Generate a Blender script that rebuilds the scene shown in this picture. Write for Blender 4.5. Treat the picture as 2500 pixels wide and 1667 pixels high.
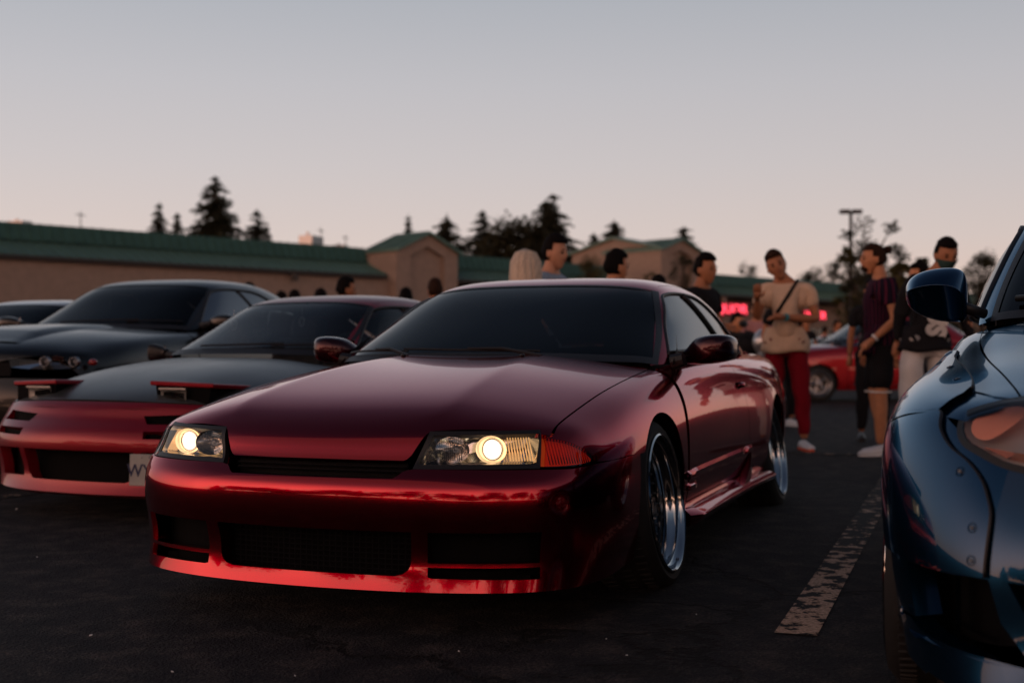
import bpy, math, random
import numpy as np
from mathutils import Vector, Matrix
from mathutils.bvhtree import BVHTree

for _o in list(bpy.data.objects): bpy.data.objects.remove(_o)
SC = bpy.context.scene
COL = SC.collection
PI = math.pi
sin, cos, rad = math.sin, math.cos, math.radians

# ---------------------------------------------------------------- camera
# world frame: the red coupe's front axle centre on the ground is the origin,
# +x is the way its nose points, +y its left flank, z up
CAM = Vector((4.4273, 1.9211, 0.8332))
YAW, PITCH, LENS_PX = 3.50159, 0.01029, 3036.16
VD = Vector((cos(YAW)*cos(PITCH), sin(YAW)*cos(PITCH), sin(PITCH)))
VR = VD.cross(Vector((0, 0, 1))).normalized()
VU = VR.cross(VD)
cam_d = bpy.data.cameras.new("camera")
cam = bpy.data.objects.new("camera", cam_d)
COL.objects.link(cam)
SC.camera = cam
cam.location = CAM
cam.rotation_euler = Matrix((VR, VU, -VD)).transposed().to_euler()
cam_d.sensor_width = 36
cam_d.lens = LENS_PX/2500*36
cam_d.clip_start = 0.05
cam_d.clip_end = 3000
cam_d.dof.use_dof = True
cam_d.dof.focus_distance = 3.85
cam_d.dof.aperture_fstop = 2.6

# ---------------------------------------------------------------- sky, light
W = bpy.data.worlds.new("World")
SC.world = W
W.use_nodes = True
wn, wl = W.node_tree.nodes, W.node_tree.links
wn.clear()
w_out = wn.new('ShaderNodeOutputWorld')
w_bg = wn.new('ShaderNodeBackground')
w_tc = wn.new('ShaderNodeTexCoord')
w_sep = wn.new('ShaderNodeSeparateXYZ')
wl.new(w_tc.outputs['Generated'], w_sep.inputs[0])
w_ramp = wn.new('ShaderNodeValToRGB')
wl.new(w_sep.outputs['Z'], w_ramp.inputs[0])
def lin(r, g, b):
    f = lambda c: (c/255/12.92) if c/255 <= .04045 else ((c/255+.055)/1.055)**2.4
    return (f(r), f(g), f(b), 1)
cr = w_ramp.color_ramp
stops = [(0.0, lin(226, 188, 166)), (0.04, lin(221, 193, 178)), (0.09, lin(209, 194, 188)), (0.15, lin(197, 190, 190)),
         (0.21, lin(186, 184, 188)), (0.275, lin(170, 173, 180)), (0.45, lin(118, 127, 141)), (0.65, lin(74, 84, 102)), (1.0, lin(50, 58, 76))]
while len(cr.elements) < len(stops): cr.elements.new(0.5)
for e, (p, c) in zip(cr.elements, stops): e.position, e.color = p, c
# the after-glow: one side of the horizon (where the sun went down) is warmer and brighter
w_dot = wn.new('ShaderNodeVectorMath'); w_dot.operation = 'DOT_PRODUCT'
wl.new(w_tc.outputs['Generated'], w_dot.inputs[0])
w_dot.inputs[1].default_value = (cos(YAW+rad(48)), sin(YAW+rad(48)), 0.0)
w_map = wn.new('ShaderNodeMapRange')
w_map.inputs['From Min'].default_value = -1; w_map.inputs['From Max'].default_value = 1
w_map.inputs['To Min'].default_value = 0.86; w_map.inputs['To Max'].default_value = 1.12
wl.new(w_dot.outputs['Value'], w_map.inputs['Value'])
w_mul = wn.new('ShaderNodeVectorMath'); w_mul.operation = 'SCALE'
wl.new(w_ramp.outputs['Color'], w_mul.inputs[0]); wl.new(w_map.outputs[0], w_mul.inputs['Scale'])
# the sun has just gone down behind the camera: a strong peach band low in that part of the sky
w_d2 = wn.new('ShaderNodeVectorMath'); w_d2.operation = 'DOT_PRODUCT'
wl.new(w_tc.outputs['Generated'], w_d2.inputs[0])
w_d2.inputs[1].default_value = (cos(YAW+PI-rad(28)), sin(YAW+PI-rad(28)), 0.0)
w_m2 = wn.new('ShaderNodeMapRange'); w_m2.interpolation_type = 'SMOOTHSTEP'
w_m2.inputs['From Min'].default_value = -.15; w_m2.inputs['From Max'].default_value = 1
wl.new(w_d2.outputs['Value'], w_m2.inputs['Value'])
w_m3 = wn.new('ShaderNodeMapRange'); w_m3.interpolation_type = 'SMOOTHERSTEP'
w_m3.inputs['From Min'].default_value = .52; w_m3.inputs['From Max'].default_value = .0
wl.new(w_sep.outputs['Z'], w_m3.inputs['Value'])
w_pr = wn.new('ShaderNodeMath'); w_pr.operation = 'MULTIPLY'; wl.new(w_m2.outputs[0], w_pr.inputs[0]); wl.new(w_m3.outputs[0], w_pr.inputs[1])
w_gl = wn.new('ShaderNodeVectorMath'); w_gl.operation = 'SCALE'; w_gl.inputs[0].default_value = (2.7, 1.15, .66); wl.new(w_pr.outputs[0], w_gl.inputs['Scale'])
w_ad = wn.new('ShaderNodeVectorMath'); w_ad.operation = 'ADD'; wl.new(w_mul.outputs[0], w_ad.inputs[0]); wl.new(w_gl.outputs[0], w_ad.inputs[1])
wl.new(w_ad.outputs[0], w_bg.inputs['Color'])
w_bg.inputs['Strength'].default_value = 1.0
wl.new(w_bg.outputs[0], w_out.inputs[0])
sun_d = bpy.data.lights.new('sun', 'SUN'); sun = bpy.data.objects.new('sun', sun_d); COL.objects.link(sun)
# the last warm glow, low behind the camera and to its left
sun_d.energy = 0.35; sun_d.angle = rad(90); sun_d.color = (1, .60, .38)
_sd = Vector((cos(YAW+rad(140)), sin(YAW+rad(140)), .16))
sun.rotation_euler = _sd.to_track_quat('Z', 'Y').to_euler()
SC.view_settings.view_transform = 'Standard'
SC.view_settings.look = 'None'
SC.view_settings.exposure = 0
SC.view_settings.gamma = 1

# ---------------------------------------------------------------- materials
MATS = {}
def principled(name, base, rough=.5, metal=0, coat=0, coat_rough=.03, spec=.5, emis=None, estr=0, ior=1.45):
    m = bpy.data.materials.new(name); m.use_nodes = True
    b = m.node_tree.nodes['Principled BSDF']
    b.inputs['Base Color'].default_value = (*base[:3], 1)
    if coat: b.inputs['Coat IOR'].default_value = 1.5
    b.inputs['Roughness'].default_value = rough
    b.inputs['Metallic'].default_value = metal
    b.inputs['Coat Weight'].default_value = coat
    b.inputs['Coat Roughness'].default_value = coat_rough
    b.inputs['Specular IOR Level'].default_value = spec
    b.inputs['IOR'].default_value = ior
    if emis:
        b.inputs['Emission Color'].default_value = (*emis[:3], 1)
        b.inputs['Emission Strength'].default_value = estr
    MATS[name] = m
    return m
def add_noise(m, scale=40, amt=.25, rough=0, bump=0, detail=6, coords='Object', stretch=(1, 1, 1)):
    nt = m.node_tree; b = nt.nodes['Principled BSDF']
    tc = nt.nodes.new('ShaderNodeTexCoord'); mp = nt.nodes.new('ShaderNodeMapping')
    mp.inputs['Scale'].default_value = stretch
    n = nt.nodes.new('ShaderNodeTexNoise'); n.inputs['Scale'].default_value = scale; n.inputs['Detail'].default_value = detail
    nt.links.new(tc.outputs[coords], mp.inputs[0]); nt.links.new(mp.outputs[0], n.inputs[0])
    c = b.inputs['Base Color'].default_value[:]
    r = nt.nodes.new('ShaderNodeMapRange')
    r.inputs['From Min'].default_value = .3; r.inputs['From Max'].default_value = .7
    r.inputs['To Min'].default_value = 1-amt; r.inputs['To Max'].default_value = 1+amt
    nt.links.new(n.outputs['Fac'], r.inputs['Value'])
    v = nt.nodes.new('ShaderNodeVectorMath'); v.operation = 'SCALE'
    v.inputs[0].default_value = c[:3]
    nt.links.new(r.outputs[0], v.inputs['Scale']); nt.links.new(v.outputs[0], b.inputs['Base Color'])
    if rough:
        r2 = nt.nodes.new('ShaderNodeMapRange'); b0 = b.inputs['Roughness'].default_value
        r2.inputs['To Min'].default_value = max(0, b0-rough); r2.inputs['To Max'].default_value = min(1, b0+rough)
        nt.links.new(n.outputs['Fac'], r2.inputs['Value']); nt.links.new(r2.outputs[0], b.inputs['Roughness'])
    if bump:
        bp = nt.nodes.new('ShaderNodeBump'); bp.inputs['Strength'].default_value = 1; bp.inputs['Distance'].default_value = bump
        nt.links.new(n.outputs['Fac'], bp.inputs['Height']); nt.links.new(bp.outputs[0], b.inputs['Normal'])
    return m
def thin_glass(name, tint=(.8, .85, .85), refl_rough=.0, ior=1.5, film=0.0):
    """single sheet of glass: tinted see-through plus a Fresnel mirror"""
    m = bpy.data.materials.new(name); m.use_nodes = True
    nt = m.node_tree; nt.nodes.clear()
    o = nt.nodes.new('ShaderNodeOutputMaterial'); mx = nt.nodes.new('ShaderNodeMixShader')
    t = nt.nodes.new('ShaderNodeBsdfTransparent'); t.inputs[0].default_value = (*tint, 1)
    g = nt.nodes.new('ShaderNodeBsdfGlossy'); g.inputs['Roughness'].default_value = refl_rough
    f = nt.nodes.new('ShaderNodeFresnel'); f.inputs[0].default_value = ior
    nt.links.new(f.outputs[0], mx.inputs[0]); nt.links.new(t.outputs[0], mx.inputs[1]); nt.links.new(g.outputs[0], mx.inputs[2])
    nt.links.new(mx.outputs[0], o.inputs[0])
    MATS[name] = m
    return m
def paint(name, base, metal=.55, rough=.32, coatw=1.0, tint=(1, 1, 1)):
    m = principled(name, base, rough, metal, coatw, .015, spec=.4)
    nt = m.node_tree; b = nt.nodes['Principled BSDF']
    b.inputs['Specular Tint'].default_value = (*tint, 1)
    n = nt.nodes.new('ShaderNodeTexNoise'); n.inputs['Scale'].default_value = 9; n.inputs['Detail'].default_value = 2
    tc = nt.nodes.new('ShaderNodeTexCoord'); nt.links.new(tc.outputs['Object'], n.inputs[0])
    bp = nt.nodes.new('ShaderNodeBump'); bp.inputs['Distance'].default_value = .0002; bp.inputs['Strength'].default_value = .5
    nt.links.new(n.outputs['Fac'], bp.inputs['Height']); nt.links.new(bp.outputs[0], b.inputs['Coat Normal'])
    return m

P_RED = paint('candy_red_paint', (.30, .0, .012), 1.0, .17, .85, (1, .50, .54))
P_REDSHADE = paint('shaded_red_mirror_paint', (.035, .001, .005), .8, .25, .6)  # red paint darkened; the dark reflections are put into the base colour
P_RED2 = paint('worn_red_paint', (.24, .003, .014), .5, .36, .5)
P_RED3 = paint('bright_red_paint', (.32, .006, .012), .5, .35)
P_BLUE = paint('deep_blue_metallic_paint', (.004, .034, .082), .9, .22, .7, (.45, .75, 1))
P_BLACK = paint('black_car_paint', (.002, .002, .002), 0, .3, .45)
P_SILVER = paint('silver_car_paint', (.5, .5, .5), .8, .35)
M_HOODBLK = add_noise(principled('matt_black_hood', (.05, .058, .058), .36, .3, .45, .22), 5, .3, .1, .0006, 5)
M_TRIM = principled('black_rubber_trim', (.012, .012, .013), .45)
M_DARK = principled('black_recess_plastic', (.003, .003, .0035), .8, spec=.1)
M_GRILLE = add_noise(principled('black_grille_plastic', (.004, .004, .005), .7, spec=.15), 60, .3)
M_TYRE = add_noise(principled('tyre_rubber', (.009, .009, .009), .75), 50, .25, bump=.0006)
M_CHROME = principled('polished_aluminium', (.50, .53, .54), .10, 1)
M_RIMFACE = principled('dark_wheel_face', (.10, .11, .12), .3, 1)
M_BRUSHED = principled('grey_metal', (.35, .36, .37), .35, 1)
M_REFLECT = principled('lamp_reflector', (.85, .85, .84), .12, 1)
M_BEAM = principled('main_beam_reflector_metal', (.9, .9, .88), .38, .7)
M_MIRROR = principled('mirror_glass', (.9, .9, .9), .01, 1)
M_CABIN = add_noise(principled('dark_cabin_trim', (.018, .018, .019), .8), 30, .3)
M_CABIN2 = add_noise(principled('grey_cabin_cloth', (.05, .05, .052), .9), 60, .3)
G_TINT = thin_glass('dark_tinted_glass', (.055, .062, .068), ior=1.26)
G_PRIV = thin_glass('privacy_tinted_glass', (.03, .035, .035), ior=4.2)
G_CLEAR = thin_glass('clear_car_glass', (.80, .87, .85))
G_LENS = thin_glass('clear_lamp_lens', (.92, .93, .92))
G_AMBER = thin_glass('amber_lamp_lens', (.95, .34, .08))
M_WHITE = principled('white_plastic', (.7, .7, .68), .5)

# ---------------------------------------------------------------- mesh helpers
def link(name, me, parent=None, mats=()):
    o = bpy.data.objects.new(name, me); COL.objects.link(o)
    for m in mats: me.materials.append(m)
    if parent: o.parent = parent
    return o
def mesh(name, vs, fs, mat, parent=None, smooth=False, ang=None, mi=None):
    me = bpy.data.meshes.new(name); me.from_pydata([tuple(v) for v in vs], [], fs)
    mats = mat if isinstance(mat, (list, tuple)) else [mat]
    o = link(name, me, parent, mats)
    if mi is not None: me.polygons.foreach_set('material_index', mi)
    if smooth or ang:
        me.polygons.foreach_set('use_smooth', [True]*len(me.polygons))
        if ang: me.set_sharp_from_angle(angle=rad(ang))
    me.update()
    return o
def thing(name, label, cat, loc=(0, 0, 0), rz=0, group=None):
    o = bpy.data.objects.new(name, None); COL.objects.link(o)
    o.location = loc; o.rotation_euler = (0, 0, rz); o.empty_display_size = .1
    o['label'] = label; o['category'] = cat
    if group: o['group'] = group
    return o
def tag(o, label, cat, group=None):
    o['label'] = label; o['category'] = cat
    if group: o['group'] = group
    return o
class MB:
    """collects shapes into one mesh"""
    def __init__(s): s.v, s.f = [], []
    def add(s, vs, fs):
        n = len(s.v); s.v += [tuple(v) for v in vs]; s.f += [tuple(i+n for i in f) for f in fs]
        return s
    def box(s, c, d, rot=None):
        hx, hy, hz = d[0]/2, d[1]/2, d[2]/2
        vs = [Vector((x, y, z)) for x in (-hx, hx) for y in (-hy, hy) for z in (-hz, hz)]
        if rot is not None: vs = [rot @ v for v in vs]
        c = Vector(c)
        return s.add([v+c for v in vs], [(0, 1, 3, 2), (4, 6, 7, 5), (0, 4, 5, 1), (2, 3, 7, 6), (0, 2, 6, 4), (1, 5, 7, 3)])
    def tube(s, pts, r, n=8, caps=True):
        pts = [Vector(p) for p in pts]
        rs = r if isinstance(r, (list, tuple)) else [r]*len(pts)
        vs, fs = [], []
        u = None
        for i, p in enumerate(pts):
            d = (pts[min(i+1, len(pts)-1)]-pts[max(i-1, 0)]).normalized()
            if u is None:
                u = d.cross(Vector((0, 0, 1)))
                if u.length < .1: u = d.cross(Vector((1, 0, 0)))
            u = (u-d*u.dot(d)).normalized(); w = d.cross(u)
            for k in range(n):
                a = 2*PI*k/n
                vs.append(p+(u*cos(a)+w*sin(a))*rs[i])
        for i in range(len(pts)-1):
            for k in range(n):
                a, b = i*n+k, i*n+(k+1) % n
                fs.append((a, b, b+n, a+n))
        if caps: fs += [tuple(range(n))[::-1], tuple(range((len(pts)-1)*n, len(pts)*n))]
        return s.add(vs, fs)
    def lathe(s, prof, n=24, M=None, close=False):
        """prof: (axial, radius) pairs spun about local y; M places it"""
        vs, fs = [], []
        for (a, r) in prof:
            for k in range(n):
                t = 2*PI*k/n
                v = Vector((r*cos(t), a, r*sin(t)))
                vs.append(M @ v if M is not None else v)
        m = len(prof)
        for i in range(m if close else m-1):
            for k in range(n):
                j = (i+1) % m
                fs.append((i*n+k, j*n+k, j*n+(k+1) % n, i*n+(k+1) % n))
        return s.add(vs, fs)
    def prism(s, poly, z0, z1, M=None):
        n = len(poly)
        vs = [Vector((x, y, z0)) for x, y in poly]+[Vector((x, y, z1)) for x, y in poly]
        if M is not None: vs = [M @ v for v in vs]
        return s.add(vs, [tuple(range(n))[::-1], tuple(range(n, 2*n))]+[(i, (i+1) % n, (i+1) % n+n, i+n) for i in range(n)])
    def ell(s, c, r, n=16, m=10, M=None):
        vs, fs = [], []
        for i in range(m+1):
            ph = -PI/2+PI*i/m
            for k in range(n):
                t = 2*PI*k/n
                v = Vector((r[0]*cos(ph)*cos(t), r[1]*cos(ph)*sin(t), r[2]*sin(ph)))
                if M is not None: v = M @ v
                vs.append(v+Vector(c))
        for i in range(m):
            for k in range(n): fs.append((i*n+k, i*n+(k+1) % n, (i+1)*n+(k+1) % n, (i+1)*n+k))
        return s.add(vs, fs)
    def build(s, name, mat, parent=None, smooth=False, ang=None):
        return mesh(name, s.v, s.f, mat, parent, smooth, ang)

# ---- smooth master surfaces and panels cut from them
def box_cage(top, side, front, rear=None):
    """half body (y>=0) as a quad cage. top[st][col]; side[st][row]; front[row][col]; the last top
    column is the shoulder; side[0] closes the front face, side[-1] the rear face. Mirrored here."""
    vs, idx = [], {}
    def V(p):
        k = (round(p[0], 5), round(p[1], 5), round(p[2], 5))
        if k not in idx: idx[k] = len(vs); vs.append(k)
        return idx[k]
    half = []
    C = len(top[0]); K = len(side[0])
    for s in range(len(top)-1):
        for c in range(C-1): half.append((top[s][c], top[s+1][c], top[s+1][c+1], top[s][c+1]))
        full0 = [top[s][C-1]]+list(side[s]); full1 = [top[s+1][C-1]]+list(side[s+1])
        for k in range(K): half.append((full0[k], full1[k], full1[k+1], full0[k+1]))
    def face(rows, st, flip):
        g = [list(top[st])]+[list(rows[k])+[side[st][k]] for k in range(K)]
        for k in range(K):
            for c in range(C-1):
                q = (g[k][c], g[k][c+1], g[k+1][c+1], g[k+1][c])
                half.append(q if not flip else q[::-1])
    face(front, 0, False)
    if rear: face(rear, -1, True)
    fs = []
    for q in half:
        fs.append(tuple(V(p) for p in q))
        fs.append(tuple(V((p[0], -p[1], p[2])) for p in q)[::-1])
    return vs, fs
class Master:
    def __init__(s, cage, level=4, crease=None):
        vs, fs = cage
        me = bpy.data.meshes.new('cage_tmp'); me.from_pydata(vs, [], fs)
        o = bpy.data.objects.new('cage_tmp', me); COL.objects.link(o)
        if crease:
            at = me.attributes.new('crease_edge', 'FLOAT', 'EDGE')
            for e in me.edges:
                a, b = me.vertices[e.vertices[0]].co, me.vertices[e.vertices[1]].co
                at.data[e.index].value = crease(a, b)
        md = o.modifiers.new('s', 'SUBSURF'); md.levels = level; md.render_levels = level
        md.boundary_smooth = 'PRESERVE_CORNERS'
        dg = bpy.context.evaluated_depsgraph_get(); dg.update()
        ev = o.evaluated_get(dg); em = ev.to_mesh()
        em.calc_loop_triangles()
        n = len(em.vertices)
        co = np.empty(n*3); em.vertices.foreach_get('co', co); s.co = co.reshape(-1, 3)
        t = np.empty(len(em.loop_triangles)*3, dtype=np.int32); em.loop_triangles.foreach_get('vertices', t); s.tri = t.reshape(-1, 3)
        # smooth normals, all turned outwards
        a, b, c = (s.co[s.tri[:, i]] for i in range(3))
        fn = np.cross(b-a, c-a)
        vn = np.zeros_like(s.co)
        for i in range(3): np.add.at(vn, s.tri[:, i], fn)
        s.vn = vn/np.maximum(np.linalg.norm(vn, axis=1, keepdims=True), 1e-12)
        s.bvh = BVHTree.FromPolygons([tuple(v) for v in s.co], [tuple(int(i) for i in q) for q in s.tri])
        ev.to_mesh_clear(); bpy.data.objects.remove(o); bpy.data.meshes.remove(me)
    def hit(s, o, d):
        loc, nrm, i, dist = s.bvh.ray_cast(o, d, 50)
        if loc is None:
            loc, nrm, i, dist = s.bvh.find_nearest(o+d*2.5)
        A, B, Cc = s.tri[i]
        a, b, c = (s.co[k] for k in (A, B, Cc)); p = np.array(loc)
        v0, v1, v2 = b-a, c-a, p-a
        d00, d01, d11, d20, d21 = v0@v0, v0@v1, v1@v1, v2@v0, v2@v1
        den = d00*d11-d01*d01 or 1e-12
        v = (d11*d20-d01*d21)/den; w = (d00*d21-d01*d20)/den
        n = s.vn[A]*(1-v-w)+s.vn[B]*v+s.vn[Cc]*w
        n = Vector(n).normalized()
        if n.dot(d) > 0: n = -n
        return loc, n
def fan_xz(px, pz):      # domain (angle in the xz plane, y)
    def f(a, b):
        d = Vector((cos(a), 0, sin(a))); return Vector((px, b, pz))+d*2.5, -d
    return f
def fan_yz(py, pz):      # domain (x, angle in the yz plane)
    def f(a, b):
        d = Vector((0, cos(b), sin(b))); return Vector((a, py, pz))+d*2.5, -d
    return f
def fan_xy(px, py=0):    # domain (angle round the vertical, z)
    def f(a, b):
        d = Vector((cos(a), sin(a), 0)); return Vector((px, py, b))+d*2.5, -d
    return f
def resample(pts, n, spline=True):
    """even resampling of a 2-D or 3-D polyline, Catmull-Rom unless pts starts with 'L'"""
    if pts[0] == 'L': pts = pts[1:]; spline = False
    P = np.array(pts, float)
    if len(P) == 1: return np.repeat(P, n, 0)
    if len(P) > 2 and spline:
        Q = [P[0]]
        E = np.vstack([2*P[0]-P[1], P, 2*P[-1]-P[-2]])
        for i in range(1, len(E)-2):
            p0, p1, p2, p3 = E[i-1], E[i], E[i+1], E[i+2]
            for t in np.linspace(0, 1, 13)[1:]:
                Q.append(.5*((2*p1)+(-p0+p2)*t+(2*p0-5*p1+4*p2-p3)*t*t+(-p0+3*p1-3*p2+p3)*t**3))
        P = np.array(Q)
    L = np.r_[0, np.cumsum(np.linalg.norm(np.diff(P, axis=0), axis=1))]
    t = np.linspace(0, L[-1], n)
    return np.stack([np.interp(t, L, P[:, k]) for k in range(P.shape[1])], 1)
def patch_grid(M, dom, rails, nu, nv, off=0):
    R = [resample(r, nu) for r in rails]
    rows = []
    for i in range(len(R)-1):
        for j in range(nv+(1 if i == len(R)-2 else 0)):
            t = j/nv; rows.append(R[i]*(1-t)+R[i+1]*t)
    P, N = [], []
    for r in rows:
        for q in r:
            l, n = M.hit(*dom(q[0], q[1])); P.append(l+n*off); N.append(n)
    return P, N, len(rows), nu
def panel(name, M, dom, patches, mat, parent, off=0, fl=.014, mirror=False, both=False, holes='', fldir=None, label=None):
    """patches: list of (rails, nu, nv[, sides]) ; sides = which borders (t b l r) get an inward flange.
    mirror: mirror about y=0 into the same mesh; both: return a second, mirrored object too"""
    V, F, LN, sm = [], [], [], []
    for pt in patches:
        rails, nu, nv = pt[:3]; sides = pt[3] if len(pt) > 3 else 'tblr'
        pd = pt[4] if len(pt) > 4 else fl
        P, N, nr, nc = patch_grid(M, dom, rails, nu, nv, off)
        b = len(V); V += P
        def q(i, j): return i*nc+j
        # orientation test
        e1, e2 = P[q(nr//2, min(nc//2+1, nc-1))]-P[q(nr//2, nc//2)], P[q(min(nr//2+1, nr-1), nc//2)]-P[q(nr//2, nc//2)]
        flip = e1.cross(e2).dot(N[q(nr//2, nc//2)]) < 0
        for i in range(nr-1):
            for j in range(nc-1):
                f = [q(i, j), q(i, j+1), q(i+1, j+1), q(i+1, j)]
                if flip: f = f[::-1]
                F.append([k+b for k in f]); LN += [N[k] for k in f]
        if pd:
            border = {'t': [q(0, j) for j in range(nc)], 'b': [q(nr-1, j) for j in range(nc)][::-1],
                      'r': [q(i, nc-1) for i in range(nr)], 'l': [q(i, 0) for i in range(nr)][::-1]}
            for s_ in sides:
                B = border[s_]
                cs = [P[k] for k in B]; ns = [N[k] for k in B]
                base = len(V)
                V += cs+[c-(fldir(c) if fldir else n)*pd for c, n in zip(cs, ns)]
                m = len(B)
                for k in range(m-1):
                    f = [base+k, base+k+1, base+m+k+1, base+m+k]
                    f = f if flip else f[::-1]
                    fn = (V[f[1]]-V[f[0]]).cross(V[f[2]]-V[f[1]])
                    fn = fn.normalized() if fn.length > 1e-12 else Vector((0, 0, 1))
                    F.append(f); LN += [fn]*4
    def mk(V, F, LN):
        me = bpy.data.meshes.new(name); me.from_pydata([tuple(v) for v in V], [], F)
        me.polygons.foreach_set('use_smooth', [True]*len(F))
        me.normals_split_custom_set([tuple(n) for n in LN])
        o = link(name, me, parent, [mat])
        if label: o['label'] = label
        return o
    def mir(V, F, LN):
        V2 = [Vector((v[0], -v[1], v[2])) for v in V]; F2, L2 = [], []
        k = 0
        for f in F:
            n = len(f); F2.append(f[::-1]); L2 += [Vector((l[0], -l[1], l[2])) for l in LN[k:k+n]][::-1]; k += n
        return V2, F2, L2
    if mirror:
        V2, F2, L2 = mir(V, F, LN); n = len(V)
        return mk(V+V2, F+[[i+n for i in f] for f in F2], LN+L2)
    o = mk(V, F, LN)
    if both:
        o2 = mk(*mir(V, F, LN)); return o, o2
    return o
# ================================================================ the red coupe
def wheel(parent, c, out, R=.30, r=.24, w=.23, camber=.12, lip=.09, steer=0, spokes='mesh', face=M_RIMFACE, lipm=M_CHROME, n=64):
    """out=+1 when the wheel's outer face looks to +y. c = centre of the outer rim plane."""
    e = bpy.data.objects.new('wheel', None); COL.objects.link(e); e.empty_display_size = .1
    e.parent = parent; e.location = c
    # local +y is the outside
    rot = Matrix.Rotation(steer, 4, 'Z')
    if out < 0: rot = rot @ Matrix.Rotation(PI, 4, 'Z')
    e.rotation_euler = (rot @ Matrix.Rotation(camber, 4, 'X')).to_euler()
    t = MB()
    b = r+.004
    t.lathe([(-w, b), (-w-.004, b+.012), (-w+.002, R-.012), (-w+.022, R), (-w+.05, R+.001), (-w/2, R+.002), (-.05, R+.001),
             (-.028, R-.002), (-.012, R-.012), (.003, b+(R-b)*.45), (.001, b+.006), (-.012, b-.002), (-w, b)], n)
    t.build('tyre', M_TYRE, e, ang=40)
    g = MB()
    for k in range(n):      # tread grooves as shallow blocks
        a = 2*PI*k/n
        for y0 in (-w+.04, -w*.5, -.05):
            M = Matrix.Rotation(a+y0*9, 4, 'Y')
            g.add([M @ Vector(v) for v in [(R+.001, y0-.022, -.010), (R+.001, y0+.022, -.006), (R+.001, y0+.022, .008), (R+.001, y0-.022, .004),
                   (R+.0055, y0-.018, -.007), (R+.0055, y0+.018, -.004), (R+.0055, y0+.018, .005), (R+.0055, y0-.018, .002)]],
                  [(4, 5, 6, 7), (0, 1, 5, 4), (1, 2, 6, 5), (2, 3, 7, 6), (3, 0, 4, 7)])
    tr = g.build('tread_block', M_TYRE, e); tr['kind'] = 'stuff'
    l = MB()
    l.lathe([(-w+.01, r-.006), (-lip-.02, r-.030), (-lip, r-.036), (-lip+.012, r-.034), (-.066, r-.033), (-.062, r-.026), (-.044, r-.0245), (-.040, r-.019), (-.022, r-.017), (-.018, r-.010), (-.006, r-.006), (.006, r-.004),
             (.010, r+.002), (.006, r+.008), (-.006, r+.009), (-.015, r+.004)], n)
    l.build('rim', lipm, e, ang=50)
    f = MB(); d0 = -lip-.004; ri = r-.036
    f.lathe([(d0-.10, ri-.002), (d0-.008, ri-.002), (d0, ri-.01), (d0-.004, ri-.028), (d0-.014, ri-.030)], n)
    if spokes == 'mesh':
        for k in range(16):
            a = 2*PI*k/16
            for s_ in (-1, 1):
                p0 = Vector((cos(a)*(ri-.02), d0-.006, sin(a)*(ri-.02)))
                a2 = a+s_*2*PI/16
                p1 = Vector((cos(a2)*.055, d0+.002, sin(a2)*.055)); pm = (p0+p1)/2+Vector((0, -.012, 0))
                f.tube([p0, pm, p1], [.0062, .0058, .0075], 6)
    else:
        for k in range(spokes):
            a = 2*PI*k/spokes
            p0 = Vector((cos(a)*(ri), d0-.004, sin(a)*(ri))); p1 = Vector((cos(a)*.05, d0-.02, sin(a)*.05))
            f.tube([p0, (p0+p1)/2+Vector((0, -.004, 0)), p1], [.016, .018, .028], 8)
    f.build('wheel_face', face, e, ang=40)
    h = MB(); h.lathe([(d0-.05, .062), (d0-.002, .060), (d0+.010, .052), (d0+.014, .036), (d0+.024, .034), (d0+.028, .026), (d0+.028, .0001)], 24)
    for k in range(5):
        a = 2*PI*k/5; h.lathe([(d0-.01, .009), (d0+.022, .008), (d0+.026, .005), (d0+.026, .0001)], 8, Matrix.Translation((cos(a)*.048, 0, sin(a)*.048)))
    h.build('hub_cap', M_BRUSHED, e, ang=40)
    bl = MB()
    for k in range(30):
        a = 2*PI*(k+.5)/30; bl.lathe([(d0-.006, .0055), (d0+.005, .005), (d0+.008, .0001)], 6, Matrix.Translation((cos(a)*(ri-.017), 0, sin(a)*(ri-.017))))
    if spokes == 'mesh': bl.build('rim_bolts', M_BRUSHED, e)
    d = MB(); d.lathe([(-w*.75, .14), (-w*.75, .0001)], 24); d.lathe([(-w*.75-.02, .14), (-w*.75, .14)], 24)
    d.build('brake_disc', M_BRUSHED, e)
    v = MB(); v.tube([Vector((.02, -.045, -(r-.028))), Vector((.02, -.030, -(r-.055)))], .004, 6)
    vs = v.build('valve_stem', M_TRIM, e)
    return e

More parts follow.
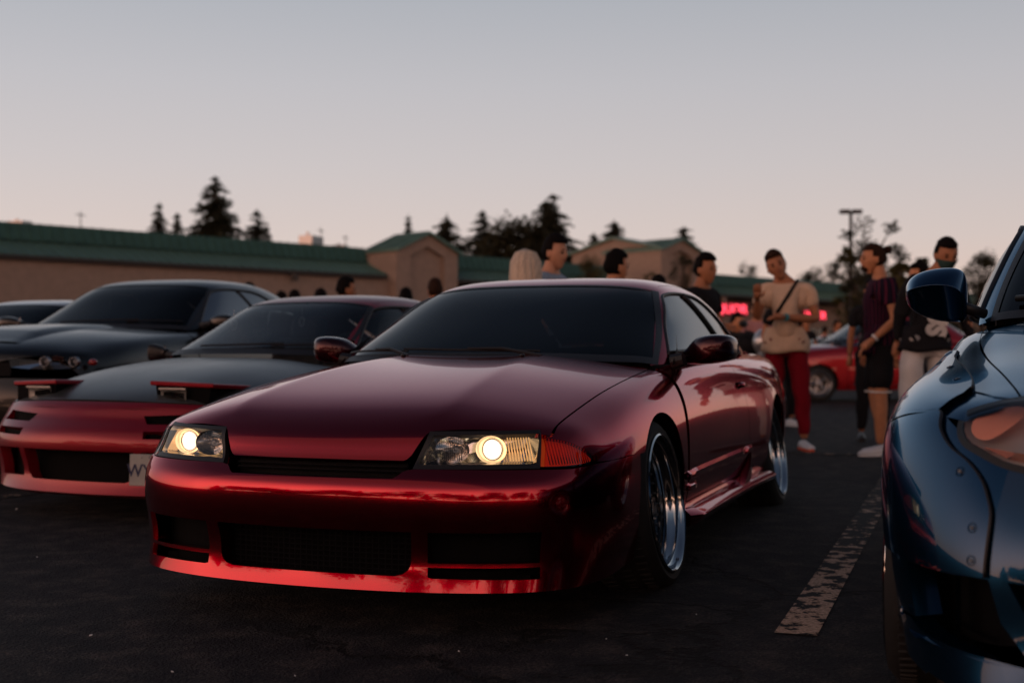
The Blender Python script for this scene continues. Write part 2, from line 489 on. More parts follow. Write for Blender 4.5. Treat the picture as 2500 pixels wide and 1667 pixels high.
def build_hero():
    T = thing('red_coupe', 'deep red two-door coupe with its headlights on, parked in the middle of the row', 'car')
    # ---- body master
    top = [[(.992, 0, .630), (.972, .38, .631), (.935, .55, .620), (.80, .73, .606)],
           [(.84, 0, .692), (.82, .37, .694), (.77, .53, .674), (.66, .725, .640)],
           [(.40, 0, .770), (.39, .34, .774), (.38, .52, .744), (.37, .70, .700)],
           [(.05, 0, .810), (.05, .30, .816), (.04, .50, .786), (.03, .71, .740)],
           [(-.40, 0, .842), (-.40, .27, .848), (-.40, .48, .826), (-.40, .725, .782)],
           [(-.95, 0, .85), (-.95, .28, .85), (-.95, .46, .85), (-.95, .735, .815)],
           [(-1.6, 0, .86), (-1.6, .28, .86), (-1.6, .46, .86), (-1.6, .735, .825)],
           [(-2.15, 0, .87), (-2.15, .28, .87), (-2.15, .46, .865), (-2.15, .71, .83)],
           [(-2.6, 0, .89), (-2.6, .28, .888), (-2.6, .46, .88), (-2.6, .69, .84)],
           [(-3.1, 0, .89), (-3.1, .28, .888), (-3.1, .46, .88), (-3.1, .68, .84)],
           [(-3.45, 0, .87), (-3.44, .28, .868), (-3.42, .48, .86), (-3.33, .68, .82)]]
    side = [[(.835, .762, .570), (.862, .772, .512), (.90, .795, .452), (.90, .80, .35), (.875, .778, .24), (.90, .78, .12)],
            [(.62, .795, .575), (.62, .822, .512), (.62, .838, .448), (.62, .842, .35), (.62, .835, .24), (.62, .815, .12)],
            [(.37, .80, .655), (.37, .835, .565), (.37, .845, .47), (.37, .848, .35), (.37, .842, .24), (.37, .82, .14)],
            [(.03, .80, .700), (.03, .842, .61), (.03, .855, .49), (.03, .855, .36), (.03, .845, .25), (.03, .82, .15)],
            [(-.40, .79, .745), (-.40, .838, .635), (-.40, .848, .50), (-.40, .848, .36), (-.40, .838, .25), (-.40, .80, .15)],
            [(-.95, .785, .775), (-.95, .832, .66), (-.95, .845, .52), (-.95, .845, .37), (-.95, .832, .25), (-.95, .79, .15)],
            [(-1.6, .785, .785), (-1.6, .832, .67), (-1.6, .846, .53), (-1.6, .846, .37), (-1.6, .832, .25), (-1.6, .79, .15)],
            [(-2.15, .775, .795), (-2.15, .845, .69), (-2.15, .868, .54), (-2.15, .868, .38), (-2.15, .85, .25), (-2.15, .80, .16)],
            [(-2.6, .765, .80), (-2.6, .842, .70), (-2.6, .872, .56), (-2.6, .875, .40), (-2.6, .86, .26), (-2.6, .82, .17)],
            [(-3.1, .75, .80), (-3.1, .815, .71), (-3.1, .845, .57), (-3.1, .845, .40), (-3.1, .83, .27), (-3.1, .80, .19)],
            [(-3.38, .72, .77), (-3.42, .75, .68), (-3.45, .77, .55), (-3.45, .77, .40), (-3.42, .75, .28), (-3.38, .73, .2)]]
    front = [[(1.045, 0, .570), (1.032, .25, .568), (.990, .48, .566)],
             [(1.055, 0, .512), (1.040, .25, .512), (1.000, .49, .512)],
             [(1.115, 0, .455), (1.100, .27, .455), (1.045, .53, .453)],
             [(1.125, 0, .36), (1.110, .27, .36), (1.058, .54, .36)],
             [(1.075, 0, .24), (1.060, .27, .24), (1.010, .53, .24)],
             [(1.104, 0, .12), (1.089, .27, .12), (1.037, .53, .12)]]
    rear = [[(-3.50, 0, .80), (-3.49, .28, .80), (-3.46, .5, .79)], [(-3.56, 0, .70), (-3.55, .28, .70), (-3.51, .5, .70)],
            [(-3.62, 0, .55), (-3.61, .28, .55), (-3.55, .5, .55)], [(-3.62, 0, .42), (-3.61, .28, .42), (-3.55, .5, .42)],
            [(-3.57, 0, .28), (-3.56, .28, .28), (-3.51, .5, .28)], [(-3.52, 0, .2), (-3.51, .28, .2), (-3.46, .5, .2)]]
    A, Bs = (lambda v, z: abs(v.z-z) < .012), None
    def crease(a, b):
        # hood leading edge, bumper ledge, power-bulge crease, lip
        if a.x > .85 and b.x > .85 and abs(a.z-.512) < .01 and abs(b.z-.512) < .01: return .12
        if a.x > .85 and b.x > .85 and abs(a.z-.454) < .01 and abs(b.z-.454) < .01: return .25
        if a.x > -.5 and b.x > -.5 and all(.26 < abs(q.y) < .385 and q.z > .61 for q in (a, b)): return .7
        return 0
    M = Master(box_cage(top, side, front, rear), 4, crease)
    H = fan_xz(.55, .40); S = fan_yz(.30, .35); R = fan_xy(.20)
    fa = lambda x, z: math.atan2(z-.40, x-.55)
    th = lambda y, z: math.atan2(z-.35, y-.30)
    ra = lambda x, y: math.atan2(y, x-.20)
    d = rad
    # ---- hood
    hr = [(fa(-.20, .833), 0), (fa(-.22, .832), .3), (fa(-.30, .82), .55), (fa(-.385, .787), .699)]
    hf = ['L', (fa(1.052, .513), 0), (fa(1.05, .513), .15), (fa(1.037, .514), .302), (fa(1.025, .53), .318), (fa(.985, .585), .350), (fa(.982, .600), .365),
          (fa(.94, .606), .50), (fa(.90, .606), .62), (fa(.868, .606), .694)]
    panel('hood', M, H, [((hr, hf), 60, 70, 'tbr', .02)], P_RED, T, mirror=True)
    # ---- fenders
    ar, az, ax = .345, .285, 0
    def arch(cx, a0, a1, n, r=ar, yy=.845):
        return [(cx+r*cos(a), th(yy, az+r*sin(a))) for a in np.linspace(a0, a1, n)]
    ft = []
    for t in np.linspace(0, 1, 16):
        l, n_ = M.hit(*H(hr[-1][0]*(1-t)+hf[-1][0]*t, hr[-1][1]*(1-t)+hf[-1][1]*t+.0055)); ft.append((l.x, math.atan2(l.z-.35, l.y-.30)))
    def fender_low():
        a0, a1 = math.asin((.17-az)/ar), math.asin((.497-az)/ar)
        P = [(-.405, th(.80, .165)), (-ar*cos(a0)-.005, th(.80, .165))]
        P += arch(0, PI-a0, a1, 26)
        P += [(.45, th(.845, .503)), (.60, th(.835, .500)), (.705, th(.81, .500)), (.735, th(.80, .535)), (.80, th(.77, .580)), (.85, th(.725, .600))]
        return ['L']+P
    panel('front_fender', M, S, [((ft, fender_low()), 90, 44)], P_RED, T, both=True)
    # ---- bumper: bands round the openings, in (angle, z)
    zt = .492
    a_end = ra(.352, .85)
    topline = [(0, .462), (ra(1.1, .15), .462), (ra(1.05, .275), .463), (ra(1.04, .30), .485), (ra(1.03, .33), .490), (ra(.90, .68), .488), (ra(.82, .75), .486), (ra(.72, .81), .494), (ra(.5, .84), .497), (ra(.327, .845), .499)]
    z1 = .305
    bandlow = [(0, z1), (ra(1.06, .33), z1), (ra(1.03, .38), z1), (ra(.92, .70), z1), (ra(.60, .83), z1), (ra(.352, .85), z1)]
    a1_, a2_, a3_, a4_ = ra(1.066, .335), ra(1.035, .375), ra(.925, .695), ra(.352, .85)
    zb1, zb2, zb3, zb4 = .172, .212, .200, .168
    pats = [(('L',)+tuple(topline), ('L',)+tuple(bandlow))]
    P = [((list(pats[0][0]), list(pats[0][1])), 80, 24, 'tr'),
         # pillar between centre and side opening, outer corner
         (([(a1_, z1), (a2_, z1)], [(a1_, zb1+.045), (a2_, zb4)]), 6, 14, 'lr', .06),
         (([(a3_, z1), (ra(.62, .83), z1), (a4_, z1)], [(a3_, .150), (ra(.62, .825), .150), (ra(.335, .83), .15)]), 26, 16, 'lr', .015),
         # splitter bar between upper and lower side slots
         (([(a2_, zb2), (a3_, zb2)], [(a2_, zb3), (a3_, zb3)]), 26, 3, 'tb', .05),
         # bottom lip
         ((['L', (0, zb1), (a1_-.055, zb1), (a1_-.028, zb1+.006), (a1_-.01, zb1+.018), (a1_-.002, zb1+.032), (a1_, zb1+.045)], ['L', (0, .128), (a1_, .128)]), 40, 8, 'tb', .05),
         ((['L', (a1_, zb1+.045), (a2_, zb4), (a3_, zb4-.004), (ra(.85, .76), .16), (ra(.62, .82), .155), (ra(.335, .83), .15)], ['L', (a1_, .128), (a3_, .128), (ra(.62, .815), .128), (ra(.345, .82), .128)]), 50, 8, 'tb', .05)]
    bump = panel('front_bumper', M, R, P, P_RED, T, mirror=True)
    # dark openings behind
    for s_ in (0, 1):
        pass
    g = MB()
    def arcgrid(a0, a1, z0, z1, inset, n=16):
        pts = []
        for k in range(n+1):
            a = a0+(a1-a0)*k/n
            l, nn = M.hit(*R(a, (z0+z1)/2)); p = l-Vector((cos(a), sin(a), 0))*inset
            pts.append(p)
        return pts
    amax = ra(.925, .695)
    pts = arcgrid(-amax-.08, amax+.08, .13, .31, .07, 40)
    vs = [Vector((p.x, p.y, .14)) for p in pts]+[Vector((p.x, p.y, .32)) for p in pts]
    n = len(pts)
    g.add(vs, [(k, k+1, n+k+1, n+k) for k in range(n-1)])
    g.build('intake_backing', M_DARK, T)
    g = MB()       # mesh slats in the intake
    pts = arcgrid(-a1_, a1_, .13, .31, .055, 30)
    for z in np.arange(.18, .305, .016): g.tube([Vector((p.x, p.y, z)) for p in pts], .0025, 4)
    for k in range(1, len(pts)-1): g.tube([Vector((pts[k].x, pts[k].y, .17)), Vector((pts[k].x, pts[k].y, .305))], .0025, 4)
    g.build('intake_grille', M_GRILLE, T)
    g = MB()       # slim black grille between hood edge and bumper
    pts = arcgrid(-ra(1.04, .31), ra(1.04, .31), .47, .50, .055, 20)
    vs = [Vector((p.x, p.y, .455)) for p in pts]+[Vector((p.x, p.y, .53)) for p in pts]
    n = len(pts); g.add(vs, [(k, k+1, n+k+1, n+k) for k in range(n-1)])
    vs = [Vector((p.x+.05, p.y, .458)) for p in pts]+[Vector((p.x-.03, p.y, .458)) for p in pts]
    g.add(vs, [(k, k+1, n+k+1, n+k) for k in range(n-1)])
    for z in (.478, .492): g.tube([Vector((p.x+.012, p.y, z)) for p in pts], .004, 6)
    g.build('upper_grille', M_GRILLE, T)
    # ---- lamps
    HL = [(ra(1.017, .335), .503), (ra(.984, .372), .588), (ra(.868, .682), .592), (ra(.900, .668), .505)]
    def inset(q, s): # grow outline q outwards by s
        c = np.mean(np.array(q), 0); return [tuple(c+(np.array(p)-c)*(1+np.array([s*.05, s*.30]))) for p in q]
    for sg in (1, -1):
        lamp = bpy.data.objects.new('headlight', None); COL.objects.link(lamp); lamp.parent = T; lamp.empty_display_size = .05
        RR = (lambda a, z, sg=sg: R(a*sg, z))
        ib, it, ot, ob = HL
        panel('lens', M, RR, [((['L', it, ((it[0]+ot[0])/2, (it[1]+ot[1])/2), ot], ['L', ib, ob]), 30, 10, '')], G_LENS, lamp, off=-.002, fl=0)
        # black surround, a ring just outside the glass
        o_ib, o_it, o_ot, o_ob = (ra(1.025, .322), .490), (ra(.985, .360), .600), (ra(.866, .690), .603), (ra(.899, .678), .492)
        sur = [((['L', o_it, o_ot], ['L', it, ot]), 24, 3, 'tb'), ((['L', ib, ob], ['L', o_ib, o_ob]), 24, 3, 'tb'),
               ((['L', it, ib], ['L', o_it, o_ib]), 10, 3, 'tb'), ((['L', o_ot, o_ob], ['L', ot, ob]), 10, 3, 'tb')]
        panel('lamp_surround', M, RR, sur, M_TRIM, lamp, off=.0005, fl=.02)
        # body of the lamp
        def at(a, z, dep):
            l, nn = M.hit(*RR(a, z)); return l-Vector((cos(a*sg), sin(a*sg), 0)).normalized()*dep
        bx = MB()
        N = 14
        ring_f = [at(*q, .004) for q in resample(['L', ib, it, ot, ob, ib], 40)]
        ring_b = [at(q[0], q[1], .085) for q in resample(['L', ib, it, ot, ob, ib], 40)]
        n = len(ring_f)
        bx.add(ring_f+ring_b, [(k, k+1, n+k+1, n+k) for k in range(n-1)]+[tuple(range(n, 2*n-1))])
        bx.build('lamp_housing', M_REFLECT, lamp)
        def bowl(name, ac, zc, rx, rz, dep, mat, front=.02, power=2.2):
            c = at(ac, zc, front); ax_ = Vector((1, 0.0, 0)); 
            b = MB(); prof = [(-dep*(1-(i/8)**power), i/8) for i in range(9)]
            vs, fs = [], []
            for (a_, r_) in prof:
                for k in range(24):
                    t = 2*PI*k/24; vs.append(c+Vector((a_, cos(t)*r_*rx, sin(t)*r_*rz)))
            for i in range(8):
                for k in range(24): fs.append((i*24+k, (i+1)*24+k, (i+1)*24+(k+1) % 24, i*24+(k+1) % 24))
            b.add(vs, fs); b.build(name, mat, lamp, True)
            return c
        am = (ib[0]+ob[0])/2
        c1 = bowl('main_beam_reflector', ra(.985, .435), .545, .056, .040, .05, M_REFLECT)
        MB().ell(c1-Vector((.03, 0, 0)), (.012, .012, .012)).build('bulb', M_BRUSHED, lamp, True)
        c2 = bowl('projector_bowl', ra(.945, .545), .546, .050, .042, .05, MATS['lamplit_reflector'], .015)
        pr = MB(); pr.lathe([(0.004, .036), (.010, .034), (.010, .030), (-.002, .030)], 32, Matrix.Translation(c2-Vector((.018, 0, 0))) @ Matrix.Rotation(-PI/2, 4, 'Z'))
        pr.build('projector_ring', M_REFLECT, lamp, True)
        MB().ell(c2-Vector((.016, 0, 0)), (.012, .031, .031), 24, 14).build('projector_lens', MATS['lit_projector'], lamp, True)
        # ribbed inner pieces
        rb = MB()
        for k in range(9):
            a = ra(.925, .60)+k*.009; p0, p1 = at(a, .512, .022), at(a, .585, .022)
            rb.tube([p0, p1], .0022, 6)
        rb.build('lens_ribs', MATS['lamplit_ribs'], lamp, True)
        rb = MB()
        for k in range(11):
            a = ra(1.0, .40)+k*.007; p0, p1 = at(a, .515, .012), at(a, .58, .012)
            rb.tube([p0, p1], .0014, 5)
        rb.build('inner_lens_ribs', G_LENS, lamp, True)
        # amber corner lamp
        cl = bpy.data.objects.new('corner_lamp', None); COL.objects.link(cl); cl.parent = T; cl.empty_display_size = .05
        c_t = [(ra(.855, .70), .592), (ra(.81, .735), .585), (ra(.765, .77), .565), (ra(.73, .795), .535), (ra(.712, .812), .505)]
        c_b = [(ra(.890, .690), .494), (ra(.84, .725), .493), (ra(.79, .76), .494), (ra(.75, .79), .496), (ra(.715, .81), .499)]
        panel('amber_lens', M, RR, [((c_t, c_b), 20, 8)], G_AMBER, cl, off=-.001, fl=.006)
        b = MB()
        q = [at(a_, z_, .030) for a_, z_ in resample(c_t, 12)]+[at(a_, z_, .030) for a_, z_ in resample(c_b, 12)]
        b.add(q, [(k, k+1, 13+k, 12+k) for k in range(11)])
        b.build('orange_lamp_insert', MATS['amber_backing'], cl)
        rb = MB()
        for k in range(16):
            t = k/15; a = ra(.87, .705)*(1-t)+ra(.74, .79)*t
            z1_ = .585-.055*t*t
            rb.tube([at(a, .50, .012), at(a, z1_, .012)], .0018, 5)
        rb.build('amber_lens_ribs', G_AMBER, cl, True)
    # ---- doors, quarters, sills
    bz = .832
    def sx(x, y, z): return (x, th(y, z))
    dt = [sx(-.413, .728, .79), sx(-.60, .738, .812), sx(-1.0, .74, .822), sx(-1.60, .737, .828)]
    db = [sx(-.413, .84, .255), sx(-1.0, .84, .25), sx(-1.76, .84, .25)]
    dm = [sx(-.42, .847, .55), sx(-1.0, .847, .55), sx(-1.74, .85, .55)]
    panel('door', M, S, [((dt, dm, db), 50, 20)], P_RED, T, both=True)
    ar2 = .335
    a0 = math.asin((.20-az)/ar2)
    qt = [sx(-1.607, .737, .828), sx(-2.0, .725, .836), sx(-2.3, .70, .845), sx(-3.40, .66, .82)]
    ql = ['L', sx(-1.768, .84, .25), sx(-1.768, .84, .20), sx(-2.615+ar2*cos(a0)+.005, .84, .20)]+arch(-2.615, a0, PI-a0, 30, ar2, .86)+[sx(-3.0, .82, .2), sx(-3.38, .75, .22)]
    # left edge follows the door's rear edge
    panel('rear_quarter', M, S, [((qt, [sx(-1.745, .85, .55)]+[sx(-2.2, .87, .66), sx(-2.615, .87, .68), sx(-3.0, .85, .66), sx(-3.42, .77, .55)], ql), 80, 22)], P_RED, T, both=True)
    panel('sill', M, S, [(([sx(-.413, .84, .247), sx(-1.76, .84, .242)], [sx(-.413, .80, .165), sx(-1.76, .80, .165)]), 20, 6)], P_RED, T, both=True)
    # rub strips, skirts, handles, on both flanks
    for sg in (1, -1):
        q = lambda x, z, o: (lambda l, n: Vector((l.x, sg*(l.y+o), l.z)))(*M.hit(Vector((x, 3, z)), Vector((0, -1, 0))))
        def strip(name, x0, x1, z0, z1, h, t, mat, n=24):
            b = MB(); vs = []
            for i in range(n+1):
                x = x0+(x1-x0)*i/n; z = z0+(z1-z0)*i/n
                k = min(1, min(i, n-i)/1.5+.15)
                p = [q(x, z-h/2, -.002), q(x, z-h/2*.9, t*k), q(x, z+h*.15, t*k), q(x, z+h/2, -.001)]
                vs += p
            fs = [(i*4+j, (i+1)*4+j, (i+1)*4+j+1, i*4+j+1) for i in range(n) for j in range(3)]
            fs = fs if sg > 0 else [f[::-1] for f in fs]
            b.add(vs, fs); return b.build(name, mat, T, ang=40)
        strip('side_moulding', -.415, -1.62, .362, .368, .034, .014, P_RED)
        strip('side_moulding', -.36, -.405, .36, .361, .034, .014, P_RED, 8)
        strip('side_moulding', -1.64, -1.80, .368, .370, .034, .014, P_RED, 8)
        strip('lower_moulding', -.37, -.55, .312, .312, .03, .012, P_RED, 8)
        # side skirt: a lofted ledge
        b = MB(); vs = []; n = 30
        for i in range(n+1):
            t = i/n; x = -.40-(2.27-.40)*t
            e = min(1, t/.06+.35)
            y0 = q(x, .26, 0).y*sg
            p = [(y0-.02, .235), (y0-.004, .222), (y0+.050*e, .203), (y0+.056*e, .196), (y0+.052*e, .184), (y0+.03*e, .160), (y0-.02, .145), (y0-.10, .145)]
            vs += [Vector((x, sg*a_, b_)) for a_, b_ in p]
        m = 8
        fs = [(i*m+j, i*m+j+1, (i+1)*m+j+1, (i+1)*m+j) for i in range(n) for j in range(m-1)]
        fs += [tuple(range(m))[::-1], tuple(range(n*m, n*m+m))]
        if sg > 0: fs = [f[::-1] for f in fs]
        b.add(vs, fs); b.build('side_skirt', P_RED, T, ang=40)
        b = MB(); vs = []
        for i in range(15):
            t = i/14; x = -1.46-.34*t; z = .210+.14*t**1.8; y0 = q(x, max(z, .2), 0).y*sg
            w_ = .055*(1-t)**.8+.004
            vs += [Vector((x, sg*(y0-.01), z)), Vector((x+.012, sg*(y0+w_), z-.004)), Vector((x-.03, sg*(y0+w_), z-.02-.05*t)), Vector((x-.03, sg*(y0-.01), .215))]
        fs = [(i*4+j, i*4+j+1, (i+1)*4+j+1, (i+1)*4+j) for i in range(14) for j in range(3)]
        if sg > 0: fs = [f[::-1] for f in fs]
        b.add(vs, fs); b.build('skirt_fin', P_RED, T, ang=40)
        # curved fin at the end of the skirt
        b = MB(); hp = []
        hb = MB()
        pc = q(-1.64, .675, 0)
        hb.box(pc+Vector((0, sg*-.004, 0)), (.15, .012, .045)); hb.build('handle_recess', M_DARK, T)
        hb = MB(); hb.tube([pc+Vector((.07, sg*.002, .008)), pc+Vector((.02, sg*.012, .010)), pc+Vector((-.07, sg*.012, .008))], [.008, .013, .012], 10)
        hb.build('door_handle', P_RED, T, True)
    # ---- greenhouse
    gt = [[(-1.00, 0, 1.168), (-1.005, .25, 1.166), (-1.03, .43, 1.160), (-1.085, .575, 1.132)],
          [(-1.30, 0, 1.205), (-1.30, .25, 1.203), (-1.31, .44, 1.192), (-1.33, .578, 1.150)],
          [(-1.75, 0, 1.215), (-1.75, .25, 1.213), (-1.75, .44, 1.200), (-1.75, .575, 1.155)],
          [(-2.10, 0, 1.195), (-2.10, .25, 1.193), (-2.10, .43, 1.180), (-2.08, .565, 1.130)],
          [(-2.42, 0, 1.13), (-2.42, .25, 1.128), (-2.42, .42, 1.11), (-2.36, .56, 1.04)]]
    gs = [[(-.80, .682, .965), (-.46, .768, .812), (-.38, .775, .76)],
          [(-1.22, .695, .99), (-1.15, .772, .84), (-1.15, .775, .76)],
          [(-1.75, .690, .99), (-1.75, .768, .84), (-1.75, .77, .76)],
          [(-2.15, .655, .98), (-2.25, .725, .845), (-2.25, .73, .76)],
          [(-2.62, .62, .92), (-2.80, .66, .85), (-2.85, .66, .76)]]
    gf = [[(-.60, 0, 1.000), (-.61, .27, .996), (-.65, .48, .990)],
          [(-.19, 0, .825), (-.21, .30, .824), (-.28, .54, .820)],
          [(-.10, 0, .77), (-.12, .30, .77), (-.2, .54, .76)]]
    gr = [[(-2.75, 0, 1.00), (-2.75, .25, .998), (-2.72, .44, .98)], [(-3.05, 0, .88), (-3.05, .28, .88), (-3.0, .48, .87)], [(-3.1, 0, .78), (-3.1, .28, .78), (-3.05, .48, .77)]]
    def gcr(a, b):
        if all(abs(abs(v.y)-y) < .03 and abs(v.z-z) < .03 for v, (y, z) in ((a, (.575, 1.132)), (b, (.655, .972)))): return .5
        return 0
    G = Master(box_cage(gt, gs, gf, gr), 4, gcr)
    GX = fan_xz(-1.2, .60); GS = fan_yz(.10, .60)
    ga = lambda x, z: math.atan2(z-.60, x+1.2)
    gth = lambda y, z: math.atan2(z-.60, y-.10)
    ws_t = [(ga(-1.00, 1.152), 0), (ga(-1.01, 1.150), .3), (ga(-1.04, 1.140), .48), (ga(-1.09, 1.122), .548)]
    ws_b = [(ga(-.205, .826), 0), (ga(-.225, .826), .3), (ga(-.29, .822), .54), (ga(-.405, .818), .705)]
    def lerp(a, b, t): return (a[0]*(1-t)+b[0]*t, a[1]*(1-t)+b[1]*t)
    panel('windshield', G, GX, [((ws_t, [lerp(a, b, .5) for a, b in zip(ws_t, ws_b)], ws_b), 40, 24, '')], G_TINT, T, off=-.002, fl=0, mirror=True)
    # black frit / rubber round the glass
    ws_t2 = [(a+.014, b*1.012) for a, b in ws_t]; ws_b2 = [(a-.02, b*1.008) for a, b in ws_b]
    ws_ti = [(a-.035, b*.965) for a, b in ws_t]; ws_bi = [(a+.02, b*.972) for a, b in ws_b]
    rim = [((ws_t2, ws_ti), 30, 3, ''), ((ws_bi, ws_b2), 30, 3, ''),
           (([ws_t2[-1], lerp(ws_t2[-1], ws_b2[-1], .5), ws_b2[-1]], [ws_ti[-1], lerp(ws_ti[-1], ws_bi[-1], .5), ws_bi[-1]]), 24, 3, '')]
    panel('windshield_seal', G, GX, rim, M_TRIM, T, off=.001, fl=.01, mirror=True)
    ro_b = [(ga(-2.36, 1.13), 0), (ga(-2.36, 1.12), .3), (ga(-2.34, 1.08), .5)]
    ro_f = [(ga(-1.003, 1.158), 0), (ga(-1.015, 1.157), .3), (ga(-1.045, 1.147), .47), (ga(-1.085, 1.135), .548)]
    panel('roof', G, GX, [((ro_f, [(PI/2, 0), (PI/2, .3), (PI/2, .525)], [(PI/2+.9, 0), (PI/2+.9, .3), (PI/2+.9, .52)], ro_b), 24, 16, 'b')], P_RED, T, mirror=True, off=.001)
    # roof side + A pillar + C pillar strip
    gx = lambda x, y, z: (x, gth(y, z))
    inner = [gx(-.405, .726, .80), gx(-.75, .656, .985), gx(-1.06, .570, 1.122), gx(-1.09, .545, 1.14), gx(-1.35, .505, 1.18), gx(-1.75, .50, 1.19), gx(-2.1, .49, 1.17), gx(-2.38, .49, 1.08), gx(-2.9, .55, .88)]
    win_t = [gx(-.60, .742, .838), gx(-.82, .690, .99), gx(-1.04, .612, 1.105), gx(-1.14, .602, 1.120), gx(-1.45, .600, 1.122), gx(-1.75, .612, 1.095), gx(-2.0, .655, .99), gx(-2.20, .725, .842)]
    outer = [gx(-.445, .742, .79)]+[gx(-.575, .742, .83)]+[(x-.0, t+.0) for x, t in win_t[1:]]+[gx(-2.28, .73, .825), gx(-2.9, .68, .83)]
    outer = [gx(-.50, .748, .80), gx(-.585, .742, .838), gx(-.80, .695, .985), gx(-1.02, .62, 1.110), gx(-1.13, .603, 1.132), gx(-1.45, .598, 1.135), gx(-1.75, .605, 1.11), gx(-2.04, .655, .99), gx(-2.25, .725, .842), gx(-2.9, .68, .83)]
    panel('roof_pillar', G, GS, [((inner, outer), 90, 10, 'tb', .008)], P_RED, T, both=True)
    # side glass: door window and quarter window with black frames
    belt = [gx(-.585, .742, .842), gx(-1.0, .742, .845), gx(-2.24, .725, .845)]
    g_t = [gx(-.598, .742, .842), gx(-.81, .69, .985), gx(-1.03, .615, 1.102), gx(-1.13, .603, 1.122), gx(-1.40, .60, 1.126)]
    g_b = [gx(-.62, .742, .848), gx(-1.0, .742, .848), gx(-1.585, .742, .848)]
    panel('door_window', G, GS, [((g_t, g_b), 40, 16, '')], G_PRIV, T, off=-.004, fl=0, both=True)
    q_t = [gx(-1.425, .60, 1.126), gx(-1.75, .61, 1.10), gx(-2.02, .655, .985), gx(-2.21, .722, .852)]
    q_b = [gx(-1.61, .742, .848), gx(-2.0, .735, .848), gx(-2.21, .725, .848)]
    panel('quarter_window', G, GS, [((q_t, q_b), 30, 14, '')], G_PRIV, T, off=-.004, fl=0, both=True)
    for sg in (1, -1):
        def gp(x, t, o=.002):
            l, n = G.hit(*GS(x, t)); p = l+n*o; return Vector((p.x, sg*p.y, p.z))
        f = MB()
        for line in (resample(outer[1:9], 60), resample(g_b+q_b[1:], 40), resample([(-1.41, g_t[-1][1]), (-1.60, g_b[-1][1])], 14)):
            pts = [gp(a_, b_, -.001) for a_, b_ in line]
            f.tube(pts, .008 if len(line) != 14 else .012, 6)
        f.build('window_seal', M_TRIM, T, True)
        # mirror
        m = bpy.data.objects.new('side_mirror', None); COL.objects.link(m); m.parent = T; m.empty_display_size = .05
        V_, F_ = [], []
        secs = [(.745, .035, .022, .818, -.60), (.775, .045, .032, .825, -.585), (.805, .062, .052, .842, -.565), (.84, .080, .060, .850, -.55), (.89, .090, .062, .855, -.54), (.935, .088, .058, .858, -.55), (.965, .075, .050, .860, -.57), (.977, .050, .036, .860, -.595), (.980, .02, .02, .859, -.61)]
        n = 20
        for (y, dx, dz, zc, xc) in secs:
            for k in range(n):
                t = 2*PI*k/n; ct, st = cos(t), sin(t)
                sq = lambda c: math.copysign(abs(c)**.62, c)
                V_.append(Vector((xc-.13+max(dx*sq(ct), -.02), sg*y, zc+dz*sq(st))))
        for i in range(len(secs)-1):
            for k in range(n):
                q4 = (i*n+k, (i+1)*n+k, (i+1)*n+(k+1) % n, i*n+(k+1) % n)
                F_.append(q4 if sg > 0 else q4[::-1])
        F_.append(tuple(range(n)))
        mo = mesh('mirror_shell', V_, F_, P_REDSHADE, m, True)
        sm = mo.modifiers.new('s', 'SUBSURF'); sm.levels = sm.render_levels = 1
        b = MB(); b.add([Vector((-.745, sg*(.885+sy*.075), .856+sz*.045)) for sy, sz in ((-1, -1), (1, -1), (1, 1), (-1, 1))], [(0, 1, 2, 3)])
        b.build('mirror_glass', M_MIRROR, m)
        b = MB(); tri = [(-.60, .748, .825), (-.50, .756, .80), (-.60, .735, .90), (-.72, .70, .96)]
        b.add([Vector((-.50, sg*.758, .79)), Vector((-.665, sg*.752, .795)), Vector((-.665, sg*.742, .85)), Vector((-.745, sg*.715, .925)), Vector((-.62, sg*.748, .86))], [(0, 1, 2, 4), (4, 2, 3)])
        b.tube([(-.58, sg*.74, .80), (-.575, sg*.79, .812)], [.035, .03], 10)
        b.build('mirror_mount', M_TRIM, m)
    # cowl, wipers, nozzles
    b = MB(); rows = []
    for t in np.linspace(-1, 1, 25):
        y = t*.715; x0 = -.20-.19*abs(t)**2.2; z0 = .822-.035*abs(t)**3
        rows.append([Vector((x0+.03, y, z0-.012)), Vector((x0-.02, y, z0-.020)), Vector((x0-.07, y, z0-.012))])
    vs = [p for r_ in rows for p in r_]; b.add(vs, [(i*3+j, i*3+j+1, (i+1)*3+j+1, (i+1)*3+j) for i in range(24) for j in range(2)])
    b.build('cowl', M_TRIM, T)
    for (y0, y1) in ((.28, -.33), (-.30, -.66)):
        b = MB(); P3 = []
        for k in range(9):
            t = k/8; y = y0+(y1-y0)*t
            l, n_ = G.hit(*GX(ga(-.25-.16*(y/.7)**2,   .830+.014*t), y)); P3.append(l+n_*.012)
        b.tube(P3, .005, 6)
        bb = [p+Vector((0, 0, .0)) for p in P3]
        b.tube([P3[0]+Vector((.04, .02, -.02)), P3[2]+Vector((.01, 0, .008)), P3[4]+Vector((0, 0, .006))], [.009, .007, .005], 6)
        b.build('wiper', M_TRIM, T)
    for y in (.255, -.255):
        l, n_ = M.hit(*H(fa(-.12, .83), y)); b = MB(); b.ell(l+Vector((0, 0, .004)), (.014, .011, .007), 10, 6); b.build('washer_nozzle', M_TRIM, T, True)
    # rear glass, trunk, rear bumper, lamps
    rg_t = [(ga(-2.385, 1.125), 0), (ga(-2.37, 1.09), .48)]; rg_b = [(ga(-3.0, .90), 0), (ga(-2.93, .89), .5)]
    panel('rear_window', G, GX, [((rg_t, rg_b), 16, 14, '')], G_PRIV, T, fl=0, mirror=True)
    fb = lambda x, z: math.atan2(z-.4, x-.55)
    HT = fan_xz(-2.6, .4); ft2 = lambda x, z: math.atan2(z-.4, x+2.6)
